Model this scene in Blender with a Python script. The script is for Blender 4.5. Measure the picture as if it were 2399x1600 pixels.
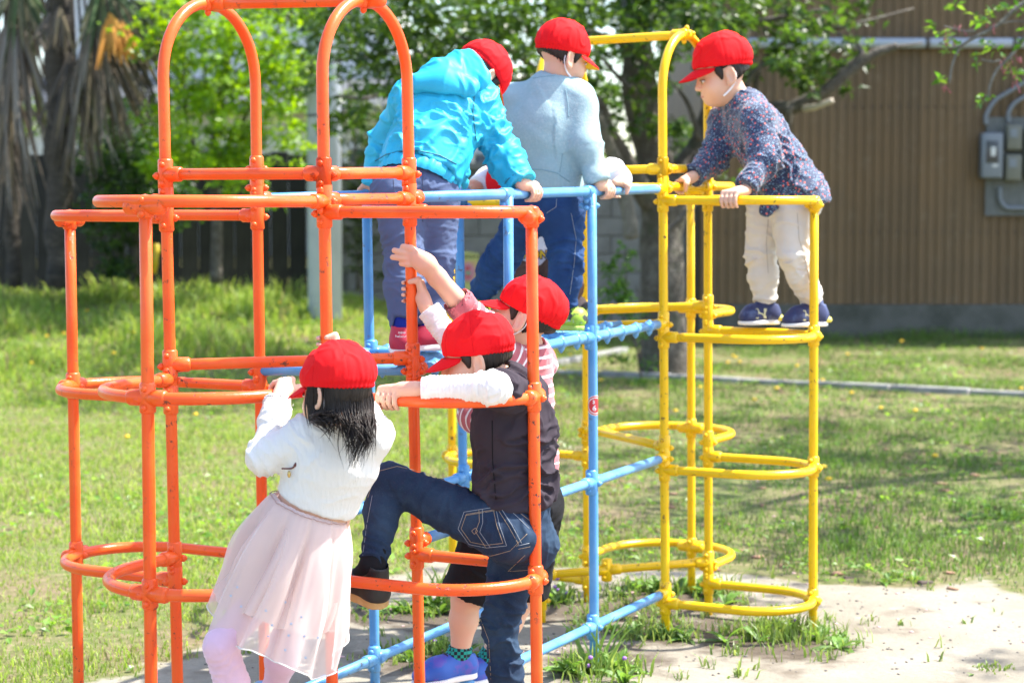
import bpy, bmesh, math, random
import numpy as np
from mathutils import Vector, Matrix

for o in list(bpy.data.objects):
    bpy.data.objects.remove(o)
SC = bpy.context.scene
COL = SC.collection
R = math.radians
rng = np.random.default_rng(7)
random.seed(7)

# ------------------------------------------------------------------ camera
FPX = 4665.0
CAM_H = 1.385
PITCH = math.atan((800 - 474) / FPX)
cam = bpy.data.objects.new('camera', bpy.data.cameras.new('camera'))
COL.objects.link(cam)
cam.location = (0, 0, CAM_H)
cam.rotation_euler = (math.pi / 2 - PITCH, 0, 0)
cam.data.sensor_fit = 'HORIZONTAL'
cam.data.sensor_width = 36.0
cam.data.lens = 36.0 * FPX / 2399.0
cam.data.clip_start = 0.1
cam.data.clip_end = 600
cam.data.dof.use_dof = True
cam.data.dof.focus_distance = 4.75
cam.data.dof.aperture_fstop = 4.5
SC.camera = cam

# ------------------------------------------------------------------ sky, sun, exposure
SUN_EL, SUN_AZ = R(58), R(77)          # azimuth clockwise from +Y
wd = bpy.data.worlds.new("World")
SC.world = wd
wd.use_nodes = True
wn = wd.node_tree
bg = wn.nodes['Background']
sky = wn.nodes.new('ShaderNodeTexSky')
sky.sky_type = 'NISHITA'
sky.sun_disc = False
sky.sun_elevation = SUN_EL
sky.sun_rotation = SUN_AZ
sky.air_density = 1.0
sky.dust_density = 1.6
sky.ozone_density = 1.0
wn.links.new(sky.outputs[0], bg.inputs[0])
bg.inputs[1].default_value = 0.15
sl = bpy.data.lights.new('sun', 'SUN')
sl.energy = 4.2
sl.angle = R(0.55)
sl.color = (1.0, 0.955, 0.88)
sun = bpy.data.objects.new('sun', sl)
COL.objects.link(sun)
sdir = Vector((math.sin(SUN_AZ) * math.cos(SUN_EL), math.cos(SUN_AZ) * math.cos(SUN_EL), math.sin(SUN_EL)))
sun.rotation_euler = (-sdir).to_track_quat('-Z', 'Y').to_euler()
sun.location = (0, 0, 30)
SC.view_settings.view_transform = 'Standard'
SC.view_settings.look = 'None'
SC.view_settings.exposure = 1.68
SC.view_settings.gamma = 1.0
SC.view_settings.use_curve_mapping = False
SC.render.engine = 'CYCLES'
SC.cycles.use_denoising = True
SC.cycles.max_bounces = 10
SC.cycles.transparent_max_bounces = 16
SC.cycles.sample_clamp_indirect = 8

# ------------------------------------------------------------------ helpers
def at(x, y, Y):
    """photo pixel (2399 x 1600) at world depth Y -> world point"""
    u = (x - 1199.5) / FPX
    v = (800 - y) / FPX
    dy = math.cos(PITCH) + v * math.sin(PITCH)
    dz = -math.sin(PITCH) + v * math.cos(PITCH)
    s = Y / dy
    return np.array((u * s, Y, CAM_H + dz * s))

def nrm(v):
    v = np.asarray(v, float)
    return v / (np.linalg.norm(v) + 1e-12)

WLOC = {}
def thing(name, label, cat, loc=(0, 0, 0), group=None):
    o = bpy.data.objects.new(name, None)
    COL.objects.link(o)
    o.location = loc
    o.empty_display_size = 0.1
    o['label'] = label
    o['category'] = cat
    if group:
        o['group'] = group
    WLOC[o] = Vector(loc)
    return o

def tag(o, label=None, cat=None, group=None, kind=None):
    if label: o['label'] = label
    if cat: o['category'] = cat
    if group: o['group'] = group
    if kind: o['kind'] = kind
    return o

def link(name, me, parent=None):
    o = bpy.data.objects.new(name, me)
    COL.objects.link(o)
    if parent is not None:
        o.parent = parent
        if parent.type == 'EMPTY':
            o.matrix_parent_inverse = Matrix.Translation(-WLOC[parent])
    return o

def mesh_of(name, verts, faces, mats=None, smooth=True, mi=None):
    """verts (N,3), faces: (M,3|4) array or list of arrays"""
    me = bpy.data.meshes.new(name)
    verts = np.asarray(verts, np.float32)
    if not isinstance(faces, (list, tuple)):
        faces = [faces]
    faces = [np.asarray(f, np.int32) for f in faces if len(f)]
    nl = sum(f.size for f in faces)
    nf = sum(len(f) for f in faces)
    me.vertices.add(len(verts))
    me.vertices.foreach_set('co', verts.ravel())
    me.loops.add(nl)
    me.loops.foreach_set('vertex_index', np.concatenate([f.ravel() for f in faces]))
    me.polygons.add(nf)
    tot = np.concatenate([np.full(len(f), f.shape[1], np.int32) for f in faces])
    st = np.concatenate([[0], np.cumsum(tot)[:-1]]).astype(np.int32)
    me.polygons.foreach_set('loop_start', st)
    me.polygons.foreach_set('loop_total', tot)
    me.polygons.foreach_set('use_smooth', np.full(nf, smooth, bool))
    for m in (mats if isinstance(mats, (list, tuple)) else [mats] if mats else []):
        me.materials.append(m)
    if mi is not None:
        me.polygons.foreach_set('material_index', np.asarray(mi, np.int32))
    me.update(calc_edges=True)
    me.validate()
    return me

def obj(name, vf, mats, parent=None, smooth=True, mi=None):
    return link(name, mesh_of(name, vf[0], vf[1], mats, smooth, mi), parent)

class MB:
    """collects pieces into one mesh"""
    def __init__(s):
        s.v = []; s.q = []; s.t = []; s.n = 0; s.mq = []; s.mt = []
    def add(s, v, f, m=0):
        v = np.asarray(v, float)
        fs = f if isinstance(f, (list, tuple)) and len(f) and isinstance(f[0], np.ndarray) and f[0].ndim == 2 else [np.asarray(f)]
        for a in fs:
            if not len(a): continue
            if a.shape[1] == 4:
                s.q.append(a + s.n); s.mq += [m] * len(a)
            else:
                s.t.append(a + s.n); s.mt += [m] * len(a)
        s.v.append(v); s.n += len(v)
        return s
    def vf(s):
        fs = []
        if s.q: fs.append(np.concatenate(s.q))
        if s.t: fs.append(np.concatenate(s.t))
        return np.concatenate(s.v), fs
    def build(s, name, mats, parent=None, smooth=True):
        return obj(name, s.vf(), mats, parent, smooth, s.mq + s.mt)

BOXF = np.array([(0, 3, 2, 1), (4, 5, 6, 7), (0, 1, 5, 4), (1, 2, 6, 5), (2, 3, 7, 6), (3, 0, 4, 7)])
def box(lo, hi):
    x0, y0, z0 = lo; x1, y1, z1 = hi
    return np.array([(x0, y0, z0), (x1, y0, z0), (x1, y1, z0), (x0, y1, z0), (x0, y0, z1), (x1, y0, z1), (x1, y1, z1), (x0, y1, z1)], float), BOXF

def bbox(lo, hi, b=0.01):
    """box with bevelled edges (chamfer)"""
    bm = bmesh.new()
    bmesh.ops.create_cube(bm, size=1.0)
    lo = np.array(lo, float); hi = np.array(hi, float)
    for v in bm.verts:
        v.co = Vector(lo + (np.array(v.co) + 0.5) * (hi - lo))
    bmesh.ops.bevel(bm, geom=bm.edges[:], offset=b, segments=2, affect='EDGES', profile=0.6)
    bmesh.ops.triangulate(bm, faces=bm.faces[:])
    v = np.array([x.co[:] for x in bm.verts]); f = np.array([[q.index for q in x.verts] for x in bm.faces])
    bm.free()
    return v, f

def frames(P):
    P = np.asarray(P, float)
    T = np.gradient(P, axis=0)
    T /= np.linalg.norm(T, axis=1, keepdims=True) + 1e-12
    n = np.cross(T[0], (0, 0, 1.0))
    if np.linalg.norm(n) < 0.1: n = np.cross(T[0], (1.0, 0, 0))
    n = nrm(n)
    N = [n]
    for i in range(1, len(P)):
        n = n - T[i] * np.dot(n, T[i])
        n = nrm(n); N.append(n)
    N = np.array(N)
    return T, N, np.cross(T, N)

def tube(P, r, sides=12, caps=True, flat=None, closed=False):
    P = np.asarray(P, float)
    n = len(P)
    r = np.broadcast_to(np.asarray(r, float), (n,))
    T, N, B = frames(P)
    a = np.linspace(0, 2 * np.pi, sides, endpoint=False)
    fl = 1.0 if flat is None else flat
    V = P[:, None, :] + r[:, None, None] * (np.cos(a)[None, :, None] * N[:, None, :] + fl * np.sin(a)[None, :, None] * B[:, None, :])
    V = V.reshape(-1, 3)
    i = np.arange(n - 1)[:, None] * sides; j = np.arange(sides)[None, :]; j2 = (j + 1) % sides
    Q = np.stack([i + j, i + j2, i + sides + j2, i + sides + j], -1).reshape(-1, 4)
    if not caps: return V, [Q]
    V = np.concatenate([V, P[:1] - T[:1] * r[0] * 0.25, P[-1:] + T[-1:] * r[-1] * 0.25])
    c0, c1 = n * sides, n * sides + 1
    jj = np.arange(sides); j2 = (jj + 1) % sides
    t0 = np.stack([np.full(sides, c0), j2, jj], -1)
    t1 = np.stack([np.full(sides, c1), (n - 1) * sides + jj, (n - 1) * sides + j2], -1)
    return V, [Q, np.concatenate([t0, t1])]

def ico(c, r, sub=2):
    bm = bmesh.new()
    bmesh.ops.create_icosphere(bm, subdivisions=sub, radius=1.0)
    v = np.array([x.co[:] for x in bm.verts]); f = np.array([[q.index for q in x.verts] for x in bm.faces])
    bm.free()
    return v * np.asarray(r) + np.asarray(c), f

def smooth_path(C, n=24):
    """Catmull-Rom through control points"""
    C = np.asarray(C, float)
    P = np.concatenate([[2 * C[0] - C[1]], C, [2 * C[-1] - C[-2]]])
    out = []
    for i in range(1, len(P) - 2):
        t = np.linspace(0, 1, n, endpoint=False)[:, None]
        p0, p1, p2, p3 = P[i - 1], P[i], P[i + 1], P[i + 2]
        out.append(0.5 * (2 * p1 + (p2 - p0) * t + (2 * p0 - 5 * p1 + 4 * p2 - p3) * t ** 2 + (3 * p1 - p0 - 3 * p2 + p3) * t ** 3))
    out.append(P[-2:-1])
    return np.concatenate(out)

# gradient noise
_perm = rng.permutation(256).astype(np.int32)
_perm = np.concatenate([_perm, _perm, _perm])
_g = rng.normal(size=(256, 3)); _g /= np.linalg.norm(_g, axis=1, keepdims=True)
def noise(p):
    p = np.asarray(p, float)
    i = np.floor(p).astype(np.int32); f = p - i
    i &= 255
    u = f * f * f * (f * (f * 6 - 15) + 10)
    r = 0
    for dx in (0, 1):
        wx = u[:, 0] if dx else 1 - u[:, 0]
        for dy in (0, 1):
            wy = u[:, 1] if dy else 1 - u[:, 1]
            for dz in (0, 1):
                wz = u[:, 2] if dz else 1 - u[:, 2]
                h = _perm[_perm[_perm[(i[:, 0] + dx) & 255] + ((i[:, 1] + dy) & 255)] + ((i[:, 2] + dz) & 255)]
                g = _g[h]
                r = r + wx * wy * wz * (g[:, 0] * (f[:, 0] - dx) + g[:, 1] * (f[:, 1] - dy) + g[:, 2] * (f[:, 2] - dz))
    return r * 1.6

# ------------------------------------------------------------------ materials
def newmat(name):
    m = bpy.data.materials.new(name)
    m.use_nodes = True
    nt = m.node_tree
    return m, nt, nt.nodes['Principled BSDF'], nt.nodes['Material Output']

def N(nt, typ, **kw):
    n = nt.nodes.new(typ)
    for k, v in kw.items():
        if k == 'inp':
            for kk, vv in v.items():
                n.inputs[kk].default_value = vv
        else:
            setattr(n, k, v)
    return n

def c4(c): return (c[0], c[1], c[2], 1.0)

def pmat(name, col, rough=0.7, var=None, bump=None, sheen=0.0, sss=0.0, coat=0.0, metallic=0.0, spec=0.5, vcol=None, trans=0.0, mapscale=None):
    """var = list of (scale, colour2, lo, hi); bump = list of (scale, strength)"""
    m, nt, bs, out = newmat(name)
    L = nt.links.new
    tc = N(nt, 'ShaderNodeTexCoord')
    src = tc.outputs['Object']
    if mapscale:
        mp = N(nt, 'ShaderNodeMapping'); mp.inputs['Scale'].default_value = mapscale
        L(src, mp.inputs[0]); src = mp.outputs[0]
    bs.inputs['Roughness'].default_value = rough
    bs.inputs['Metallic'].default_value = metallic
    bs.inputs['Specular IOR Level'].default_value = spec
    bs.inputs['Sheen Weight'].default_value = sheen
    bs.inputs['Sheen Roughness'].default_value = 0.5
    bs.inputs['Coat Weight'].default_value = coat
    bs.inputs['Coat Roughness'].default_value = 0.15
    if sss:
        bs.inputs['Subsurface Weight'].default_value = sss
        bs.inputs['Subsurface Radius'].default_value = (1.0, 0.35, 0.2)
        bs.inputs['Subsurface Scale'].default_value = 0.008
    cur = None
    if vcol:
        a = N(nt, 'ShaderNodeAttribute', attribute_name=vcol)
        cur = a.outputs['Color']
    bs.inputs['Base Color'].default_value = c4(col)
    for v in (var or []):
        sc_, c2, lo, hi = v[:4]
        no = N(nt, 'ShaderNodeTexNoise', inp={'Scale': sc_, 'Detail': 5.0, 'Roughness': 0.6})
        L(src, no.inputs['Vector'])
        mr = N(nt, 'ShaderNodeMapRange', inp={'From Min': lo, 'From Max': hi})
        L(no.outputs['Fac'], mr.inputs['Value'])
        mx = N(nt, 'ShaderNodeMix', data_type='RGBA')
        L(mr.outputs[0], mx.inputs['Factor'])
        if cur is None: mx.inputs['A'].default_value = c4(col)
        else: L(cur, mx.inputs['A'])
        mx.inputs['B'].default_value = c4(c2)
        cur = mx.outputs['Result']
    if cur is not None: L(cur, bs.inputs['Base Color'])
    nb = None
    for b in (bump or []):
        no = N(nt, 'ShaderNodeTexNoise', inp={'Scale': b[0], 'Detail': 4.0})
        L(src, no.inputs['Vector'])
        bp = N(nt, 'ShaderNodeBump', inp={'Strength': b[1], 'Distance': b[2] if len(b) > 2 else 0.004})
        L(no.outputs['Fac'], bp.inputs['Height'])
        if nb: L(nb, bp.inputs['Normal'])
        nb = bp.outputs['Normal']
    if nb: L(nb, bs.inputs['Normal'])
    if trans:
        tr = N(nt, 'ShaderNodeBsdfTranslucent')
        if cur is not None: L(cur, tr.inputs['Color'])
        else: tr.inputs['Color'].default_value = c4(col)
        ms = N(nt, 'ShaderNodeMixShader'); ms.inputs[0].default_value = trans
        L(bs.outputs[0], ms.inputs[1]); L(tr.outputs[0], ms.inputs[2]); L(ms.outputs[0], out.inputs['Surface'])
    return m

def paint_mat(name, col, fade, chip):
    """thick gloss paint over steel pipe, chipped and faded"""
    m, nt, bs, out = newmat(name)
    L = nt.links.new
    tc = N(nt, 'ShaderNodeTexCoord')
    n1 = N(nt, 'ShaderNodeTexNoise', inp={'Scale': 9.0, 'Detail': 4.0})
    n2 = N(nt, 'ShaderNodeTexNoise', inp={'Scale': 55.0, 'Detail': 6.0, 'Roughness': 0.7})
    n3 = N(nt, 'ShaderNodeTexNoise', inp={'Scale': 5.5, 'Detail': 2.0})
    n4 = N(nt, 'ShaderNodeTexNoise', inp={'Scale': 160.0, 'Detail': 2.0})
    for n in (n1, n2, n3, n4): L(tc.outputs['Object'], n.inputs['Vector'])
    r1 = N(nt, 'ShaderNodeMapRange', inp={'From Min': 0.42, 'From Max': 0.72})
    L(n1.outputs['Fac'], r1.inputs[0])
    mx = N(nt, 'ShaderNodeMix', data_type='RGBA')
    mx.inputs['A'].default_value = c4(col); mx.inputs['B'].default_value = c4(fade)
    L(r1.outputs[0], mx.inputs['Factor'])
    ad = N(nt, 'ShaderNodeMath', operation='MULTIPLY')
    r3 = N(nt, 'ShaderNodeMapRange', inp={'From Min': 0.45, 'From Max': 0.62})
    L(n3.outputs['Fac'], r3.inputs[0])
    r2 = N(nt, 'ShaderNodeMapRange', inp={'From Min': 0.60, 'From Max': 0.62})
    L(n2.outputs['Fac'], r2.inputs[0])
    L(r2.outputs[0], ad.inputs[0]); L(r3.outputs[0], ad.inputs[1])
    mx2 = N(nt, 'ShaderNodeMix', data_type='RGBA')
    L(mx.outputs['Result'], mx2.inputs['A']); mx2.inputs['B'].default_value = c4(chip)
    L(ad.outputs[0], mx2.inputs['Factor'])
    L(mx2.outputs['Result'], bs.inputs['Base Color'])
    bs.inputs['Roughness'].default_value = 0.30
    bs.inputs['Specular IOR Level'].default_value = 0.38
    bs.inputs['Coat Weight'].default_value = 0.0
    bs.inputs['Coat Roughness'].default_value = 0.2
    bp = N(nt, 'ShaderNodeBump', inp={'Strength': 0.25, 'Distance': 0.002})
    L(n4.outputs['Fac'], bp.inputs['Height'])
    bp2 = N(nt, 'ShaderNodeBump', inp={'Strength': 0.5, 'Distance': 0.002}, invert=True)
    L(ad.outputs[0], bp2.inputs['Height']); L(bp.outputs[0], bp2.inputs['Normal'])
    L(bp2.outputs[0], bs.inputs['Normal'])
    return m

def leaf_mat(name, trans=0.5, rough=0.45):
    m, nt, bs, out = newmat(name)
    L = nt.links.new
    a = N(nt, 'ShaderNodeAttribute', attribute_name='col')
    L(a.outputs['Color'], bs.inputs['Base Color'])
    bs.inputs['Roughness'].default_value = rough
    tr = N(nt, 'ShaderNodeBsdfTranslucent')
    hs = N(nt, 'ShaderNodeHueSaturation', inp={'Hue': 0.485, 'Saturation': 1.1, 'Value': 1.7})
    L(a.outputs['Color'], hs.inputs['Color'])
    L(hs.outputs[0], tr.inputs['Color'])
    ms = N(nt, 'ShaderNodeMixShader'); ms.inputs[0].default_value = trans
    L(bs.outputs[0], ms.inputs[1]); L(tr.outputs[0], ms.inputs[2]); L(ms.outputs[0], out.inputs['Surface'])
    return m

def set_col(me, cols):
    """per-vertex colour attribute 'col'"""
    a = me.attributes.new('col', 'FLOAT_COLOR', 'POINT')
    c = np.ones((len(me.vertices), 4), np.float32)
    c[:, :3] = cols
    a.data.foreach_set('color', c.ravel())

def set_float(me, name, vals):
    a = me.attributes.new(name, 'FLOAT', 'POINT')
    a.data.foreach_set('value', np.asarray(vals, np.float32))
# ================================================================== GROUND
def sstep(t):
    t = np.clip(t, 0, 1); return t * t * (3 - 2 * t)

def gz(x, y):
    x = np.asarray(x, float); y = np.asarray(y, float)
    bank = 0.42 * sstep((y - 13.0) / 7.5) * sstep((0.6 - x) / 2.6)
    p = np.stack([x.ravel() * 0.8, y.ravel() * 0.8, np.zeros(x.size)], 1)
    un = noise(p).reshape(x.shape) * 0.014 * sstep((y - 7.5) / 2)
    return bank + un

def dirt_mask(x, y):
    x = np.asarray(x, float); y = np.asarray(y, float)
    p = np.stack([x.ravel() * 1.7, y.ravel() * 1.7, np.full(x.size, 3.3)], 1)
    n1 = noise(p).reshape(x.shape)
    n2 = noise(p * 4.1).reshape(x.shape)
    w = n1 * 0.30 + n2 * 0.16
    yb = 7.35 - 0.22 * (x - 0.9) + w
    xl = -1.15 + (y - 5.7) * 0.36 + w
    d = np.minimum(yb - y, (x - xl) * 0.9)
    return sstep(d / 0.22 + 0.5)

xs = np.unique(np.concatenate([np.linspace(-4, 4, 100), -4 - np.geomspace(0.1, 90, 26), 4 + np.geomspace(0.1, 90, 26)]))
ys = np.unique(np.concatenate([np.linspace(-14, 4.5, 8), np.linspace(4.6, 9, 64), 9 + np.geomspace(0.1, 140, 70)]))
GX, GY = np.meshgrid(xs, ys, indexing='ij')
GV = np.stack([GX, GY, gz(GX, GY)], -1).reshape(-1, 3)
i, j = np.meshgrid(np.arange(len(xs) - 1), np.arange(len(ys) - 1), indexing='ij')
i = i.ravel(); j = j.ravel(); ny_ = len(ys)
GF = np.stack([i * ny_ + j, (i + 1) * ny_ + j, (i + 1) * ny_ + j + 1, i * ny_ + j + 1], -1)

def ground_material():
    m, nt, bs, out = newmat('ground_soil')
    L = nt.links.new
    tc = N(nt, 'ShaderNodeTexCoord'); src = tc.outputs['Object']
    at_ = N(nt, 'ShaderNodeAttribute', attribute_name='dirt')
    def nz(scale, detail=5.0, rough=0.6):
        n = N(nt, 'ShaderNodeTexNoise', inp={'Scale': scale, 'Detail': detail, 'Roughness': rough}); L(src, n.inputs['Vector']); return n.outputs['Fac']
    def mr(v, a, b):
        n = N(nt, 'ShaderNodeMapRange', inp={'From Min': a, 'From Max': b}); L(v, n.inputs[0]); return n.outputs[0]
    def mix(f, a, b):
        n = N(nt, 'ShaderNodeMix', data_type='RGBA'); L(f, n.inputs['Factor'])
        for k, q in (('A', a), ('B', b)):
            if isinstance(q, tuple): n.inputs[k].default_value = c4(q)
            else: L(q, n.inputs[k])
        return n.outputs['Result']
    sand = mix(mr(nz(2.2), 0.35, 0.68), (0.285, 0.258, 0.205), (0.205, 0.183, 0.142))
    sand = mix(mr(nz(60, 6, 0.75), 0.52, 0.75), sand, (0.17, 0.14, 0.11))
    sand = mix(mr(nz(9), 0.6, 0.72), sand, (0.32, 0.29, 0.235))
    turf = mix(mr(nz(1.6), 0.38, 0.65), (0.095, 0.13, 0.03), (0.15, 0.115, 0.065))
    turf = mix(mr(nz(24, 6, 0.7), 0.5, 0.68), turf, (0.25, 0.19, 0.12))
    ad = N(nt, 'ShaderNodeMath', operation='ADD'); L(at_.outputs['Fac'], ad.inputs[0])
    sb = N(nt, 'ShaderNodeMath', operation='MULTIPLY_ADD'); L(nz(14), sb.inputs[0]); sb.inputs[1].default_value = 0.9; sb.inputs[2].default_value = -0.45
    L(sb.outputs[0], ad.inputs[1])
    sand = mix(mr(nz(3.5, 3), 0.58, 0.70), sand, (0.15, 0.125, 0.095))  # soil variation plus shade spots, both put into the sand colour
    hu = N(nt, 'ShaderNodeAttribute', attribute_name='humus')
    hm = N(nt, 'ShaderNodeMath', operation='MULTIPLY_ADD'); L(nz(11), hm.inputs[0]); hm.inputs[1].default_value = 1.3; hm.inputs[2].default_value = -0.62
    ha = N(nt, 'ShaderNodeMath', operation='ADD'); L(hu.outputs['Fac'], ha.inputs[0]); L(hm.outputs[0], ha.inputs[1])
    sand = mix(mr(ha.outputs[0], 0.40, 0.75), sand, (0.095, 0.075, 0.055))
    col = mix(mr(ad.outputs[0], 0.35, 0.65), turf, sand)
    L(col, bs.inputs['Base Color']); bs.inputs['Roughness'].default_value = 0.95; bs.inputs['Specular IOR Level'].default_value = 0.2
    bp = N(nt, 'ShaderNodeBump', inp={'Strength': 0.7, 'Distance': 0.012}); L(nz(32, 8, 0.72), bp.inputs['Height']); L(bp.outputs[0], bs.inputs['Normal'])
    return m

gme = mesh_of('ground', GV, GF, ground_material())
set_float(gme, 'dirt', dirt_mask(GX, GY).ravel())
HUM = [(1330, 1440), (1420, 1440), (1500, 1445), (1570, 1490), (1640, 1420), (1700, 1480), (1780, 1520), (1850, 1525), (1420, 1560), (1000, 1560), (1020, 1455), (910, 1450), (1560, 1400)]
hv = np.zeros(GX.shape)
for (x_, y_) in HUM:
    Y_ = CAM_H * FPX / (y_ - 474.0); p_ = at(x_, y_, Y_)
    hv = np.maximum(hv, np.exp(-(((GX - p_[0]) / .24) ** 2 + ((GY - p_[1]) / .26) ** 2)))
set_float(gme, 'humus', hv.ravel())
ground = tag(link('ground', gme), kind='structure')

# ------------------------------------------------------------------ grass blades
def blades(x, y, h, w, col, lean=0.5, seed=0, z=None):
    """3-triangle bent blades"""
    r = np.random.default_rng(seed)
    n = len(x)
    z = gz(x, y) if z is None else z
    a = r.uniform(0, 2 * np.pi, n); b = r.uniform(0, 2 * np.pi, n)
    ln = r.uniform(0.15, 1.0, n) * lean
    wx = np.cos(a) * w / 2; wy = np.sin(a) * w / 2
    dx = np.cos(b) * ln * h; dy = np.sin(b) * ln * h
    base = np.stack([x, y, z - 0.004], 1)
    W = np.stack([wx, wy, np.zeros(n)], 1)
    mid = base + np.stack([dx * 0.3, dy * 0.3, h * 0.62], 1)
    tip = base + np.stack([dx, dy, h * np.sqrt(np.clip(1 - 0.35 * ln ** 2, .2, 1))], 1)
    V = np.stack([base - W, base + W, mid + W * 0.75, mid - W * 0.75, tip], 1).reshape(-1, 3)
    o = np.arange(n)[:, None] * 5
    Q = o + np.array([[0, 1, 2, 3]]); T = o + np.array([[3, 2, 4]])
    C = np.repeat(col, 5, 0).reshape(n, 5, 3)
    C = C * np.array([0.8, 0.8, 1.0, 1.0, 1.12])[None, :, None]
    return V, [Q, T], C.reshape(-1, 3)

def rand_cols(n, base, alt, seed, amt=0.25):
    r = np.random.default_rng(seed)
    t = r.beta(1.2, 1.6, n)[:, None]
    c = np.asarray(base) * (1 - t) + np.asarray(alt) * t
    return c * r.uniform(1 - amt, 1 + amt, (n, 1))

M_GRASS = leaf_mat('grass_blade', trans=0.5, rough=0.5)
def lawn():
    V = []; Qs = []; Ts = []; C = []; n0 = 0
    r = np.random.default_rng(3)
    bands = [(5.4, 8.2, 4600, .85), (8.2, 13.0, 2400, 1.05), (13.0, 20.6, 1300, 1.35)]
    for k, (y0, y1, dens, ws) in enumerate(bands):
        w1 = 0.285 * y1 + 0.2
        n = int((y1 - y0) * 2 * w1 * dens)
        x = r.uniform(-w1, w1, n); y = r.uniform(y0, y1, n)
        keep = np.abs(x) < 0.285 * y + 0.15
        x, y = x[keep], y[keep]
        dm = dirt_mask(x, y)
        P = np.stack([x, y, np.zeros(len(x))], 1)
        pat = noise(P * 0.9) + 0.6 * noise(P * 3.1 + 7)
        right = sstep((x + 0.2) / 1.2)
        p = np.clip(1.05 - dm * 1.3, 0, 1) * np.clip(0.95 + pat * (0.35 + 0.75 * right + 0.4 * sstep((8.6 - y) / 1.6) * (1 - right)) - 0.32 * right - 0.08 * sstep((7.6 - y) / 1.5), 0.05, 1)
        p = np.where(dm > 0.6, np.clip(0.06 * (pat > 0.42), 0, 1), p)
        keep = r.uniform(size=len(x)) < p
        x, y, pat = x[keep], y[keep], pat[keep]
        n = len(x)
        tall = sstep((y - 12.5) / 4.0) * sstep((-0.8 - x) / 1.6)
        wallw = sstep((y - 19.3) / 0.9) * sstep((x - 1.2) / 0.8)
        h = (0.029 + 0.019 * np.clip(pat, -0.6, 1)) * r.uniform(0.5, 1.5, n) * (1 + 4.2 * tall * r.uniform(0.2, 1.0, n) ** 3 * (1 + pat) + 2.2 * wallw)
        h = np.clip(h, 0.012, 0.30)
        w = (0.0042 + 0.003 * r.uniform(size=n)) * ws * (1 + 1.4 * tall)
        col = rand_cols(n, (0.17, 0.29, 0.035), (0.40, 0.46, 0.12), 10 + k)
        straw = (r.uniform(size=n) < 0.10 + 0.22 * (x > 0))[:, None]
        col = np.where(straw, rand_cols(n, (0.30, 0.25, 0.12), (0.22, 0.16, 0.09), 20 + k), col)
        dk = (0.25 + 0.75 * np.clip((x + 0.2) / 1.5, 0, 1))[:, None]  # right lawn: greener tone plus soft shade put into the blade colour
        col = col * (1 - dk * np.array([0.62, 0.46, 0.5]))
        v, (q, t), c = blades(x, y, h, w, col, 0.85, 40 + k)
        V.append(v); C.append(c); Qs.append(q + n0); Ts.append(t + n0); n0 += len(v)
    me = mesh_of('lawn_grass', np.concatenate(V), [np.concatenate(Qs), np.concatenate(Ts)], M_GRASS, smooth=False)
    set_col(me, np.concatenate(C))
    return tag(link('lawn_grass', me), 'short patchy green grass with bare brown soil showing through', 'grass', kind='stuff')
lawn()

# ------------------------------------------------------------------ leaves
def leaf_cloud(centers, nrm_bias, size, cols, seed, asp=0.55, droop=0.0):
    """pointed folded leaves: 6 vertices, 4 triangles each"""
    r = np.random.default_rng(seed)
    n = len(centers)
    size = np.broadcast_to(size, (n,))
    up = r.normal(size=(n, 3)); up[:, 2] = np.abs(up[:, 2]) + nrm_bias
    up /= np.linalg.norm(up, axis=1, keepdims=True)
    d = r.normal(size=(n, 3)); d[:, 2] -= droop
    d -= up * (d * up).sum(1, keepdims=True); d /= np.linalg.norm(d, axis=1, keepdims=True)
    s = np.cross(up, d)
    L_ = size[:, None] * d; S = size[:, None] * asp * 0.5 * s; U = size[:, None] * 0.10 * up
    b = centers
    V = np.stack([b, b + L_ * 0.42 + S + U, b + L_ * 0.42 - S + U, b + L_ * 0.45, b + L_], 1)
    V[:, 4] -= U * 0.8
    o = np.arange(n)[:, None] * 5
    T = np.concatenate([o + np.array([[0, 3, 1]]), o + np.array([[0, 2, 3]]), o + np.array([[3, 4, 1]]), o + np.array([[2, 4, 3]])])
    return V.reshape(-1, 3), T, np.repeat(cols, 5, 0)

M_LEAF = leaf_mat('leaf', trans=0.5, rough=0.35)
M_BARK = pmat('bark', (0.075, 0.062, 0.05), 0.9, var=[(14, (0.14, 0.125, 0.105), 0.45, 0.7), (5, (0.05, 0.06, 0.03), 0.55, 0.75)], bump=[(30, 0.8, 0.02)])
M_BARK_PALE = pmat('bark_pale', (0.16, 0.145, 0.125), 0.9, var=[(9, (0.07, 0.065, 0.05), 0.45, 0.7), (30, (0.24, 0.23, 0.2), 0.55, 0.75)], bump=[(26, 0.8, 0.02)])

def clusters_to_leaves(cl, size, base, alt, seed, flat=0.75, shell=0.35, asp=0.5, bias=0.6):
    """cl rows: (centre(3), radius, count)"""
    r = np.random.default_rng(seed)
    C = []; cols = []
    for k, (c, rad, cnt) in enumerate(cl):
        # twigs of leaves: sub-clumps inside the cluster so that gaps stay open
        nsub = max(3, cnt // 14)
        d = r.normal(size=(nsub, 3)); d /= np.linalg.norm(d, axis=1, keepdims=True)
        sc_ = np.asarray(c) + d * (rad * r.uniform(shell, 1.0, (nsub, 1)) ** 0.6) * np.array([1, 1, flat])
        idx = r.integers(0, nsub, cnt)
        p = sc_[idx] + r.normal(size=(cnt, 3)) * np.array([1, 1, 0.55]) * rad * 0.16
        C.append(p)
        tint = r.uniform(0.75, 1.25)
        cols.append(rand_cols(cnt, base, alt, seed + 100 + k, 0.3) * tint)
    C = np.concatenate(C); cols = np.concatenate(cols)
    return leaf_cloud(C, bias, size * r.uniform(0.5, 1.4, len(C)), cols, seed + 1, asp, 0.3)

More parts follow.
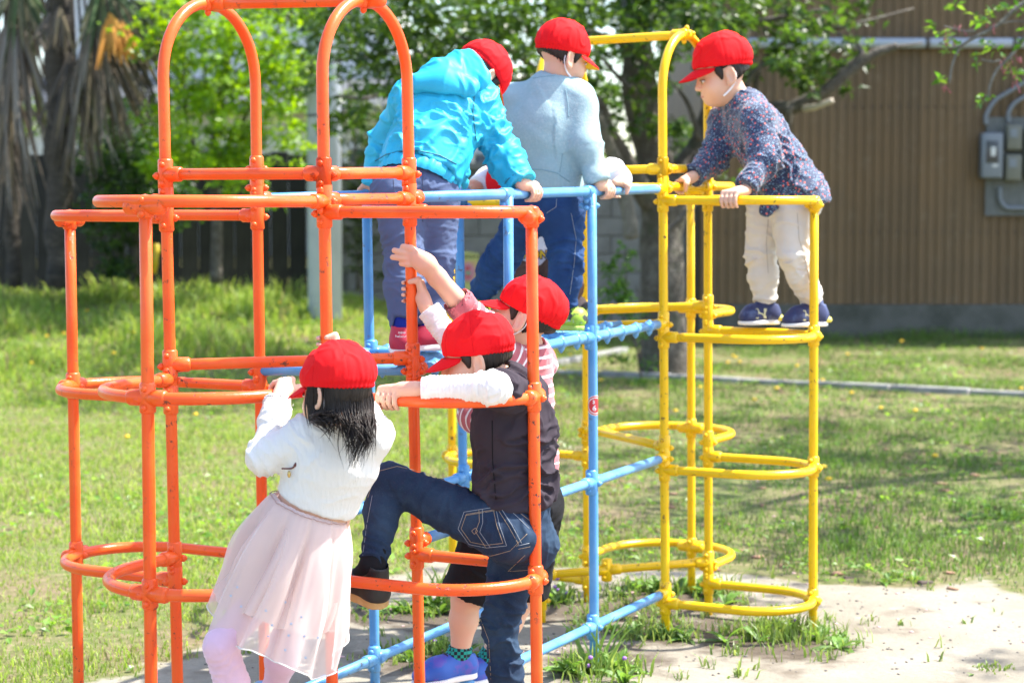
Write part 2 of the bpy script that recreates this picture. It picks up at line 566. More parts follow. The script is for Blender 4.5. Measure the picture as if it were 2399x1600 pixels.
def crown(name, cl, size, base, alt, seed, parent, **kw):
    v, f, c = clusters_to_leaves(cl, size, base, alt, seed, **kw)
    me = mesh_of(name, v, f, M_LEAF, smooth=False)
    set_col(me, c)
    return link(name, me, parent)

def limb(mb, pts, r0, r1, sides=9, n=8):
    P = smooth_path(pts, n)
    L_ = len(P)
    rr = np.linspace(r0, r1, L_) * (1 + 0.10 * noise(P * 6))
    P = P + np.stack([noise(P * 3 + 5), noise(P * 3 + 15), noise(P * 3 + 25)], 1) * r0 * 0.18
    v, f = tube(P, rr, sides)
    mb.add(v, f)
    return P

def lawn_weeds():
    r = np.random.default_rng(12)
    y = r.uniform(5.8, 19.5, 30000) ** 1.0; x = r.uniform(-1, 1, 30000) * (0.28 * y + .1)
    P = np.stack([x, y, np.zeros(len(x))], 1)
    pt = noise(P * 1.3 + 40) + .5 * noise(P * 4 + 9)
    k = (pt > 0.12) & (dirt_mask(x, y) < .25) & (r.uniform(size=len(x)) < .8)
    x, y = x[k], y[k]; n = len(x)
    C = np.stack([x, y, gz(x, y) + r.uniform(.008, .035, n)], 1)
    cols = rand_cols(n, (.10, .22, .03), (.22, .36, .06), 15, .3)
    v, f, c = leaf_cloud(C, 1.6, r.uniform(.018, .045, n), cols, 16, .6, 0.0)
    me = mesh_of('clover', v, f, M_LEAF, smooth=False); set_col(me, c)
    tag(link('clover', me), 'small broad leaved clover and weeds mixed through the lawn', 'clover', kind='stuff')
lawn_weeds()

# ================================================================== BUILDINGS, WALLS
M_SHEET = pmat('brown_sheet_metal', (0.178, 0.112, 0.056), 0.55, var=[(0.9, (0.135, 0.092, 0.052), 0.4, 0.7), (7, (0.20, 0.142, 0.085), 0.55, 0.8)], spec=0.3)
M_CONC = pmat('concrete_plinth', (0.105, 0.102, 0.088), 0.9, var=[(3, (0.05, 0.053, 0.04), 0.42, 0.68), (20, (0.15, 0.145, 0.125), 0.6, 0.8)], bump=[(40, 0.4)])
M_BLOCK = pmat('grey_block', (0.19, 0.185, 0.175), 0.92, var=[(2.5, (0.115, 0.11, 0.1), 0.42, 0.7), (25, (0.25, 0.24, 0.225), 0.6, 0.8)], bump=[(90, 0.5)])
M_MORTAR = pmat('mortar', (0.11, 0.105, 0.095), 0.95)
M_GREYPIPE = pmat('grey_pvc', (0.38, 0.41, 0.46), 0.45)
M_DARKCLAMP = pmat('dark_band', (0.07, 0.06, 0.05), 0.6)
WY = 20.4
build = thing('storehouse', 'large brown corrugated metal building behind the yellow frame', 'building', (5, WY, 0))
PITCHX, PANW = 0.0925, 8
X0 = 1.93
prof = np.array([(0.0, 0.0), (0.012, -0.020), (0.040, -0.020), (0.052, 0.0), (0.0925, 0.0)])
def sheet_mesh():
    xz = []
    for k in range(PANW):
        for q in prof[:-1]: xz.append((k * PITCHX + q[0], q[1]))
    xz.append((PANW * PITCHX + 0.006, 0.0))
    xz = np.array(xz); n = len(xz)
    V = []
    for z in (0.345, 6.6):
        V.append(np.stack([xz[:, 0], xz[:, 1], np.full(n, z)], 1))
    V = np.concatenate(V)
    i = np.arange(n - 1)
    return V, np.stack([i, i + 1, i + 1 + n, i + n], -1)
M_SHEETS = [M_SHEET, M_SHEET.copy(), M_SHEET.copy()]
for m_, f_ in zip(M_SHEETS[1:], (.90, 1.07)):
    for n_ in m_.node_tree.nodes:
        if n_.type == 'MIX':
            for k_ in ('A', 'B'):
                i_ = [q for q in n_.inputs if q.name == k_ and q.type == 'RGBA'][0]; c_ = i_.default_value; i_.default_value = (c_[0] * f_, c_[1] * f_, c_[2] * f_, 1)
sms = [mesh_of('wall_sheet', *sheet_mesh(), m_, smooth=False) for m_ in M_SHEETS]
for k in range(10):
    o = link('wall_sheet', sms[(0, 2, 1, 0, 1, 2, 0, 1, 0, 2)[k]], build)
    o.location = (X0 + k * PANW * PITCHX, WY - 0.003 * (k % 2), 0)
mb = MB()
for k in range(10):
    for q in range(PANW):
        for z in (1.08, 2.35):
            v, f = ico((X0 + (k * PANW + q) * PITCHX + 0.072, WY - 0.006, z), (0.011, 0.008, 0.011), 1)
            mb.add(v, f)
mb.build('sheet_screws', M_DARKCLAMP, build)['kind'] = 'stuff'
obj('plinth', bbox((X0 - 0.02, WY - 0.035, -0.2), (X0 + 7.6, WY + 0.25, 0.34), 0.01), M_CONC, build, False)
obj('wall', box((X0, WY + 0.03, 0.3), (X0 + 7.5, WY + 6, 6.55)), M_SHEET, build, False)
M_ROOF = pmat('grey_roof', (0.12, 0.12, 0.125), 0.6)
obj('roof', bbox((X0 - 0.4, WY - 0.55, 6.6), (X0 + 8, WY + 6.5, 6.78), 0.02), M_ROOF, build, False)
# horizontal grey pipe with bands
pa, pb = at(1640, 103, WY - 0.09), at(2399, 101, WY - 0.09)
zp = (pa[2] + pb[2]) / 2
pipe = obj('drain_pipe', tube(np.array([(2.0, WY - 0.09, zp), (5, WY - 0.09, zp), (9.2, WY - 0.09, zp)]), 0.052, 16), M_GREYPIPE, build)
for px in (2172, 2376):
    c = at(px, 102, WY - 0.09)
    obj('pipe_band', tube(np.array([(c[0] - .02, WY - 0.09, zp), (c[0] + .02, WY - 0.09, zp)]), 0.060, 16), M_DARKCLAMP, pipe)
# electric meters on a board
M_BOARD = pmat('weathered_board', (0.14, 0.145, 0.14), 0.85, var=[(6, (0.09, 0.095, 0.09), 0.4, 0.7)], mapscale=(6, 1, 1))
M_METER = pmat('meter_grey', (0.17, 0.19, 0.215), 0.45)
M_METER2 = pmat('meter_olive', (0.145, 0.145, 0.115), 0.5)
M_GLASSD = pmat('meter_window', (0.05, 0.05, 0.055), 0.12)
M_WHITE = pmat('white_plate', (0.6, 0.6, 0.58), 0.5)
meters = thing('electric_meters', 'grey electric meters and conduits on a weathered board on the brown wall', 'electric meter', at(2350, 500, WY - 0.05))
def pxbox(x0, y0, x1, y1, Yf, depth, b=0.01):
    a = at(x0, y1, Yf); c = at(x1, y0, Yf)
    return bbox((a[0], Yf, a[2]), (c[0], Yf + depth, c[2]), b)
obj('backboard', pxbox(2308, 275, 2460, 506, WY - 0.06, 0.035, 0.004), M_BOARD, meters, False)
b1 = obj('meter', pxbox(2300, 312, 2351, 418, WY - 0.20, 0.138, 0.02), M_METER, meters)
obj('window', pxbox(2310, 330, 2340, 382, WY - 0.206, 0.02, 0.004), M_GLASSD, b1)
obj('dial', pxbox(2322, 345, 2333, 366, WY - 0.2085, 0.01, 0.002), M_WHITE, b1, False)
obj('seal', pxbox(2325, 385, 2338, 391, WY - 0.207, 0.02, 0.002), M_WHITE, b1, False)
for (x0, y0, x1, y1) in ((2359, 293, 2396, 352), (2356, 363, 2395, 424), (2402, 300, 2450, 420)):
    b2 = obj('breaker_box', pxbox(x0, y0, x1, y1, WY - 0.17, 0.108, 0.018), M_METER2, meters)
    obj('cover_plate', pxbox(x0 + 8, y0 + 9, x0 + 26, y0 + 30, WY - 0.178, 0.02, 0.003), M_METER, b2, False)
for pts in ([(2310, 292), (2311, 270), (2330, 238), (2360, 218), (2410, 188)], [(2363, 287), (2364, 262), (2380, 240), (2415, 220)],
            [(2342, 440), (2344, 468), (2356, 486), (2380, 488), (2420, 488)]):
    obj('conduit', tube(smooth_path([at(x, y, WY - 0.09) for x, y in pts], 8), 0.021, 10), M_METER, meters)

# grey block wall between the pole and the storehouse
bw = thing('block_wall', 'grey concrete block wall left of the brown building', 'wall', (0, 20.6, 0))
BZ0, BZ1, BX0, BX1 = -0.1, 1.75, -1.9, 1.92
obj('mortar_core', box((BX0, 20.612, BZ0), (BX1, 20.75, BZ1 - 0.01)), M_MORTAR, bw, False)
blk = mesh_of('block', *bbox((0.006, 0, 0.006), (0.384, 0.13, 0.184), 0.006), M_BLOCK, smooth=False)
nrow = int((BZ1 - BZ0) / 0.19)
for rr_ in range(nrow):
    off = 0.195 if rr_ % 2 else 0.0
    x = BX0 - off
    while x < BX1 - 0.15:
        if x >= BX0 - 0.01 and x + 0.38 < BX1 + 0.05:
            o = link('block', blk, bw); o.location = (x, 20.6 + random.uniform(-.003, .003), BZ0 + rr_ * 0.19)
        x += 0.39
obj('capstone', bbox((BX0, 20.58, BZ1 - 0.03), (BX1, 20.78, BZ1 + 0.04), 0.008), M_BLOCK, bw, False)

# dark plank fence at the left
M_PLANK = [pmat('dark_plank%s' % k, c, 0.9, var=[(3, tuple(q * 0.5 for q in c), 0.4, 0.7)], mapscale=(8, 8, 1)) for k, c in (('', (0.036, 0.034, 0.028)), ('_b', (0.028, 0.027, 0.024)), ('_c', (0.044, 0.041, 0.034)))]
fence = thing('plank_fence', 'tall dark plank fence in the shade behind the palm and bright green trees', 'fence', (-5, 21, 0.4))
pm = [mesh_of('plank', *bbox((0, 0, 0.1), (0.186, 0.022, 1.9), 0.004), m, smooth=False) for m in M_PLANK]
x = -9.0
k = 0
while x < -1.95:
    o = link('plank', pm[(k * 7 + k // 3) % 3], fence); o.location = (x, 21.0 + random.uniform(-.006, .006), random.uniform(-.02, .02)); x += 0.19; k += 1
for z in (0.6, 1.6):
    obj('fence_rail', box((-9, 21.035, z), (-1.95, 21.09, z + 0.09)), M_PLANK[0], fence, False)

# utility pole
M_POLE = pmat('pole_concrete', (0.50, 0.55, 0.63), 0.7, var=[(4, (0.43, 0.48, 0.56), 0.4, 0.7)], bump=[(60, 0.2)])
pole = thing('utility_pole', 'thick pale grey concrete utility pole behind the orange frame', 'pole', (-1.715, 18.2, 0.3))
pc = at(760, 470, 18.2)
obj('shaft', tube(np.array([(pc[0], 18.2, 0.0), (pc[0], 18.2, 4.0), (pc[0], 18.2, 8.5)]), [0.157, 0.151, 0.141], 28), M_POLE, pole)
M_BAND = pmat('steel_band', (0.12, 0.12, 0.13), 0.5)
bz = at(760, 272, 18.2)[2]
obj('steel_band', tube(np.array([(pc[0], 18.2, bz - .012), (pc[0], 18.2, bz + .012)]), 0.157, 28), M_BAND, pole)
# guy-wire guard
M_GUARD = pmat('guard_yellow', (0.62, 0.45, 0.02), 0.5)
M_BLACKW = pmat('black_rubber', (0.02, 0.02, 0.022), 0.6)
gg = thing('wire_guard', 'black wire with a yellow guard standing in the weeds before the dark fence', 'wire guard', at(361, 640, 19.6))
P = np.array([at(361, 640, 19.6), at(366, 572, 19.6)])
obj('guard_sleeve', tube(np.array([P[0], P[0] * .5 + P[1] * .5, P[1]]), [0.026, 0.033, 0.038], 12), M_GUARD, gg)
obj('wire', tube(np.array([P[1], at(371, 480, 19.6), at(395, 100, 19.8), at(430, -500, 19.9)]), 0.014, 8), M_BLACKW, gg)

# house and shed beyond
M_HWALL = pmat('house_wall_pale', (0.62, 0.62, 0.62), 0.8, var=[(1.5, (0.55, 0.55, 0.54), 0.4, 0.7)])
M_TILE = pmat('roof_tile', (0.10, 0.105, 0.115), 0.5)
M_PANE = pmat('window_glass', (0.05, 0.06, 0.07), 0.08)
M_TANW = pmat('house_wall_tan', (0.42, 0.33, 0.22), 0.8)
house = thing('house', 'pale house with a grey tiled roof glimpsed through the leaves', 'house', (-5, 36, 0))
hw = obj('wall', box((-11, 36, 0), (0.2, 44, 3.15)), M_HWALL, house, False)
for x in (-8.5, -6.4, -3.0):
    wdw = obj('window', bbox((x, 35.95, 1.2), (x + 1.3, 36.02, 2.4), 0.01), M_WHITE, house, False)
    obj('pane', box((x + .06, 35.942, 1.26), (x + 1.24, 35.96, 2.34)), M_PANE, wdw, False)
V = np.array([(-11.5, 35.3, 3.1), (0.7, 35.3, 3.1), (0.7, 38.2, 3.75), (-11.5, 38.2, 3.75), (-11.5, 35.3, 2.98), (0.7, 35.3, 2.98), (0.7, 38.2, 3.63), (-11.5, 38.2, 3.63)])
obj('roof', (V, BOXF), M_TILE, house, False)
obj('upper_wall', box((-8.5, 38.2, 3.2), (-2.2, 43.5, 6.2)), M_HWALL, house, False)
obj('upper_roof', bbox((-9.1, 37.6, 6.2), (-1.6, 44.1, 6.4), 0.03), M_TILE, house, False)
obj('tan_panel', box((-2.2, 38.0, 3.4), (-0.6, 38.15, 4.2)), M_TANW, house, False)
shed = thing('shed', 'white shed with grey base glimpsed between the two standing boys in blue', 'shed', (-0.15, 24, 0))
a = at(1108, 200, 24); b = at(1236, 366, 24)
obj('shed_body', bbox((a[0], 24, b[2]), (b[0], 25.5, a[2]), 0.05), pmat('white_panel', (0.80, 0.80, 0.80), 0.6), shed)
obj('base', box((a[0] + .02, 24.02, 0), (b[0] - .02, 25.45, b[2] - .002)), M_BLOCK, shed, False)
obj('corner_post', box((a[0] + .06, 23.96, 0), (a[0] + .16, 24.01, b[2] - .003)), M_METER, shed, False)

# kerb stones crossing the lawn
M_KERB = pmat('kerb_stone', (0.30, 0.295, 0.285), 0.9, var=[(8, (0.19, 0.185, 0.17), 0.45, 0.7)], bump=[(50, 0.5)])
kerb = thing('kerb_line', 'low grey kerb of stones across the lawn before the brown building', 'kerb', (2, 15.2, 0))
ka = np.array([0.2, 16.15]); kb = np.array([4.6, 13.62]); kd = kb - ka; kl = np.linalg.norm(kd); kd /= kl
km = mesh_of('kerb_stone', *bbox((0.004, -0.045, -0.1), (0.592, 0.045, 0.04), 0.008), M_KERB, smooth=False)
for k in range(int(kl / 0.6)):
    o = link('kerb_stone', km, kerb)
    p = ka + kd * 0.6 * k
    o.location = (p[0], p[1], random.uniform(-.008, .004)); o.rotation_euler = (0, 0, math.atan2(kd[1], kd[0]) + random.uniform(-.012, .012))
kerb2 = thing('kerb_line', 'pale short kerb stub angling back beside the tree foot', 'kerb', (0.3, 17, 0))
ka = np.array([0.12, 16.3]); kd = nrm((0.42, 1.0))
for k in range(4):
    o = link('kerb_stone', km, kerb2); p = ka + kd * 0.6 * k
    o.location = (p[0], p[1], 0.0 + gz(p[0], p[1]) * 0.7); o.rotation_euler = (0, 0, math.atan2(kd[1], kd[0]))

# poster board leaning on the block wall
M_POSTY = pmat('poster_yellow', (0.50, 0.50, 0.16), 0.6, var=[(12, (0.42, 0.46, 0.2), 0.4, 0.7)])
M_POSTO = pmat('poster_orange', (0.55, 0.36, 0.16), 0.6)
M_POSTP = pmat('poster_pink', (0.55, 0.22, 0.28), 0.6)
M_POSTR = pmat('poster_red', (0.5, 0.05, 0.06), 0.6)
M_POSTG = pmat('poster_green', (0.13, 0.36, 0.2), 0.6)
M_POSTD = pmat('poster_text', (0.16, 0.15, 0.05), 0.6)
pb_ = thing('poster_board', 'yellow poster with a pink oval leaning on the grey block wall', 'poster', at(1098, 690, 20.35))
def pquad(pts, Y):
    return np.array([at(x, y, Y) for x, y in pts]), np.array([[0, 1, 2, 3]])
def pslab(pts, Y, th):
    f = np.array([at(x, y, Y) for x, y in pts]); bk = f + np.array([0, th, 0])
    return np.concatenate([f, bk]), np.array([(0, 1, 2, 3), (7, 6, 5, 4), (0, 4, 5, 1), (1, 5, 6, 2), (2, 6, 7, 3), (3, 7, 4, 0)])
obj('board', pslab([(1072, 688), (1112, 686), (1122, 594), (1077, 588)], 20.35, 0.02), M_POSTY, pb_, False)
obj('panel', pslab([(1073, 662), (1110, 661), (1117, 612), (1076, 609)], 20.345, 0.004), M_POSTO, pb_, False)
c = at(1097, 637, 20.34)
t = np.linspace(0, 2 * np.pi, 25)[:-1]
def disc(c, rx, rz, n=24, th=0.004):
    t = np.linspace(0, 2 * np.pi, n, endpoint=False)
    V = np.stack([c[0] + rx * np.cos(t), np.full(n, c[1]), c[2] + rz * np.sin(t)], 1)
    V = np.concatenate([V, [c]])
    i = np.arange(n)
    return V, np.stack([i, (i + 1) % n, np.full(n, n)], -1)
obj('oval', disc(c, 0.07, 0.095), M_POSTP, pb_, False)
obj('mark', disc(c + np.array([-.005, -.003, .035]), 0.025, 0.022), M_POSTR, pb_, False)
obj('mark', disc(c + np.array([0.0, -.003, -.012]), 0.028, 0.018), M_POSTG, pb_, False)
obj('mark', disc(c + np.array([-.003, -.003, -.05]), 0.032, 0.014), M_POSTR, pb_, False)
for k in range(5):
    obj('letter', disc(at(1082 + k * 8, 601, 20.343), 0.014, 0.02, 8), M_POSTD, pb_, False)

# ================================================================== TREES
tree = thing('broad_tree', 'gnarled broadleaf tree with spreading dark branches before the brown building', 'tree', (1.2, 16, 0))
mb = MB(); TY = 16.0
limb(mb, [at(1558, 905, TY), at(1552, 760, TY), at(1548, 560, TY), at(1535, 400, TY), at(1500, 230, TY), at(1488, 60, TY), at(1480, -250, TY + .3)], 0.20, 0.11, 14)
limb(mb, [at(1562, 560, TY), at(1590, 430, TY), at(1640, 330, TY + .1), at(1690, 200, TY + .1), at(1740, 60, TY + .2), at(1790, -180, TY + .3)], 0.13, 0.055, 10)
limb(mb, [at(1545, 520, TY), at(1490, 420, TY - .2), at(1428, 320, TY - .3), at(1392, 240, TY - .4), at(1290, 200, TY - .6), at(1170, 185, TY - .7), at(1000, 160, TY - .9)], 0.095, 0.025, 9)
limb(mb, [at(1600, 440, TY), at(1690, 330, TY - .3), at(1790, 262, TY - .5), at(1860, 248, TY - .6), at(1945, 205, TY - .7), at(2040, 130, TY - .7), at(2100, 108, TY - .7)], 0.085, 0.03, 9)
fine = [[(1945, 205), (1990, 150), (2060, 118), (2160, 102)], [(2020, 140), (2010, 105), (1960, 80)], [(1790, 262), (1770, 200), (1800, 130), (1870, 90), (1990, 60), (2140, 20)],
        [(1700, 330), (1760, 180), (1830, 140), (1940, 120), (2030, 118)], [(1640, 330), (1610, 240), (1560, 180)], [(1740, 60), (1830, 40), (1930, 20)], [(1488, 120), (1400, 80), (1300, 60), (1180, 40), (1060, 30)],
        [(1392, 240), (1330, 270), (1230, 260), (1120, 300)], [(1290, 200), (1200, 120), (1100, 90), (990, 100), (900, 60)], [(1000, 160), (930, 200), (860, 230), (790, 225)], [(1500, 230), (1430, 160), (1390, 110)],
        [(1548, 560), (1640, 470), (1700, 460), (1770, 455)], [(1850, 250), (1840, 330), (1800, 340)], [(1690, 200), (1650, 110), (1600, 60)], [(1000, 160), (960, 110), (880, 130), (760, 150)]]
for k, pts in enumerate(fine):
    limb(mb, [at(x, y, TY - 0.3 - 0.5 * random.random()) for x, y in pts], 0.03, 0.007, 6, 5)
mb.build('trunk', M_BARK, tree)
obj('cut_stub', tube(smooth_path([at(1885, 255, TY - .75), at(1915, 250, TY - .95), at(1950, 236, TY - 1.05)], 5), [0.026] * 5 + [0.021] * 6, 10), pmat('cut_wood', (0.42, 0.36, 0.28), 0.8), tree)
limb_l = MB(); limb(limb_l, [at(1480, 560, TY - .4), at(1455, 420, TY - .4), at(1420, 330, TY - .5), at(1395, 262, TY - .55)], 0.06, 0.045, 9)
limb_l.build('lit_limb', M_BARK_PALE, tree)  # sunlit limb: the sunlight is put into its paler bark
cl = []
r_ = np.random.default_rng(21)
def px_clusters(n, x0, x1, y0, y1, Y0, Y1, rad, cnt):
    for _ in range(n):
        cl.append((at(r_.uniform(x0, x1), r_.uniform(y0, y1), r_.uniform(Y0, Y1)), rad * r_.uniform(.7, 1.3), int(cnt * r_.uniform(.7, 1.3))))
px_clusters(62, 760, 1330, -60, 200, 14.0, 16.8, 0.36, 105)
px_clusters(12, 780, 1150, 150, 330, 15.0, 17, 0.26, 60)
px_clusters(44, 1300, 1840, -60, 125, 14.6, 16.5, 0.33, 85)
px_clusters(16, 1480, 1700, 120, 400, 16.6, 18.6, 0.26, 62)
px_clusters(9, 1000, 1200, 180, 300, 15, 17, 0.22, 50)
px_clusters(22, 1350, 1500, 130, 430, 16.6, 18.4, 0.22, 60)
px_clusters(9, 1780, 2080, -40, 70, 15, 16, 0.26, 55)
px_clusters(20, 1680, 1990, 80, 190, 15, 16, 0.19, 44)
px_clusters(8, 1380, 1560, 150, 330, 14.8, 15.6, 0.15, 30)
for _ in range(60):   # the crown goes on above the frame
    cl.append((np.array((r_.uniform(-1.9, 3.2), r_.uniform(13.4, 16.6), r_.uniform(3.1, 6.0))), r_.uniform(.4, .65), 70))
crown('crown', cl, 0.085, (0.026, 0.066, 0.012), (0.078, 0.14, 0.022), 31, tree)

bt = thing('leafy_tree', 'bright yellow green sunlit tree seen through the orange arches', 'tree', (-2.9, 18, 0.3))
mb = MB()
limb(mb, [at(505, 660, 19), at(508, 520, 19), at(500, 400, 19), at(515, 250, 19), at(540, 80, 19), at(560, -200, 19)], 0.06, 0.03, 8)
for pts in ([(505, 420), (450, 330), (430, 200), (440, 60)], [(508, 380), (560, 300), (620, 180), (660, 40)], [(505, 480), (580, 430), (660, 370)], [(510, 300), (480, 200), (490, 90)]):
    limb(mb, [at(x, y, 18.8) for x, y in pts], 0.028, 0.008, 6, 5)
mb.build('trunk', M_BARK, bt)
cl = []
px_clusters(44, 375, 740, -40, 210, 17.4, 19.4, 0.36, 120)
px_clusters(26, 370, 600, 210, 400, 17.6, 19.4, 0.30, 105)
px_clusters(12, 560, 720, 210, 430, 18, 19.4, 0.26, 75)
px_clusters(5, 520, 700, 430, 560, 18.4, 19.4, 0.16, 40)
for _ in range(14):
    cl.append((np.array((r_.uniform(-3.6, -1.8), r_.uniform(17.4, 19.6), r_.uniform(3.4, 5.2))), .55, 110))
crown('crown', cl, 0.085, (0.11, 0.23, 0.018), (0.24, 0.38, 0.03), 47, bt)

hb = thing('dark_bush', 'dark green shaded bush between the palm and the bright tree', 'bush', (-3.9, 19.6, 0.4))
cl = []
px_clusters(52, 215, 430, 270, 540, 19.2, 20.2, 0.30, 120)
px_clusters(8, 190, 330, 560, 640, 19.0, 19.8, 0.16, 60)
crown('foliage', cl, 0.07, (0.02, 0.055, 0.012), (0.045, 0.10, 0.018), 53, hb)
obj('stem', tube(np.array([at(320, 660, 19.8), at(318, 520, 19.8), at(325, 380, 19.8)]), [.03, .025, .012], 7), M_BARK, hb)

rb_ = thing('thin_tree', 'grey green thin tree behind the blue jacket beside the utility pole', 'tree', (-1.3, 19.6, 0.2))
cl = []
px_clusters(34, 812, 905, 230, 560, 19.8, 20.4, 0.20, 50)
px_clusters(8, 810, 900, 560, 640, 19.6, 20.3, 0.15, 40)
crown('crown', cl, 0.07, (0.06, 0.085, 0.035), (0.12, 0.15, 0.06), 59, rb_)
mb = MB()
for pts in ([(840, 680), (842, 500), (830, 320), (815, 180)], [(842, 520), (880, 400), (892, 260)], [(838, 480), (800, 380), (792, 250)]):
    limb(mb, [at(x, y, 20.1) for x, y in pts], 0.03, 0.008, 6, 5)
mb.build('trunk', M_BARK, rb_)

sb_ = thing('young_shrub', 'fresh green young shrub growing in front of the block wall by the tree', 'shrub', (1.05, 15.2, 0))
cl = []
for (x, y, rd, cn) in ((1462, 585, .07, 26), (1450, 620, .10, 36), (1425, 640, .11, 40), (1480, 650, .12, 46), (1445, 670, .14, 60), (1420, 690, .10, 40), (1490, 700, .12, 46), (1460, 720, .13, 56), (1490, 770, .13, 50), (1500, 830, .16, 60), (1510, 880, .15, 60), (1440, 740, .1, 30)):
    cl.append((at(x, y, 15.2), rd * 1.25, cn))
crown('foliage', cl, 0.062, (0.045, 0.125, 0.018), (0.10, 0.21, 0.03), 61, sb_, asp=0.42)
mb = MB()
for pts in ([(1505, 905), (1490, 800), (1470, 700), (1464, 575)], [(1495, 820), (1450, 720), (1425, 650)], [(1500, 850), (1505, 740), (1490, 670)]):
    limb(mb, [at(x, y, 15.2) for x, y in pts], 0.013, 0.004, 6, 5)
mb.build('stem', M_BARK, sb_)

# cherry tree: trunk outside the frame on the right, one branch hangs into view
ch = thing('cherry_tree', 'cherry tree branch with fresh leaves and faded pink stalks hanging at top right', 'tree', (4.7, 10.7, 0))
mb = MB()
limb(mb, [(4.7, 10.7, -0.1), (4.72, 10.7, 0.8), (4.6, 10.65, 1.7), (4.75, 10.8, 3.0), (5.0, 11, 4.3)], 0.20, 0.10, 12)
CB = [[(4.62, 10.66, 1.8), (3.9, 10.3, 2.4), (3.2, 10.1, 2.55), at(2430, -10, 10), at(2380, 20, 10), at(2335, 62, 10), at(2290, 85, 10), at(2252, 110, 10), at(2232, 150, 10), at(2224, 195, 10)],
      [(3.6, 10.2, 2.5), (3.0, 10.05, 2.4), at(2430, 60, 10), at(2392, 100, 10), at(2366, 135, 10), at(2336, 165, 10), at(2318, 205, 10), at(2316, 232, 10)]]
for pts, n_ in zip(CB, (4, 3)):
    limb(mb, pts[:n_], 0.05, 0.0125, 8, 6); limb(mb, pts[n_ - 1:], 0.0125, 0.0055, 7, 6)
for pts in ([(2300, 80), (2330, 62), (2365, 52), (2399, 52), (2420, 54)], [(2285, 74), (2250, 72), (2212, 62)], [(2345, 142), (2325, 145), (2300, 140)], [(2255, 108), (2225, 112), (2200, 100)]):
    limb(mb, [at(x, y, 10) for x, y in pts], 0.007, 0.004, 6, 5)
for pts in ([(4.62, 10.66, 1.9), (4.0, 11.0, 3.2), (3.4, 11.4, 4.2), (2.9, 11.8, 4.7)], [(4.72, 10.75, 2.6), (5.6, 10.2, 3.6), (6.4, 9.8, 4.2)], [(4.9, 10.9, 3.8), (4.2, 10.0, 4.6), (3.8, 9.2, 5.0)]):
    limb(mb, pts, 0.08, 0.02, 8, 6)
mb.build('trunk', M_BARK_PALE, ch)
cl = []
for _ in range(230):
    q = np.array((r_.normal(5.1, 1.5), r_.normal(11.4, 2.2), r_.uniform(3.3, 5.8)))
    if q[0] / q[1] < 0.262 and q[2] < 1.385 + 0.112 * q[1]: continue
    cl.append((q, r_.uniform(.35, .6), 46))
crown('crown', cl, 0.09, (0.05, 0.11, 0.02), (0.10, 0.17, 0.03), 71, ch)
lv = []; lc = []
rr2 = np.random.default_rng(5)
for (x, y, n) in ((2185, 62, 7), (2205, 82, 8), (2215, 105, 9), (2235, 95, 6), (2225, 118, 8), (2300, 45, 8), (2320, 30, 8), (2335, 20, 6), (2285, 42, 6), (2355, 12, 5), (2390, 20, 7), (2396, 70, 6), (2318, 105, 8), (2330, 112, 6), (2290, 130, 5), (2288, 150, 4), (2360, 140, 5), (2365, 172, 5), (2378, 172, 5), (2300, 233, 6), (2312, 232, 6), (2204, 188, 5), (2206, 195, 4), (2240, 15, 5), (2395, 100, 4)):
    for _ in range(n):
        lv.append(at(x + rr2.normal(0, 6), y + rr2.normal(0, 5), 10 + rr2.normal(0, .05))); lc.append((0.07, 0.18, 0.025) if rr2.random() < .6 else (0.15, 0.26, 0.04))
v, f, c = leaf_cloud(np.array(lv), 0.8, 0.055 * rr2.uniform(.6, 1.25, len(lv)), np.array(lc) * rr2.uniform(.75, 1.25, (len(lv), 1)), 77, 0.5, 0.5)
me = mesh_of('leaves', v, f, M_LEAF, False); set_col(me, c); link('leaves', me, ch)['kind'] = 'stuff'
mb = MB()
for k in range(46):
    x, y = [(2215, 78), (2222, 95), (2318, 60), (2345, 140), (2390, 130), (2370, 160), (2378, 195), (2216, 200), (2250, 62), (2352, 155)][k % 10]
    p = at(x + rr2.normal(0, 7), y + rr2.normal(0, 6), 10 + rr2.normal(0, .04)); q = p + np.array((rr2.normal(0, .01), rr2.normal(0, .01), -.028))
    v, f = tube(np.array([p, (p + q) / 2, q]), [.0022, .0022, .005], 5); mb.add(v, f)
mb.build('flower_stalks', pmat('stalk_pink', (0.35, 0.10, 0.12), 0.7), ch)['kind'] = 'stuff'

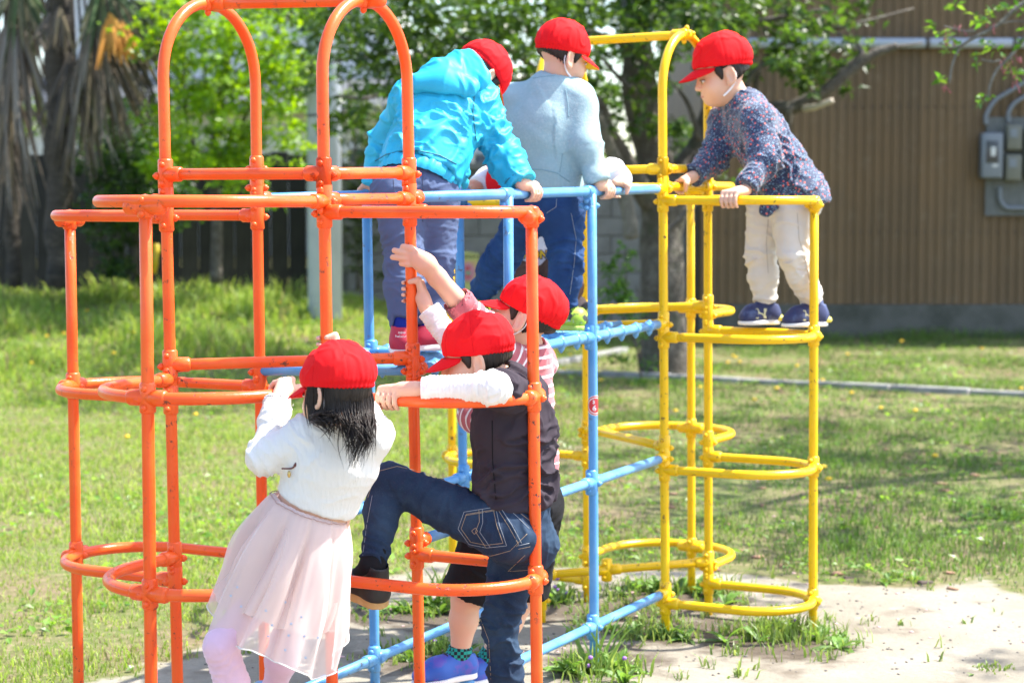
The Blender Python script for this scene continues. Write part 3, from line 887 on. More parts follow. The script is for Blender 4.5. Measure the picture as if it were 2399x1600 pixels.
# fan palms with skirts of dead fronds
M_DEAD = leaf_mat('palm_dead', trans=0.15, rough=0.8)
M_PTRUNK = pmat('palm_trunk', (0.055, 0.045, 0.036), 0.95, var=[(10, (0.12, 0.10, 0.08), 0.5, 0.72), (3, (0.02, 0.018, 0.015), 0.5, 0.7)], bump=[(22, 1.0, 0.03)], mapscale=(1, 1, 3))
def fan(mb, hub, d0, spread, length, n, droop, w, cols, col, seed, up=0.0):
    r = np.random.default_rng(seed)
    d0 = nrm(d0)
    s = nrm(np.cross(d0, (0.2, -1, 0.1)))
    for k in range(n):
        a = (k / (n - 1) - 0.5) * 2 * spread + r.normal(0, .05)
        d = d0 * math.cos(a) + s * math.sin(a) + r.normal(0, .10, 3)
        L_ = length * r.uniform(.75, 1.1)
        t = np.linspace(0, 1, 5)[:, None]
        P = hub + d * L_ * t + np.array([0, 0, -1.0]) * droop * L_ * t ** 2
        sd = nrm(np.cross(d, (0, -1, 0.3))) * w
        wd_ = np.array([.35, 1, .9, .6, .12])[:, None]
        fold = np.array([0, -0.35 * w, 0])
        V = np.stack([P - sd * wd_, P + fold * wd_, P + sd * wd_], 1).reshape(-1, 3)
        q = []
        for i_ in range(4):
            for c_ in range(2):
                q.append((i_ * 3 + c_, i_ * 3 + c_ + 1, i_ * 3 + c_ + 4, i_ * 3 + c_ + 3))
        mb.add(V, np.array(q))
        cc = np.array(col[r.integers(0, len(col))]) * r.uniform(.6, 1.3)
        cols.append(np.tile(cc, (15, 1)))
GREY = [(0.15, 0.12, 0.09), (0.10, 0.08, 0.06), (0.21, 0.185, 0.155), (0.07, 0.055, 0.04), (0.17, 0.13, 0.075)]
OLIVE = [(0.10, 0.11, 0.05), (0.14, 0.13, 0.07), (0.07, 0.085, 0.03)]
ORANGE = [(0.55, 0.23, 0.03), (0.42, 0.2, 0.03)]
GREEN = [(0.045, 0.075, 0.03), (0.06, 0.095, 0.03)]
def palm(name, label, px, py0, Y, fr, r0):
    t = thing(name, label, 'palm tree', at(px, py0, Y), 'fan palms at the left edge')
    P = np.array([at(px + 3 * math.sin(k * 1.3), y, Y) for k, y in enumerate(np.linspace(py0 + 30, -420, 30))])
    rr = r0 * (1 + 0.10 * np.sin(np.arange(30) * 2.4) + 0.06 * np.sin(np.arange(30) * 5.1))
    obj('trunk', tube(P, rr, 14), M_PTRUNK, t)
    mb = MB(); cols = []
    for k, (hx, hy, dx, dz, spread, ln, n, droop, w, pal, dY) in enumerate(fr):
        fan(mb, at(hx, hy, Y + dY), (dx, dY * 0.6 - .1, dz), spread, ln, n, droop, w, cols, pal, 300 + k + int(px))
    me = mesh_of('fronds', *mb.vf(), M_DEAD, smooth=False); set_col(me, np.concatenate(cols)); link('fronds', me, t)
    pt = MB()
    for k, (hx, hy, *_r) in enumerate(fr):
        dY = _r[-1]
        v, f = tube(smooth_path([at(px, -330, Y), at((px + hx) / 2, -200, Y + dY * .7), at(hx, hy, Y + dY)], 4), 0.014, 5); pt.add(v, f)
    pt.build('stalks', M_PTRUNK, t)
    return t
fr1 = [(140, 15, .0, -1, .35, .42, 18, .1, .016, GREY, -.30), (118, 30, -.2, -1, .3, .38, 12, .1, .016, GREY, -.28),
       (215, 20, .28, -1, .40, 1.05, 26, .1, .021, GREY, -.25), (235, -10, .35, -1, .42, 1.15, 26, .1, .021, GREY, -.1), (205, 60, .12, -1, .25, 1.05, 18, .1, .02, GREY + OLIVE, -.1),
       (255, 30, .32, -1, .30, .52, 20, .0, .026, ORANGE, -.42), (285, 50, .35, -1, .25, .40, 12, .0, .024, ORANGE, -.45), (290, 20, .5, -.9, .4, .9, 20, .2, .02, GREY, .1), (195, 150, .05, -1, .25, .95, 16, .1, .02, GREY + OLIVE, -.1),
       (180, 200, .1, -1, .25, .85, 14, .1, .018, GREY, -.2), (250, 120, .35, -1, .3, .8, 16, .2, .018, GREY + OLIVE, .05), (310, 0, .7, -.6, .5, .6, 18, .3, .02, OLIVE + GREEN, .0), (350, -30, .8, -.25, .6, .6, 20, .3, .02, GREEN + OLIVE, .1),
       (100, -20, -.2, -1, .35, .7, 16, .1, .018, GREY, .25), (240, -40, .3, -.8, .6, .6, 22, .2, .024, OLIVE + GREEN, -.3), (330, 60, .6, -.5, .4, .35, 9, .2, .02, ORANGE + OLIVE, .1), (230, 90, .3, -1, .3, .95, 16, .1, .02, GREY, -.2), (170, 120, -.05, -1, .3, .8, 14, .1, .02, GREY, -.25)]
palm('fan_palm', 'thick trunked fan palm with grey dead fronds and an orange withered patch', 138, 640, 19.0, fr1, 0.125)
fr2 = [(30, 20, .05, -1, .35, 1.1, 24, .1, .021, GREY, -.3), (10, 60, -.1, -1, .3, 1.2, 22, .1, .021, GREY, -.2), (52, 0, .15, -1, .3, 1.0, 20, .1, .02, GREY + OLIVE, -.1), (25, 180, .05, -1, .28, 1.1, 18, .1, .02, GREY, -.25),
       (-10, 200, -.05, -1, .3, 1.2, 18, .1, .02, GREY, -.1), (60, 120, .05, -1, .22, .9, 14, .1, .018, OLIVE + GREY, .1), (40, -60, .1, -.9, .5, .7, 20, .2, .024, OLIVE + GREEN, -.25), (75, -10, .1, -1, .25, .75, 13, .1, .018, OLIVE + GREY, .2), (12, 300, .05, -1, .25, .8, 14, .1, .018, GREY, -.2)]
palm('fan_palm', 'slim fan palm cut by the left picture edge under long grey fronds', 30, 640, 19.4, fr2, 0.075)

# gap light beyond: loose far hedge between the houses
fh = thing('far_hedge', 'soft green hedge row behind the dark fence', 'hedge', (-4, 24, 0.4))
cl = []
for _ in range(40):
    cl.append((np.array((r_.uniform(-7.0, -1.2), r_.uniform(23.5, 25), r_.uniform(1.2, 2.6))), .4, 60))
crown('foliage', cl, 0.09, (0.06, 0.12, 0.02), (0.12, 0.19, 0.035), 83, fh)
# ================================================================== CLIMBING FRAME
def text_vf(s, size=1.0, bold=0.0):
    cu = bpy.data.curves.new('txt', 'FONT')
    cu.body = s; cu.size = size; cu.align_x = 'CENTER'; cu.align_y = 'CENTER'; cu.offset = bold; cu.resolution_u = 3
    o = bpy.data.objects.new('txt', cu); COL.objects.link(o)
    me = bpy.data.meshes.new_from_object(o.evaluated_get(bpy.context.evaluated_depsgraph_get()))
    bm = bmesh.new(); bm.from_mesh(me); bmesh.ops.triangulate(bm, faces=bm.faces[:])
    V = np.array([v.co[:] for v in bm.verts]); T = np.array([[v.index for v in f.verts] for f in bm.faces]); bm.free()
    bpy.data.objects.remove(o); bpy.data.curves.remove(cu); bpy.data.meshes.remove(me)
    return V, T

M_OR = paint_mat('paint_orange', (0.84, 0.092, 0.012), (0.86, 0.135, 0.022), (0.10, 0.045, 0.03))
M_YE = paint_mat('paint_yellow', (0.80, 0.475, 0.002), (0.84, 0.53, 0.008), (0.14, 0.07, 0.02))
M_BL = paint_mat('paint_blue', (0.085, 0.28, 0.56), (0.15, 0.36, 0.61), (0.12, 0.09, 0.08))
PM = {'o': M_OR, 'y': M_YE, 'b': M_BL}
CN = {'o': 'orange', 'y': 'yellow', 'b': 'light blue'}
gym = thing('climbing_frame', 'steel pipe jungle gym in orange, light blue and yellow with arched tops', 'climbing frame', (0, 5.6, 0))
PR = 0.0141
U2 = np.array([0.475, 0.88]); V2 = np.array([0.88, -0.475])
# name: colour, (x,y) upper pixel, (x,y) lower pixel, depth, top pixel y (None: arch)
POSTS = {
    'A': ('o', (164, 545), (184, 1600), 5.19, 505), 'B': ('o', (341, 520), (354, 1600), 4.37, 462),
    'C': ('o', (386, 340), (416, 1600), 4.83, None), 'D': ('o', (600.5, 350), (620, 1600), 5.16, None),
    'E': ('o', (757.5, 340), (778, 1600), 4.61, None), 'F': ('o', (957, 350), (982, 1560), 4.94, None),
    'G': ('o', (1246, 600), (1256.5, 1500), 4.605, 488),
    'P0': ('b', (1191, 560), (1195, 1500), 5.38, 463), 'P1': ('b', (1387, 560), (1392, 1500), 5.83, 456),
    'Q0': ('b', (861, 560), (878, 1550), 5.63, 464), 'Q1': ('b', (1077, 560), (1083, 1000), 6.08, 460),
    'Y1': ('y', (1553, 450), (1559, 1490), 6.30, None), 'Y2': ('y', (1658, 480), (1659.5, 1320), 6.63, None),
    'Y3': ('y', (1262, 480), (1268, 1350), 6.51, None), 'Y4': ('y', (1372, 500), (1376, 1340), 6.85, None),
    'Y5': ('y', (1907, 560), (1904, 1480), 6.37, 472), 'Y6': ('y', (1618, 560), (1620, 1380), 7.02, 440),
    'Y7': ('y', (1056, 700), (1060, 1200), 6.90, 476),
}
ARCH = {('C', 'D'): (178, 175), ('E', 'F'): (178, 178), ('Y1', 'Y2'): (212, 215), ('Y3', 'Y4'): (228, 228)}
PL = {}
for k, (c, a, b, Y, top) in POSTS.items():
    p, q = at(a[0], a[1], Y), at(b[0], b[1], Y)
    PL[k] = (p, (q - p) / (q[2] - p[2]))
def pat(k, z):
    p, s = PL[k]
    return p + s * (z - p[2])
def mkpart(name, P, col, r=PR, sides=14, caps=True):
    o = obj(name, tube(P, r, sides, caps), PM[col], gym)
    o['label'] = CN[col] + ' painted steel pipe'
    return o
for k, (c, a, b, Y, top) in POSTS.items():
    if top is None: continue
    zt = at(a[0], top, Y)[2]
    zz = np.linspace(-0.15, zt, 6)
    mkpart('post', np.array([pat(k, z) for z in zz]), c)
for (k1, k2), (y1, y2) in ARCH.items():
    c = POSTS[k1][0]
    z1 = at(0, y1, POSTS[k1][3])[2]
    a, b = pat(k1, z1), pat(k2, z1)
    mid, hv = (a + b) / 2, (b - a) / 2
    up = np.linalg.norm(hv)
    P = [pat(k1, z) for z in np.linspace(-0.15, z1, 6)[:-1]]
    P += [mid - hv * math.cos(t) + np.array([0, 0, up * math.sin(t)]) for t in np.linspace(0, math.pi, 25)]
    P += [pat(k2, z) for z in np.linspace(z1, -0.15, 6)[1:]]
    mkpart('arch', np.array(P), c, sides=16)
    ARCH[(k1, k2)] = mid + np.array([0, 0, up])

def clamp(c, ax, dirs, col, ln=0.037, bolts=True, both=False):
    """sleeve fitting: along the post axis plus stubs along the rails, with dome bolts"""
    mb = MB()
    ax = nrm(ax); r1 = PR * 1.30
    P = np.array([c - ax * ln, c - ax * (ln - .004), c + ax * (ln - .004), c + ax * ln])
    v, f = tube(P, [PR * 1.12, r1, r1, PR * 1.12], 14); mb.add(v, f)
    for d in dirs:
        d = nrm(d)
        P = np.array([c, c + d * (0.030 + PR), c + d * (0.035 + PR)])
        v, f = tube(P, [r1, r1, PR * 1.1], 14); mb.add(v, f)
    if bolts:
        tocam = nrm(np.array([0, 0, CAM_H]) - c)
        fr = nrm(tocam - ax * np.dot(tocam, ax)); sd = np.cross(ax, fr)
        for s1 in (-1, 1):
            p = c + ax * (ln * 0.62 * s1) + (fr * 0.85 - sd * 0.45) * r1
            v, f = ico(p, 0.0078, 2); mb.add(v, f)
        for s2 in (-1, 1):
            p = c + sd * s2 * r1 * 1.15 - ax * 0.004
            v, f = ico(p, np.array([.0085, .0085, .0095]), 2); mb.add(v, f)
            v, f = tube(np.array([p, p + sd * s2 * .009]), .0045, 6); mb.add(v, f)
    o = mb.build('clamp', PM[col], gym)
    o['label'] = CN[col] + ' bolted pipe clamp'
    return o
UPV = np.array([0, 0, 1.0])

def lobe(p1, p2, out, s, z, col, name='hoop_rail'):
    a, b = pat(p1, z), pat(p2, z)
    o = np.array([out[0], out[1], 0.0])
    mid, hv = (a + b) / 2, (b - a) / 2
    r = np.linalg.norm(hv)
    P = [a + o * s * t for t in np.linspace(0, 1, 5)[:-1]]
    P += [mid + o * s - hv * math.cos(t) + o * r * math.sin(t) for t in np.linspace(0, math.pi, 29)]
    P += [b + o * s * t for t in np.linspace(1, 0, 5)[1:]]
    P = np.array(P)
    mkpart(name, P, col, sides=14)
    clamp(a, UPV, [o], col); clamp(b, UPV, [o], col)
    return P
def zlist(px, Y, ys):
    return [at(px, y, Y)[2] for y in ys]
def tang(P, p):
    i = int(np.argmin(np.linalg.norm(P - p, axis=1))); i = min(max(i, 1), len(P) - 2)
    return nrm(P[i + 1] - P[i - 1])
HOOPS = {}
def hoops(p1, p2, out, s, post, zs):
    for lv, z in enumerate(zs):
        P = lobe(p1, p2, out, s, z, POSTS[p1][0])
        HOOPS[(post, lv)] = P
        # slide the upright onto the hoop
        c = pat(post, z); t = tang(P, c)
        clamp(c if lv else c - UPV * .012, UPV, [t, -t], POSTS[p1][0], 0.034 if lv else 0.024)
hoops('E', 'C', -U2, 0.165, 'B', zlist(345, 4.37, (472, 932, 1390)) + [0.10])
hoops('E', 'F', V2, 0.235, 'G', zlist(1250, 4.605, (497, 929, 1357)) + [0.075])
hoops('C', 'D', -V2, 0.262, 'A', zlist(170, 5.19, (505, 903, 1298)) + [0.06])
hoops('Y1', 'Y2', V2, 0.235, 'Y5', zlist(1905, 6.37, (470, 786, 1093, 1402)))
hoops('Y2', 'Y4', U2, 0.16, 'Y6', zlist(1619, 7.02, (438, 722, 1003, 1281)))
hoops('Y3', 'Y4', -V2, 0.24, 'Y7', zlist(1056, 6.90, (475, 770, 1064, 1352)))

def rail(a, b, col, ca=True, cb=True, ext=0.0, axa=UPV):
    a = np.asarray(a, float); b = np.asarray(b, float)
    d = nrm(b - a)
    P = np.array([a - d * ext, a * .67 + b * .33, a * .33 + b * .67, b + d * ext])
    mkpart('rail', P, col)
    return P
def railpp(k1, y1, k2, y2, col, mids=(), drop=0.0):
    """straight rail between two posts at given pixel heights; mids: posts it passes"""
    a = pat(k1, at(0, y1, POSTS[k1][3])[2]); b = pat(k2, at(0, y2, POSTS[k2][3])[2])
    rail(a, b, col)
    d = nrm(b - a)
    clamp(a, UPV, [d], POSTS[k1][0]); clamp(b, UPV, [-d], POSTS[k2][0])
    for m in mids:
        t = np.dot(PL[m][0][:2] - a[:2], d[:2]) / np.dot(d[:2], d[:2])
        c = a + d * t
        if drop:
            clamp(c, d, [-UPV], POSTS[m][0], 0.024, bolts=False)
            clamp(c - UPV * drop, UPV, [], POSTS[m][0], 0.016)
        else:
            clamp(c, UPV, [d, -d], POSTS[m][0])
    return a, b
railpp('C', 409, 'E', 407, 'o'); railpp('E', 407, 'F', 405, 'o')
railpp('E', 468, 'F', 466, 'o')
railpp('C', 855, 'F', 838, 'o')
clamp(pat('D', at(0, 393, 5.16)[2]), UPV, [], 'o', 0.03); clamp(pat('D', at(0, 437, 5.16)[2]), UPV, [], 'o', 0.03)
rail(ARCH[('C', 'D')], ARCH[('E', 'F')], 'o', ext=0.01)
rail(ARCH[('Y1', 'Y2')], ARCH[('Y3', 'Y4')], 'y', ext=0.01)
for (k1, k2) in ARCH:
    c = ARCH[(k1, k2)]; d = nrm(pat(k2, 1.4) - pat(k1, 1.4)); e = nrm(np.array([-.88, .475, 0]))
    if k1 in ('E', 'Y3'): e = -e
    if k1[0] == 'Y': e = (e if k1 == 'Y1' else e)
    e2 = e if k1 in ('Y1',) else (-e if k1 == 'C' else e)
    clamp(c, d, [e if k1 == 'Y1' or k1 == 'E' else -e * (1 if k1 == 'C' else -1)], POSTS[k1][0], 0.03)
railpp('Y3', 404, 'Y1', 396, 'y'); railpp('Y1', 396, 'Y2', 395, 'y'); railpp('Y1', 438, 'Y2', 437, 'y')
railpp('Y4', 728, 'Y2', 716, 'y'); railpp('Y4', 1004, 'Y1', 1046, 'y')
railpp('Y3', 1347, 'Y2', 1315, 'y', mids=('Y4',))
# light blue walkway
def blue(k1, y1, k2, y2, mids, drop=0.0): return railpp(k1, y1, k2, y2, 'b', mids, drop)
blue('F', 463, 'Y1', 443, ('P0', 'P1'), .038)
L3f = blue('F', 866, 'Y1', 758, ('P0', 'P1'))
blue('F', 1268, 'Y1', 1072, ('P0', 'P1')); blue('F', 1655, 'Y1', 1388, ('P0', 'P1'))
blue('D', 466, 'Y3', 444, ('Q0', 'Q1'), .038)
L3r = blue('D', 868, 'Y3', 766, ('Q0', 'Q1'))
blue('D', 1262, 'Y3', 1062, ('Q0', 'Q1')); blue('D', 1652, 'Y3', 1376, ('Q0', 'Q1'))
def lerp(p, t): return p[0] * (1 - t) + p[1] * t
for t in (0.0, 0.33, 0.67, 1.0):
    a, b = lerp(L3f, t), lerp(L3r, t)
    rail(a, b, 'b' if 0 < t < 1 else ('b' if t == 0 else 'y'))
mids_ = []
for w in (0.34, 0.67):
    a = L3f[0] * (1 - w) + L3r[0] * w; b = L3f[1] * (1 - w) + L3r[1] * w
    rail(a, b, 'b'); mids_.append((a, b))
# ring clamps with bolt tails along the walkway pipes
def ring(c, d):
    mb = MB(); d = nrm(d)
    v, f = tube(np.array([c - d * .013, c - d * .010, c + d * .010, c + d * .013]), [PR * 1.08, PR * 1.24, PR * 1.24, PR * 1.08], 12); mb.add(v, f)
    v, f = tube(np.array([c - UPV * .010, c - UPV * .021, c - UPV * .030]), [.0115, .0095, .003], 7); mb.add(v, f)
    v, f = ico(c + UPV * .0155, np.array([.008, .008, .005]), 1); mb.add(v, f)
    return mb
rm = None
for seg in (L3f, L3r, mids_[0], mids_[1]):
    d = nrm(seg[1] - seg[0])
    for t in np.arange(0.07, 0.97, 0.066):
        if min(abs(t - .33), abs(t - .67)) < .03: continue
        if rm is None:
            rm = mesh_of('ring_clamp', *ring(np.zeros(3), d).vf(), [M_BL])
        o = link('ring_clamp', rm, gym)
        p = lerp(seg, t)
        o.location = p

# age sticker wrapped on the blue post
M_STR = pmat('sticker_red', (0.62, 0.03, 0.04), 0.4)
M_STW = pmat('sticker_white', (0.8, 0.8, 0.8), 0.4)
zc = at(0, 949, 5.83)[2]
pc_ = pat('P1', zc)
def wrap(V2d, th0, rr):
    th = th0 + V2d[:, 0] / PR
    return np.stack([pc_[0] + rr * np.sin(th), pc_[1] - rr * np.cos(th), zc + V2d[:, 1]], 1)
def disc2(r0, r1, n=28, rings=6):
    V = []
    for q in np.linspace(r0, r1, rings):
        t = np.linspace(0, 2 * np.pi, n, endpoint=False); V.append(np.stack([q * np.cos(t), q * np.sin(t)], 1))
    V = np.concatenate(V)
    i = np.arange(rings - 1)[:, None] * n; j = np.arange(n)[None, :]; j2 = (j + 1) % n
    return V, np.stack([i + j, i + j2, i + n + j2, i + n + j], -1).reshape(-1, 4)
stk = thing('age_sticker', 'round red and white age sticker wrapped on the front blue post', 'sticker', pc_ - np.array([0, .015, 0]))
v, f = disc2(0.0005, 0.030); obj('white_disc', (wrap(v, .55, PR + .0006), f), M_STW, stk)
v, f = disc2(0.0245, 0.028); obj('red_ring', (wrap(v, .55, PR + .0010), f), M_STR, stk)
v, f = disc2(0.0005, 0.0215); obj('red_disc', (wrap(v, .55, PR + .0010), f), M_STR, stk)
v, f = text_vf('6', 0.022, 0.0006); v = v[:, :2] + np.array([-.004, -.008]); obj('number', (wrap(v, .55, PR + .0014), f), M_STW, stk)
v, f = text_vf('3', 0.014, 0.0006); v = v[:, :2] + np.array([-.006, .010]); obj('number', (wrap(v, .55, PR + .0014), f), M_STW, stk)
# ================================================================== SOFT-BODY KIT (signed distance fields -> surface nets)
class SDF:
    def __init__(s, lo, hi, h):
        s.lo = np.asarray(lo, float); s.h = h
        s.n = np.maximum(4, np.ceil((np.asarray(hi, float) - s.lo) / h).astype(int) + 1)
        s.F = np.full(s.n, 1.0, np.float32)
        s.ax = [s.lo[i] + np.arange(s.n[i]) * h for i in range(3)]
    def _sl(s, lo, hi):
        a = np.clip(np.floor((lo - s.lo) / s.h).astype(int), 0, s.n)
        b = np.clip(np.ceil((hi - s.lo) / s.h).astype(int) + 1, 0, s.n)
        if np.any(b <= a): return None, None
        sl = tuple(slice(a[i], b[i]) for i in range(3))
        g = np.meshgrid(*[s.ax[i][sl[i]].astype(np.float32) for i in range(3)], indexing='ij', sparse=True)
        return sl, g
    @staticmethod
    def smin(a, b, k):
        if k <= 0: return np.minimum(a, b)
        h = np.maximum(k - np.abs(a - b), 0) / k
        return np.minimum(a, b) - h * h * k * 0.25
    def _apply(s, sl, d, k, sub):
        if sub: s.F[sl] = -s.smin(-s.F[sl], d, k)
        else: s.F[sl] = s.smin(s.F[sl], d, k)
    def cone(s, a, b, ra, rb=None, k=0.012, flat=None, sub=False):
        """rounded cone; flat = (direction, factor): radius along direction is r*factor"""
        rb = ra if rb is None else rb
        a = np.asarray(a, float); b = np.asarray(b, float)
        m = max(ra, rb) * (max(1, flat[1]) if flat else 1) + k + 3 * s.h
        sl, g = s._sl(np.minimum(a, b) - m, np.maximum(a, b) + m)
        if sl is None: return s
        ab = b - a; L2 = float(ab @ ab) + 1e-12
        t = np.clip(((g[0] - a[0]) * ab[0] + (g[1] - a[1]) * ab[1] + (g[2] - a[2]) * ab[2]) / L2, 0, 1)
        vx = g[0] - (a[0] + t * ab[0]); vy = g[1] - (a[1] + t * ab[1]); vz = g[2] - (a[2] + t * ab[2])
        if flat:
            n = nrm(flat[0]); q = (1.0 / flat[1] - 1.0) * (vx * n[0] + vy * n[1] + vz * n[2])
            vx = vx + n[0] * q; vy = vy + n[1] * q; vz = vz + n[2] * q
        d = np.sqrt(vx * vx + vy * vy + vz * vz) - (ra + (rb - ra) * t)
        s._apply(sl, d.astype(np.float32), k, sub)
        return s
    def ell(s, c, A, rad, k=0.012, sub=False, grow=0.0):
        """ellipsoid, A rows = axes"""
        c = np.asarray(c, float); A = np.asarray(A, float); rad = np.asarray(rad, float) + grow
        m = float(rad.max()) + k + 3 * s.h
        sl, g = s._sl(c - m, c + m)
        if sl is None: return s
        x, y, z = g[0] - c[0], g[1] - c[1], g[2] - c[2]
        q = [x * A[i][0] + y * A[i][1] + z * A[i][2] for i in range(3)]
        k0 = np.sqrt(sum((q[i] / rad[i]) ** 2 for i in range(3)))
        k1 = np.sqrt(sum((q[i] / rad[i] ** 2) ** 2 for i in range(3))) + 1e-9
        d = k0 * (k0 - 1.0) / k1
        s._apply(sl, d.astype(np.float32), k, sub)
        return s
    def cut(s, p, n, k=0.004, where=None):
        """remove what lies on the side of n (optionally only near a point: (centre, radius))"""
        n = nrm(n); p = np.asarray(p, float)
        if where is not None:
            c, r = np.asarray(where[0], float), where[1]
            sl, g = s._sl(c - r, c + r)
            if sl is None: return s
        else:
            sl = (slice(None),) * 3
            g = np.meshgrid(*[a.astype(np.float32) for a in s.ax], indexing='ij', sparse=True)
        d = (g[0] - p[0]) * n[0] + (g[1] - p[1]) * n[1] + (g[2] - p[2]) * n[2]
        s.F[sl] = -s.smin(-s.F[sl], -d.astype(np.float32), k)
        return s
    def mesh(s):
        F, h = s.F, s.h
        S = F < 0
        n = s.n
        corner = lambda i, j, k: S[i:n[0] - 1 + i, j:n[1] - 1 + j, k:n[2] - 1 + k]
        cnt = np.zeros(tuple(n - 1), np.int8)
        for i in (0, 1):
            for j in (0, 1):
                for k in (0, 1): cnt += corner(i, j, k)
        act = (cnt > 0) & (cnt < 8)
        idx = np.argwhere(act)
        acc = np.zeros((len(idx), 3)); w = np.zeros(len(idx))
        E = []
        for ax in range(3):
            o = [a for a in range(3) if a != ax]
            for p in (0, 1):
                for q in (0, 1):
                    a = [0, 0, 0]; a[o[0]] = p; a[o[1]] = q
                    b = list(a); b[ax] = 1; E.append((np.array(a), np.array(b)))
        for a, b in E:
            ia, ib = idx + a, idx + b
            fa = F[ia[:, 0], ia[:, 1], ia[:, 2]]; fb = F[ib[:, 0], ib[:, 1], ib[:, 2]]
            m = (fa < 0) != (fb < 0)
            t = fa[m] / (fa[m] - fb[m])
            acc[m] += a + (b - a) * t[:, None]; w[m] += 1
        V = s.lo + (idx + acc / w[:, None]) * h
        ids = np.full(tuple(n - 1), -1, np.int32); ids[act] = np.arange(len(idx))
        Q = []
        for ax in range(3):
            o = [(ax + 1) % 3, (ax + 2) % 3]
            sa = [slice(1, -1)] * 3; sb = [slice(1, -1)] * 3
            sa[ax] = slice(0, -1); sb[ax] = slice(1, None)
            A, B = S[tuple(sa)], S[tuple(sb)]
            e = np.argwhere(A != B)
            if not len(e): continue
            flip = A[tuple(e.T)]
            c = e.copy(); c[:, o[0]] += 1; c[:, o[1]] += 1
            d0 = np.zeros(3, int); d0[o[0]] = 1; d1 = np.zeros(3, int); d1[o[1]] = 1
            g = lambda q: ids[q[:, 0], q[:, 1], q[:, 2]]
            q = np.stack([g(c - d0 - d1), g(c - d1), g(c), g(c - d0)], 1)
            q[~flip] = q[~flip][:, ::-1]
            Q.append(q)
        Q = np.concatenate(Q); Q = Q[(Q >= 0).all(1)]
        return V, Q

def relax(V, Q, it=1, f=0.5):
    n = len(V)
    for _ in range(it):
        S = np.zeros_like(V); c = np.zeros(n)
        for a, b in ((0, 1), (1, 2), (2, 3), (3, 0)):
            for i in range(3):
                S[:, i] += np.bincount(Q[:, a], V[Q[:, b], i], n) + np.bincount(Q[:, b], V[Q[:, a], i], n)
            c += np.bincount(Q[:, a], minlength=n) + np.bincount(Q[:, b], minlength=n)
        V = V + f * (S / np.maximum(c, 1)[:, None] - V)
    return V

def vnormals(V, Q):
    n = np.cross(V[Q[:, 2]] - V[Q[:, 0]], V[Q[:, 3]] - V[Q[:, 1]])
    N_ = np.zeros_like(V)
    for a in range(4):
        for i in range(3): N_[:, i] += np.bincount(Q[:, a], n[:, i], len(V))
    return N_ / (np.linalg.norm(N_, axis=1, keepdims=True) + 1e-12)

def bones_of(V, bones):
    """nearest bone: returns (distance along chain, unit bone direction, t 0..1, index)"""
    best = np.full(len(V), 1e9); T = np.zeros(len(V)); D = np.zeros((len(V), 3)); I = np.zeros(len(V), int)
    for k, (a, b) in enumerate(bones):
        a = np.asarray(a); b = np.asarray(b); ab = b - a
        t = np.clip((V - a) @ ab / (ab @ ab), 0, 1)
        d = np.linalg.norm(V - a - t[:, None] * ab, axis=1)
        m = d < best
        best[m] = d[m]; T[m] = t[m]; D[m] = ab / np.linalg.norm(ab); I[m] = k
    return T, D, I

def folds(V, Q, bones, amp=0.004, freq=28.0, stretch=3.0, seed=0.0, ridge=True, joints=(), jamp=0.006):
    """cloth wrinkles: bands across each limb, heavier at the joints, pushed along the normals"""
    Nn = vnormals(V, Q)
    T, D, I = bones_of(V, bones)
    al = (V * D).sum(1, keepdims=True)
    p = (V + D * al * (stretch - 1)) * freq / stretch
    w = noise(V * 9 + seed + 3)[:, None]
    n1 = noise(p + seed + 0.8 * w)
    n2 = noise(p * 2.1 + seed + 11)
    if ridge:
        w2 = noise(V * 14 + seed + 31)
        f = 1.25 * np.exp(-(n1 / 0.17) ** 2) + 0.7 * np.exp(-(n2 / 0.16) ** 2) * np.clip(.6 + w2, 0, 1.2) - 0.75
    else: f = n1 * 0.9 + n2 * 0.4
    A = amp * (0.55 + 0.9 * np.clip(noise(V * 6 + seed) + 0.35, 0, 1))
    for (c, r) in joints:
        A = A + jamp * np.exp(-(np.linalg.norm(V - np.asarray(c), axis=1) / r) ** 2)
    return V + Nn * (A * f)[:, None]

def sdf_obj(name, s, mats, parent, fold=None, it=1, attrs=None):
    V, Q = s.mesh()
    V = relax(V, Q, it)
    if fold: V = folds(V, Q, **fold)
    me = mesh_of(name, V, Q, mats)
    if attrs:
        for k, fn in attrs.items(): set_float(me, k, fn(V))
    return link(name, me, parent), V, Q

def bounds(pts, pad):
    P = np.array(pts); return P.min(0) - pad, P.max(0) + pad

class Head:
    """frame: c centre between the ears, f forward, u up, r right"""
    def __init__(s, c, f, u, sc=1.0):
        s.c = np.asarray(c, float); s.f = nrm(f)
        u = np.asarray(u, float); s.u = nrm(u - s.f * np.dot(u, s.f)); s.r = np.cross(s.f, s.u); s.sc = sc
        s.A = np.array([s.r, s.f, s.u])
    def p(s, r, f, u): return s.c + s.sc * (r * s.r + f * s.f + u * s.u)
    def loc(s, V): return (V - s.c) @ s.A.T / s.sc

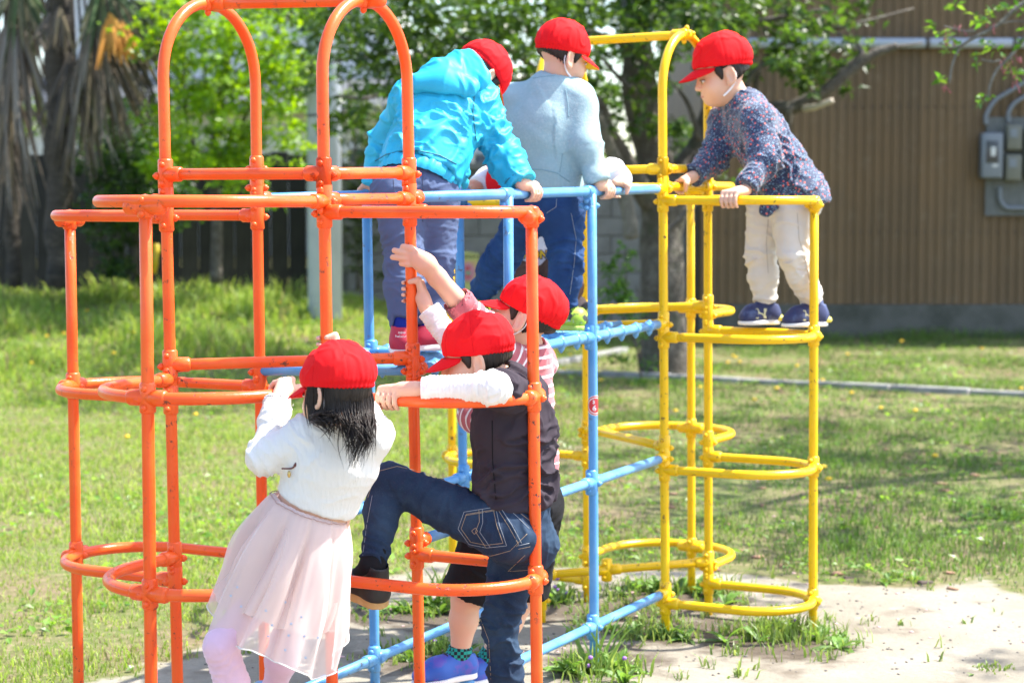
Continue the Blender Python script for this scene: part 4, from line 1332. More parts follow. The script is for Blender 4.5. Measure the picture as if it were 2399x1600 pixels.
def add_head(S, H):
    c = H.sc
    S.ell(H.p(0, -0.008, 0.030), H.A, np.array([.072, .088, .080]) * c, k=0)
    S.ell(H.p(0, 0.012, -0.038), H.A, np.array([.060, .066, .066]) * c, k=.03 * c)
    S.ell(H.p(0, 0.040, -0.076), H.A, np.array([.032, .034, .026]) * c, k=.03 * c)      # chin
    S.ell(H.p(0.034, 0.040, -0.045), H.A, np.array([.028, .030, .030]) * c, k=.02 * c)   # cheeks
    S.ell(H.p(-0.034, 0.040, -0.045), H.A, np.array([.028, .030, .030]) * c, k=.02 * c)
    S.cone(H.p(0, 0.076, -0.004), H.p(0, 0.089, -0.033), .006 * c, .0095 * c, k=.012 * c)  # nose
    for q in (-1, 1):
        S.ell(H.p(q * .009, .082, -.036), H.A, np.array([.007, .007, .006]) * c, k=.006 * c)
        S.ell(H.p(q * .030, .080, -.013), H.A, np.array([.015, .008, .009]) * c, k=.012 * c, sub=True)   # eye sockets
    S.ell(H.p(0, 0.0735, -0.058), H.A, np.array([.017, .009, .0055]) * c, k=.006 * c)     # lips
    S.ell(H.p(0, 0.0715, -0.069), H.A, np.array([.014, .009, .0055]) * c, k=.006 * c)
    for q in (-1, 1):    # ears with rim and hollow
        e = nrm(H.f * -.86 + H.r * q * .50); t = nrm(H.u * .95 - H.f * .18); w = nrm(np.cross(e, t))
        A = np.array([e, t, w])
        c0 = H.p(q * .0735, -.006, -.016)
        S.ell(c0 + e * .010 * c, A, np.array([.0195, .033, .0085]) * c, k=.005 * c)
        S.ell(c0 + e * .012 * c - w * q * .0095 * c, A, np.array([.0115, .022, .0100]) * c, k=.003 * c, sub=True)
        S.ell(c0 + e * .006 * c - t * .026 * c, A, np.array([.010, .010, .007]) * c, k=.004 * c)

def add_hand(S, W, C, ax, e1, th0=50, th1=230, r0=PR, ends=1, sc=1.0, openness=0.0, thumb=True, tdir=None, spread=1.0):
    """hand gripping a pipe. W wrist, C point on the pipe axis under the palm, ax pipe axis (towards the little finger),
    e1 direction pipe->back of the hand; fingers run from angle th0 to th1 (deg) from e1 around the pipe"""
    ax = nrm(ax); e1 = nrm(np.asarray(e1) - ax * np.dot(e1, ax)); e2 = np.cross(ax, e1)
    rf = 0.0064 * sc
    Rr = r0 + rf * 1.02
    pos = lambda off, th, rr: C + ax * off + rr * (math.cos(R(th)) * e1 + math.sin(R(th)) * e2)
    lens = (0.92, 1.0, 0.96, 0.80)
    sgn = 1 if th1 > th0 else -1
    for i in range(4):
        off = (i - 1.5) * 0.0152 * sc * spread
        ths = np.linspace(th0, th0 + (th1 - th0) * lens[i], 6)
        pts = [pos(off * (1 + .12 * openness * j), t, Rr * (1 + openness * j * .55)) for j, t in enumerate(ths)]
        K = pos(off, th0 - sgn * 18, Rr + .004 * sc)
        S.cone(W + ax * off * .55, K, .0125 * sc, .0088 * sc, k=.008 * sc)
        pr = K
        for j, p in enumerate(pts):
            S.cone(pr, p, rf * (1.22 if j == 0 else 1.06 - .05 * j), rf * (1.06 - .055 * j), k=.003)
            pr = p
    S.cone(W, (W + pos(0, th0 - sgn * 25, Rr)) / 2, .017 * sc, .019 * sc, k=.008)
    if thumb:
        o = -0.034 * sc
        b = W * .55 + pos(-.018 * sc, th0 - sgn * 40, Rr) * .45
        if tdir is None:
            m = pos(o * .9, th0 - sgn * 75, Rr + .004); t = pos(o * .75, th0 - sgn * 130, Rr + .001)
        else:
            m = b + nrm(tdir) * .024 * sc; t = m + nrm(tdir) * .022 * sc
        S.cone(b, m, .0105 * sc, .0088 * sc, k=.007); S.cone(m, t, .0085 * sc, .0066 * sc, k=.003)

# ---- person materials
M_SKIN = pmat('skin', (0.66, 0.40, 0.275), 0.52, var=[(14, (0.70, 0.37, 0.27), 0.5, 0.8)], sss=0.25, bump=[(220, 0.12, 0.001)], spec=0.35)
M_LIPS = pmat('lips', (0.50, 0.17, 0.16), 0.4)
M_EYEW = pmat('eye_white', (0.65, 0.62, 0.6), 0.25)
M_EYED = pmat('eye_dark', (0.02, 0.013, 0.01), 0.15)
M_STRAP = pmat('mask_white', (0.82, 0.82, 0.85), 0.8)
def hair_mat():
    m, nt, bs, out = newmat('hair_black')
    L = nt.links.new
    tc = N(nt, 'ShaderNodeTexCoord')
    mp = N(nt, 'ShaderNodeMapping'); mp.inputs['Scale'].default_value = (1, 1, .12)
    L(tc.outputs['Object'], mp.inputs[0])
    n = N(nt, 'ShaderNodeTexNoise', inp={'Scale': 260.0, 'Detail': 3.0}); L(mp.outputs[0], n.inputs['Vector'])
    mx = N(nt, 'ShaderNodeMix', data_type='RGBA'); mx.inputs['A'].default_value = (.004, .003, .0028, 1); mx.inputs['B'].default_value = (.036, .024, .018, 1)
    L(n.outputs['Fac'], mx.inputs['Factor']); L(mx.outputs['Result'], bs.inputs['Base Color'])
    bs.inputs['Roughness'].default_value = 0.46; bs.inputs['Specular IOR Level'].default_value = .3
    bp = N(nt, 'ShaderNodeBump', inp={'Strength': .8, 'Distance': .003}); L(n.outputs['Fac'], bp.inputs['Height']); L(bp.outputs[0], bs.inputs['Normal'])
    return m
M_HAIR = hair_mat()
M_CAP = pmat('cap_red', (0.78, 0.006, 0.012), 0.8, var=[(5, (0.82, 0.014, 0.014), 0.4, 0.7)], bump=[(420, 0.25, 0.0015)], trans=0.10, spec=0.18)
M_CAPSEAM = pmat('cap_seam', (0.56, 0.005, 0.010), 0.9, spec=.1)
M_CAPY = pmat('cap_yellow_lining', (0.80, 0.52, 0.02), 0.8, spec=.2)

def cap(H, parent, seed=0.0, tilt=0.0, lift=0.0, lining=None, sc=.97, brim_drop=0.10, puff=0.0):
    """school cap: six-panel crown gathered at the back, short brim"""
    c = H.sc * sc
    Hc = Head(H.c + H.u * lift, H.f * math.cos(tilt) + H.u * math.sin(tilt), H.u * math.cos(tilt) - H.f * math.sin(tilt), c)
    lo, hi = bounds([Hc.p(0, 0, 0.03)], 0.15 * c)
    S = SDF(lo, hi, 0.0034)
    S.ell(Hc.p(0, -0.006, 0.030), Hc.A, np.array([.084 + puff, .097 + puff, .091 + puff * .6]) * c, k=0)
    S.ell(Hc.p(0, -0.030, 0.040), Hc.A, np.array([.080 + puff, .084 + puff, .078 + puff * .6]) * c, k=.03)
    hem = Hc.p(0, 0, 0.008)
    S.cut(hem, -Hc.u + Hc.f * 0.05, 0.003)
    S.ell(Hc.p(0, -0.006, 0.022), Hc.A, np.array([.077, .090, .084]) * c, k=.002, sub=True)
    V, Q = S.mesh(); V = relax(V, Q, 2)
    Lc = Hc.loc(V); Nn = vnormals(V, Q)
    ang = np.arctan2(Lc[:, 0], Lc[:, 1] + .006); rad = np.hypot(Lc[:, 0], Lc[:, 1] + .006); hgt = Lc[:, 2]
    d = np.zeros(len(V))
    for k in range(3):
        a = k * math.pi / 3 + .52
        dist = np.abs(rad * np.sin(ang - a))
        d += -0.0008 * np.exp(-(dist / .0035) ** 2) + .0004 * np.exp(-((dist - .008) / .005) ** 2)
    back = sstep((np.abs(ang) - 1.75) / .55)
    low = np.exp(-np.clip(hgt - .008, 0, 1) / .028)
    d += back * low * 0.0020 * np.sin(ang * 52 + 3 * noise(Lc * 18 + seed)) * (0.5 + 0.5 * low)
    d -= back * 0.004 * np.exp(-((hgt - .014) / .007) ** 2)
    d += -0.0012 * np.exp(-((hgt - .016) / .0025) ** 2) * (1 - back)
    q = Lc * np.array([14, 14, 9]) + seed
    d += 0.0060 * noise(q) * (0.4 + .8 * sstep((hgt - .02) / .05)) + 0.0030 * (np.exp(-(noise(q * 1.7 + 5) / .16) ** 2) - .4) * sstep((hgt - .012) / .03)
    V = V + Nn * (d * c)[:, None]
    me = mesh_of('cap', V, Q, [M_CAP]); o = link('cap', me, parent)
    bvh = raycaster(V, Q); cc = Hc.p(0, -.006, .03)
    for k in range(6):
        az = k * math.pi / 3 + .52
        P = []
        for el in np.linspace(-.12, 1.5, 16):
            dd = (math.cos(el) * math.sin(az)) * Hc.r + (math.cos(el) * math.cos(az)) * Hc.f + math.sin(el) * Hc.u
            far = cc + dd * .3
            hit = bvh.ray_cast(Vector(far), Vector(-dd))[0]
            if hit is not None: P.append(np.array(hit) - dd * .0002)
        if len(P) > 4: obj('seam', tube(np.array(P), .0006, 4, False), M_CAPSEAM, o)
    # brim: curved tongue with thickness
    nu, nv = 25, 9
    P = []
    for side in (0, 1):
        for j in range(nv):
            for i in range(nu):
                a = (i / (nu - 1) - .5) * 2 * 1.15
                t = j / (nv - 1)
                reach = .056 * (max(0.0, math.cos(a * 1.30)) ** .6)
                rx, rf_ = (.076 + (.0055 if j else 0)) + t * reach * .55, (.086 + (.0075 if j else 0)) + t * reach
                x = rx * math.sin(a); y = rf_ * math.cos(a) - .006
                z = 0.0125 - .010 * (1 - math.cos(a)) - (brim_drop * 4.6 + .10 * math.cos(a)) * t * reach - 1.3 * x * x * t * (reach / .056) - 0.0032 * side
                P.append(Hc.p(x, y, z))
    P = np.array(P)
    i, j = np.meshgrid(np.arange(nu - 1), np.arange(nv - 1), indexing='ij'); i = i.ravel(); j = j.ravel()
    top = np.stack([j * nu + i, j * nu + i + 1, (j + 1) * nu + i + 1, (j + 1) * nu + i], 1)[:, ::-1]; off = nu * nv
    bot = top[:, ::-1] + off
    edge = []
    for i in range(nu - 1): edge.append(((nv - 1) * nu + i, (nv - 1) * nu + i + 1, off + (nv - 1) * nu + i + 1, off + (nv - 1) * nu + i))
    for j in range(nv - 1):
        edge.append((j * nu, (j + 1) * nu, off + (j + 1) * nu, off + j * nu)); edge.append((j * nu + nu - 1, off + j * nu + nu - 1, off + (j + 1) * nu + nu - 1, (j + 1) * nu + nu - 1))
    Fq = np.concatenate([top, bot, np.array(edge)])
    mi = np.concatenate([np.zeros(len(top)), np.ones(len(bot)), np.zeros(len(edge))]).astype(int)
    obj('brim', (P, Fq), [M_CAP, lining or M_CAP], o, True, mi)
    return o

def short_hair(H, parent, low=-0.045, sideburn=True, seed=0.0, nape_w=1.0):
    S = SDF(*bounds([H.p(0, 0, 0)], 0.125 * H.sc), 0.0032)
    S.ell(H.p(0, -0.010, 0.026), H.A, np.array([.0775, .0925, .083]) * H.sc, k=0)
    S.ell(H.p(0, -0.026, -0.012), H.A, np.array([.070, .070, .060]) * H.sc, k=.02)
    S.cut(H.p(0, 0.006, 0.012), H.f * 1.0 - H.u * .25, 0.004)      # clear the face
    for q in (-1, 1): S.ell(H.p(q * .080, -.004, -.022), H.A, np.array([.030, .022, .034]) * H.sc, k=.004, sub=True)
    S.cut(H.p(0, 0.0, low), -H.u - H.f * .38, 0.004)                  # nape line
    V, Q = S.mesh(); V = relax(V, Q, 1)
    Lc = H.loc(V); ang = np.arctan2(Lc[:, 0], Lc[:, 1])
    Nn = vnormals(V, Q)
    st = noise(np.stack([ang * 26, Lc[:, 2] * 14, np.zeros(len(V))], 1) + seed)
    V = V + Nn * (0.0022 * st)[:, None]
    lowm = sstep((-Lc[:, 2] - .005) / .03)
    V = V - H.u * (0.010 * lowm * np.clip(st, -.4, 1))[:, None]
    o = link('hair', mesh_of('hair', V, Q, M_HAIR), parent)
    if sideburn:
        for q in (-1, 1):
            S = SDF(*bounds([H.p(q * .066, .035, -.005)], .05), .0028)
            S.ell(H.p(q * .0655, .018, .012), H.A, np.array([.0085, .016, .024]) * H.sc, k=0)
            S.ell(H.p(q * .0655, .014, -.010), H.A, np.array([.0055, .0075, .016]) * H.sc, k=.008)
            V, Q = S.mesh()
            link('sideburn', mesh_of('sideburn', V, Q, M_HAIR), o)
    return o

def face(H, parent):
    for q in (-1, 1):
        c = H.p(q * .029, .0715, -.014)
        v, f = ico((0, 0, 0), 1.0, 2)
        v = c + (v * np.array([.0125, .006, .0048]) * H.sc) @ H.A
        e = obj('eye', (v, f), M_EYEW, parent)
        v, f = ico((0, 0, 0), 1.0, 2)
        v = H.p(q * .029, .0755, -.014) + (v * np.array([.0055, .003, .0046]) * H.sc) @ H.A
        obj('pupil', (v, f), M_EYED, e)
        P = [H.p(q * x, y, z) for x, y, z in ((.016, .0775, -.0105), (.024, .080, -.0075), (.033, .077, -.0075), (.043, .068, -.012))]
        obj('eyelid', tube(smooth_path(P, 4), .0013 * H.sc, 6), M_EYED, e)
        P = [H.p(q * x, y, z) for x, y, z in ((.014, .083, .003), (.026, .083, .007), (.040, .075, .005))]
        obj('eyebrow', tube(smooth_path(P, 4), .0019 * H.sc, 6), M_HAIR, parent)
    P = [H.p(x, y, z) for x, y, z in ((-.019, .071, -.064), (-.010, .0795, -.0635), (0, .082, -.0635), (.010, .0795, -.0635), (.019, .071, -.064))]
    obj('lips', tube(smooth_path(P, 5), np.array([.001] + [.0028] * 19 + [.001]) * H.sc, 8), M_LIPS, parent)

def mask_loop(H, parent, q=1, low=(.030, -.082)):
    """white ear loop of a face mask pulled under the chin"""
    pts = [H.p(q * .068, -.026, .006), H.p(q * .0745, -.033, -.012), H.p(q * .0735, -.030, -.032), H.p(q * .067, -.016, -.052), H.p(q * .0615, .000, -.066), H.p(q * .054, low[0], low[1])]
    obj('mask_loop', tube(smooth_path(pts, 6), np.array([.0016] * 15 + [.0023] * 16) * H.sc, 7, flat=1.6), M_STRAP, parent)

o_bv = {}
def shoe(name, parent, A, T, up, mats, sc=1.0, sole_th=.016, stripe=None, collar=True, w=1.0):
    """A = ankle joint, T = toe tip on the sole plane; up = sole normal"""
    up = nrm(up); f = np.asarray(T) - np.asarray(A); f = nrm(f - up * np.dot(f, up)); r = np.cross(f, up)
    hgt = np.dot(np.asarray(A) - np.asarray(T), up)         # ankle height above the sole
    toe = np.asarray(T, float); L_ = np.dot(toe - np.asarray(A), f)
    base = lambda x, y, z: np.asarray(A) - up * hgt + f * x + r * y + up * z
    rw = .031 * sc * w
    S = SDF(*bounds([A, T, base(-.06, 0, 0)], .06), .003)
    S.cone(base(-.018, 0, .034 * sc), base(-.012, 0, hgt + .004), .031 * sc, .029 * sc, k=.012)
    S.cone(base(-.018, 0, .030 * sc), base(L_ * .5, 0, .030 * sc), .030 * sc, .033 * sc, k=.02, flat=(r, w))
    S.cone(base(L_ * .5, 0, .026 * sc), base(L_ - .028 * sc, 0, .022 * sc), .034 * sc, .028 * sc, k=.02, flat=(up, .85))
    S.cone(base(.0, 0, .050 * sc), base(L_ * .55, 0, .040 * sc), .026 * sc, .022 * sc, k=.02)
    S.cut(base(0, 0, sole_th * .7), -up, .003)
    if collar:
        S.cone(base(-.012, 0, hgt + .006), base(-.012, 0, hgt + .05), .0255 * sc, .03 * sc, k=.003, sub=True)
        S.cut(base(-.012, 0, hgt + .012), up - f * .25, .003)
    o, V, Q = sdf_obj(name, S, mats[0], parent, it=2)
    S = SDF(*bounds([A, T, base(-.06, 0, 0)], .05), .003)
    S.cone(base(-.016, 0, .004), base(L_ * .5, 0, .004), .0335 * sc, .036 * sc, k=0, flat=(r, w))
    S.cone(base(L_ * .5, 0, .004), base(L_ - .030 * sc, 0, .004), .036 * sc, .032 * sc, k=.02)
    S.cut(base(0, 0, 0), -up, .003); S.cut(base(0, 0, sole_th), up + f * .05, .003)
    so, _, _ = sdf_obj('sole', S, mats[1], o, it=1)
    bvs = raycaster(V, Q); o_bv[o.name] = bvs
    # laces and tongue
    if len(mats) > 2 and mats[2]:
        for k in range(3):
            x = L_ * (.30 + .10 * k); z = .068 * sc - .006 * k
            P = [base(x, -.022 * sc, z - .010), base(x + .004, 0, z + .004 - .002 * k), base(x, .022 * sc, z - .010)]
            obj('lace', tube(smooth_path(P, 4), .0028 * sc, 6), mats[2], o)
    return o, base, L_, r, f, up

def skeleton_bones(J):
    b = [(J['pel'], J['chest'])]
    for q in 'ab':
        b += [(J['sh' + q], J['el' + q]), (J['el' + q], J['wr' + q])]
    return b
def leg_bones(J):
    b = []
    for q in 'ab': b += [(J['hip' + q], J['kn' + q]), (J['kn' + q], J['an' + q])]
    return b

def torso_prims(S, J, g, k=.03, waist=1.0, depth=.74):
    """torso from the pelvis to the shoulders; g = cloth thickness"""
    fr = J['front']; sc = J.get('sc', 1.0)
    p, c, n = J['pel'], J['chest'], J['neck']
    m = p * .5 + c * .5
    S.cone(p, m, (.094 * waist) * sc + g, (.090 * waist) * sc + g, k=k, flat=(fr, depth))
    S.cone(m, c, (.090 * waist) * sc + g, .097 * sc + g, k=k, flat=(fr, depth))
    S.cone(c, n * .75 + c * .25, .092 * sc + g, .062 * sc + g, k=k, flat=(fr, .8))
    for q in 'ab': S.cone(c * .25 + n * .75, J['sh' + q], .042 * sc + g, .040 * sc + g, k=k)
def arm_prims(S, J, q, g, k=.014, up=1.0, fore=1.0, upto=1.0):
    sc = J.get('sc', 1.0)
    S.cone(J['sh' + q], J['el' + q], (.036 * sc + g) * up, (.030 * sc + g) * up, k=k * 1.6)
    e = J['el' + q]; w = J['wr' + q]
    S.cone(e, e + (w - e) * upto, (.030 * sc + g) * fore, (.022 * sc + g) * fore, k=k)
def leg_prims(S, J, q, g, k=.02, cut=1.0, th=1.0, cf=1.0):
    sc = J.get('sc', 1.0)
    h, kn, an = J['hip' + q], J['kn' + q], J['an' + q]
    S.cone(h, kn, (.066 * sc + g) * th, (.043 * sc + g) * th, k=k)
    m = kn * .62 + an * .38
    S.cone(kn, m, (.043 * sc + g) * cf, (.042 * sc + g) * cf, k=k * .8)
    S.cone(m, kn + (an - kn) * cut, (.042 * sc + g) * cf, (.029 * sc + g) * cf, k=k * .8)

def body(J, H, parent, hands, h=.0036, face_on=True):
    pts = [J[k] for k in J if isinstance(J[k], np.ndarray) and k != 'front'] + [H.p(0, .1, .11), H.p(0, -.1, -.1), H.p(.1, 0, .11), H.p(-.1, 0, 0)] + [x['C'] for x in hands]
    lo, hi = bounds(pts, .075)
    S = SDF(lo, hi, h)
    torso_prims(S, J, -.008)
    sc = J.get('sc', 1.0)
    S.cone(J['pel'] - nrm(J['chest'] - J['pel']) * .03, J['pel'], .078 * sc, .085 * sc, k=.03, flat=(J['front'], .8))
    for q in 'ab':
        arm_prims(S, J, q, -.006); leg_prims(S, J, q, J.get('legg', -.016))
        S.cone(J['an' + q], J['toe' + q] * .8 + J['an' + q] * .2, .024 * sc, .016 * sc, k=.02)
    S.cone(J['neck'], H.p(0, -.014, -.035), .036 * sc, .038 * sc, k=.025)
    add_head(S, H)
    for hd in hands: add_hand(S, **hd)
    o, V, Q = sdf_obj('body', S, M_SKIN, parent, it=1)
    return o

STITCH = None
def raycaster(V, Q):
    from mathutils.bvhtree import BVHTree
    return BVHTree.FromPolygons([tuple(v) for v in V], [tuple(int(i) for i in q) for q in Q])
def on_surface(bvh, px, py, off=.0012):
    o = Vector((0, 0, CAM_H)); d = (Vector(at(px, py, 5.0)) - o).normalized()
    hit, n, i, dist = bvh.ray_cast(o, d)
    if hit is None: return None
    return np.array(hit - d * off)
def stitch(name, bvh, pts, r, mat, parent, n=10, off=.0012):
    P = []
    for (a, b) in zip(pts[:-1], pts[1:]):
        for t in np.linspace(0, 1, n, endpoint=False): P.append((a[0] + (b[0] - a[0]) * t, a[1] + (b[1] - a[1]) * t))
    P.append(pts[-1])
    W = [on_surface(bvh, x, y, off) for x, y in P]
    W = [w for w in W if w is not None]
    if len(W) < 3: return
    return obj(name, tube(np.array(W), r, 5), mat, parent)
# ================================================================== CHILDREN
def fabric(name, col, var=None, weave=900, rough=0.88, sheen=0.0, trans=0.0, bump=0.25, spec=0.15):
    return pmat(name, col, rough, var=var or [(6, tuple(min(1, c * 1.12) for c in col), 0.4, 0.7)], bump=[(weave, bump, 0.0012)], sheen=sheen, trans=trans, spec=spec)
M_DENIM = pmat('denim_dark', (0.015, 0.029, 0.060), 0.8, var=[(7, (0.038, 0.072, 0.122), 0.45, 0.75), (420, (0.045, 0.07, 0.10), 0.55, 0.8)], bump=[(700, .3, .001)], spec=.15)
M_DENIM2 = pmat('denim_blue', (0.018, 0.050, 0.14), 0.8, var=[(7, (0.035, 0.09, 0.21), 0.45, 0.75), (420, (0.06, 0.12, 0.24), 0.6, 0.85)], bump=[(700, .3, .001)], spec=.15)
M_THREAD = pmat('thread_tan', (0.34, 0.25, 0.16), 0.8)
M_THREADW = pmat('thread_pale', (0.28, 0.31, 0.34), 0.8)
M_TEE = fabric('tee_charcoal', (0.038, 0.030, 0.039))
M_RIB = fabric('rib_white', (0.74, 0.70, 0.66), weave=500)
M_GAUZE = pmat('gauze_white', (0.78, 0.76, 0.72), .88, bump=[(150, .8, .004)], mapscale=(1, 1, .12), trans=.12, spec=.15)
M_SLATE = fabric('slate_stretch', (0.082, 0.115, 0.205))
M_SWEAT = pmat('sweat_aqua', (0.30, 0.425, 0.455), .92, var=[(130, (0.37, 0.49, 0.51), .45, .65), (5, (0.27, 0.40, 0.43), .45, .7)], bump=[(260, .5, .002)], spec=.1)
M_PALE = fabric('pale_twill', (0.64, 0.60, 0.54), var=[(7, (0.58, 0.54, 0.49), .4, .7)])
M_BLACKC = fabric('black_cotton', (0.012, 0.012, 0.014))
M_BROWN = fabric('brown_cotton', (0.11, 0.062, 0.045))
M_WHITEC = fabric('white_cotton', (0.78, 0.78, 0.80))
M_TIGHTS = fabric('tights_pink', (0.70, 0.46, 0.58), sheen=.5, trans=.08, rough=.7)
M_JACKET = pmat('jacket_cyan', (0.02, 0.40, 0.60), 0.55, var=[(5, (0.03, 0.50, 0.72), .4, .7)], bump=[(60, .15, .003)], spec=.35, trans=.06)
M_JHOOD = M_JACKET
M_SNR = pmat('shoe_red', (0.42, 0.018, 0.05), 0.65, bump=[(500, .2, .001)])
M_SNW = pmat('shoe_white', (0.78, 0.76, 0.72), 0.5)
M_SNN = pmat('shoe_navy', (0.022, 0.03, 0.10), 0.6, var=[(22, (0.07, 0.10, 0.22), .52, .66)], bump=[(500, .2, .001)])
M_SNL = pmat('shoe_lime', (0.33, 0.50, 0.03), 0.5, var=[(24, (0.02, 0.02, 0.022), .50, .56), (40, (0.5, 0.52, 0.5), .62, .68)])
M_SNY = pmat('shoe_yellow', (0.70, 0.62, 0.10), 0.5)
M_SNB = pmat('shoe_blue', (0.02, 0.10, 0.45), 0.5, var=[(26, (0.10, 0.08, 0.42), .52, .62)])
M_SNK = pmat('shoe_black', (0.012, 0.012, 0.013), 0.5)
M_TAN = pmat('shoe_tan', (0.50, 0.30, 0.11), 0.6, var=[(40, (0.6, 0.42, 0.2), .5, .7)])
M_BLUSOCK = fabric('sock_blue', (0.012, 0.03, 0.24))

def stripe_mat():
    m, nt, bs, out = newmat('stripe_red_white'); L = nt.links.new
    a = N(nt, 'ShaderNodeAttribute', attribute_name='st')
    mu = N(nt, 'ShaderNodeMath', operation='MULTIPLY'); L(a.outputs['Fac'], mu.inputs[0]); mu.inputs[1].default_value = 1 / 0.0255
    fr = N(nt, 'ShaderNodeMath', operation='FRACT'); L(mu.outputs[0], fr.inputs[0])
    lt = N(nt, 'ShaderNodeMath', operation='LESS_THAN'); L(fr.outputs[0], lt.inputs[0]); lt.inputs[1].default_value = 0.27
    gt = N(nt, 'ShaderNodeMath', operation='GREATER_THAN'); L(a.outputs['Fac'], gt.inputs[0]); gt.inputs[1].default_value = 0.0
    mm = N(nt, 'ShaderNodeMath', operation='MULTIPLY'); L(lt.outputs[0], mm.inputs[0]); L(gt.outputs[0], mm.inputs[1])
    tc = N(nt, 'ShaderNodeTexCoord'); n = N(nt, 'ShaderNodeTexNoise', inp={'Scale': 500.0, 'Detail': 2.0}); L(tc.outputs['Object'], n.inputs['Vector'])
    base = N(nt, 'ShaderNodeMix', data_type='RGBA'); base.inputs['A'].default_value = (.34, .045, .065, 1); base.inputs['B'].default_value = (.48, .13, .15, 1); L(n.outputs['Fac'], base.inputs['Factor'])
    mx = N(nt, 'ShaderNodeMix', data_type='RGBA'); L(base.outputs['Result'], mx.inputs['A']); mx.inputs['B'].default_value = (.76, .70, .69, 1); L(mm.outputs[0], mx.inputs['Factor'])
    L(mx.outputs['Result'], bs.inputs['Base Color']); bs.inputs['Roughness'].default_value = .9; bs.inputs['Sheen Weight'].default_value = .3
    bp = N(nt, 'ShaderNodeBump', inp={'Strength': .4, 'Distance': .0012}); L(n.outputs['Fac'], bp.inputs['Height']); L(bp.outputs[0], bs.inputs['Normal'])
    return m
def floral_mat():
    m, nt, bs, out = newmat('floral_navy'); L = nt.links.new
    tc = N(nt, 'ShaderNodeTexCoord')
    def vor(sc, off):
        mp = N(nt, 'ShaderNodeMapping'); mp.inputs['Location'].default_value = off; L(tc.outputs['Object'], mp.inputs[0])
        v = N(nt, 'ShaderNodeTexVoronoi', inp={'Scale': sc, 'Randomness': .9}); L(mp.outputs[0], v.inputs['Vector']); return v
    def spot(v, r, cur, col):
        lt = N(nt, 'ShaderNodeMapRange', inp={'From Min': r, 'From Max': r * .8}); L(v.outputs['Distance'], lt.inputs[0])
        mx = N(nt, 'ShaderNodeMix', data_type='RGBA'); L(lt.outputs[0], mx.inputs['Factor'])
        if isinstance(cur, tuple): mx.inputs['A'].default_value = c4(cur)
        else: L(cur, mx.inputs['A'])
        mx.inputs['B'].default_value = c4(col); return mx.outputs['Result']
    cur = spot(vor(120, (.3, .1, 0)), .33, (0.014, 0.024, 0.075), (0.13, 0.24, 0.36))
    cur = spot(vor(170, (.7, .4, .2)), .28, cur, (0.06, 0.13, 0.19))
    cur = spot(vor(150, (.1, .9, .5)), .20, cur, (0.34, 0.44, 0.50))
    cur = spot(vor(72, (.5, .5, .5)), .26, cur, (0.62, 0.085, 0.07))
    cur = spot(vor(72, (.5, .5, .5)), .10, cur, (0.78, 0.36, 0.2))
    L(cur, bs.inputs['Base Color']); bs.inputs['Roughness'].default_value = .8; bs.inputs['Sheen Weight'].default_value = .3
    n = N(nt, 'ShaderNodeTexNoise', inp={'Scale': 700.0}); L(tc.outputs['Object'], n.inputs['Vector'])
    bp = N(nt, 'ShaderNodeBump', inp={'Strength': .3, 'Distance': .001}); L(n.outputs['Fac'], bp.inputs['Height']); L(bp.outputs[0], bs.inputs['Normal'])
    return m
def check_mat():
    m, nt, bs, out = newmat('sock_teal_check'); L = nt.links.new
    tc = N(nt, 'ShaderNodeTexCoord')
    sep = N(nt, 'ShaderNodeSeparateXYZ'); L(tc.outputs['Object'], sep.inputs[0])
    ck = N(nt, 'ShaderNodeTexChecker', inp={'Scale': 120.0}); L(tc.outputs['Object'], ck.inputs['Vector'])
    ck.inputs['Color1'].default_value = (.012, .30, .24, 1); ck.inputs['Color2'].default_value = (.01, .012, .02, 1)
    L(ck.outputs['Color'], bs.inputs['Base Color']); bs.inputs['Roughness'].default_value = .9
    return m
M_STRIPE, M_FLORAL, M_CHECK = stripe_mat(), floral_mat(), check_mat()

def JJ(d, sc=1.0):
    J = {}
    for k, v in d.items():
        J[k] = v if k == 'legg' else (nrm(v) if k == 'front' else at(*v))
    J['sc'] = sc
    return J
def neck_hole(S, J, H, r=.042, drop=.0):
    a = J['neck'] * .8 + H.c * .2
    d = nrm(H.c - J['neck'])
    S.cone(a - d * (.015 + drop), a + d * .08, r, r * 1.3, k=.004, sub=True)
def pts_of(J): return [v for k, v in J.items() if isinstance(v, np.ndarray) and k not in ('front',)]
def upper_bounds(J, pad=.09):
    return bounds([J[k] for k in ('pel', 'chest', 'neck', 'sha', 'shb', 'ela', 'elb', 'wra', 'wrb')], pad)
def lower_bounds(J, pad=.10):
    return bounds([J[k] for k in ('pel', 'hipa', 'hipb', 'kna', 'knb', 'ana', 'anb')], pad)
def cuff(S, J, q, upto, r=.05):
    e, w = J['el' + q], J['wr' + q]
    p = e + (w - e) * upto
    S.cut(p, w - e, .003, where=(p + nrm(w - e) * .03, r))
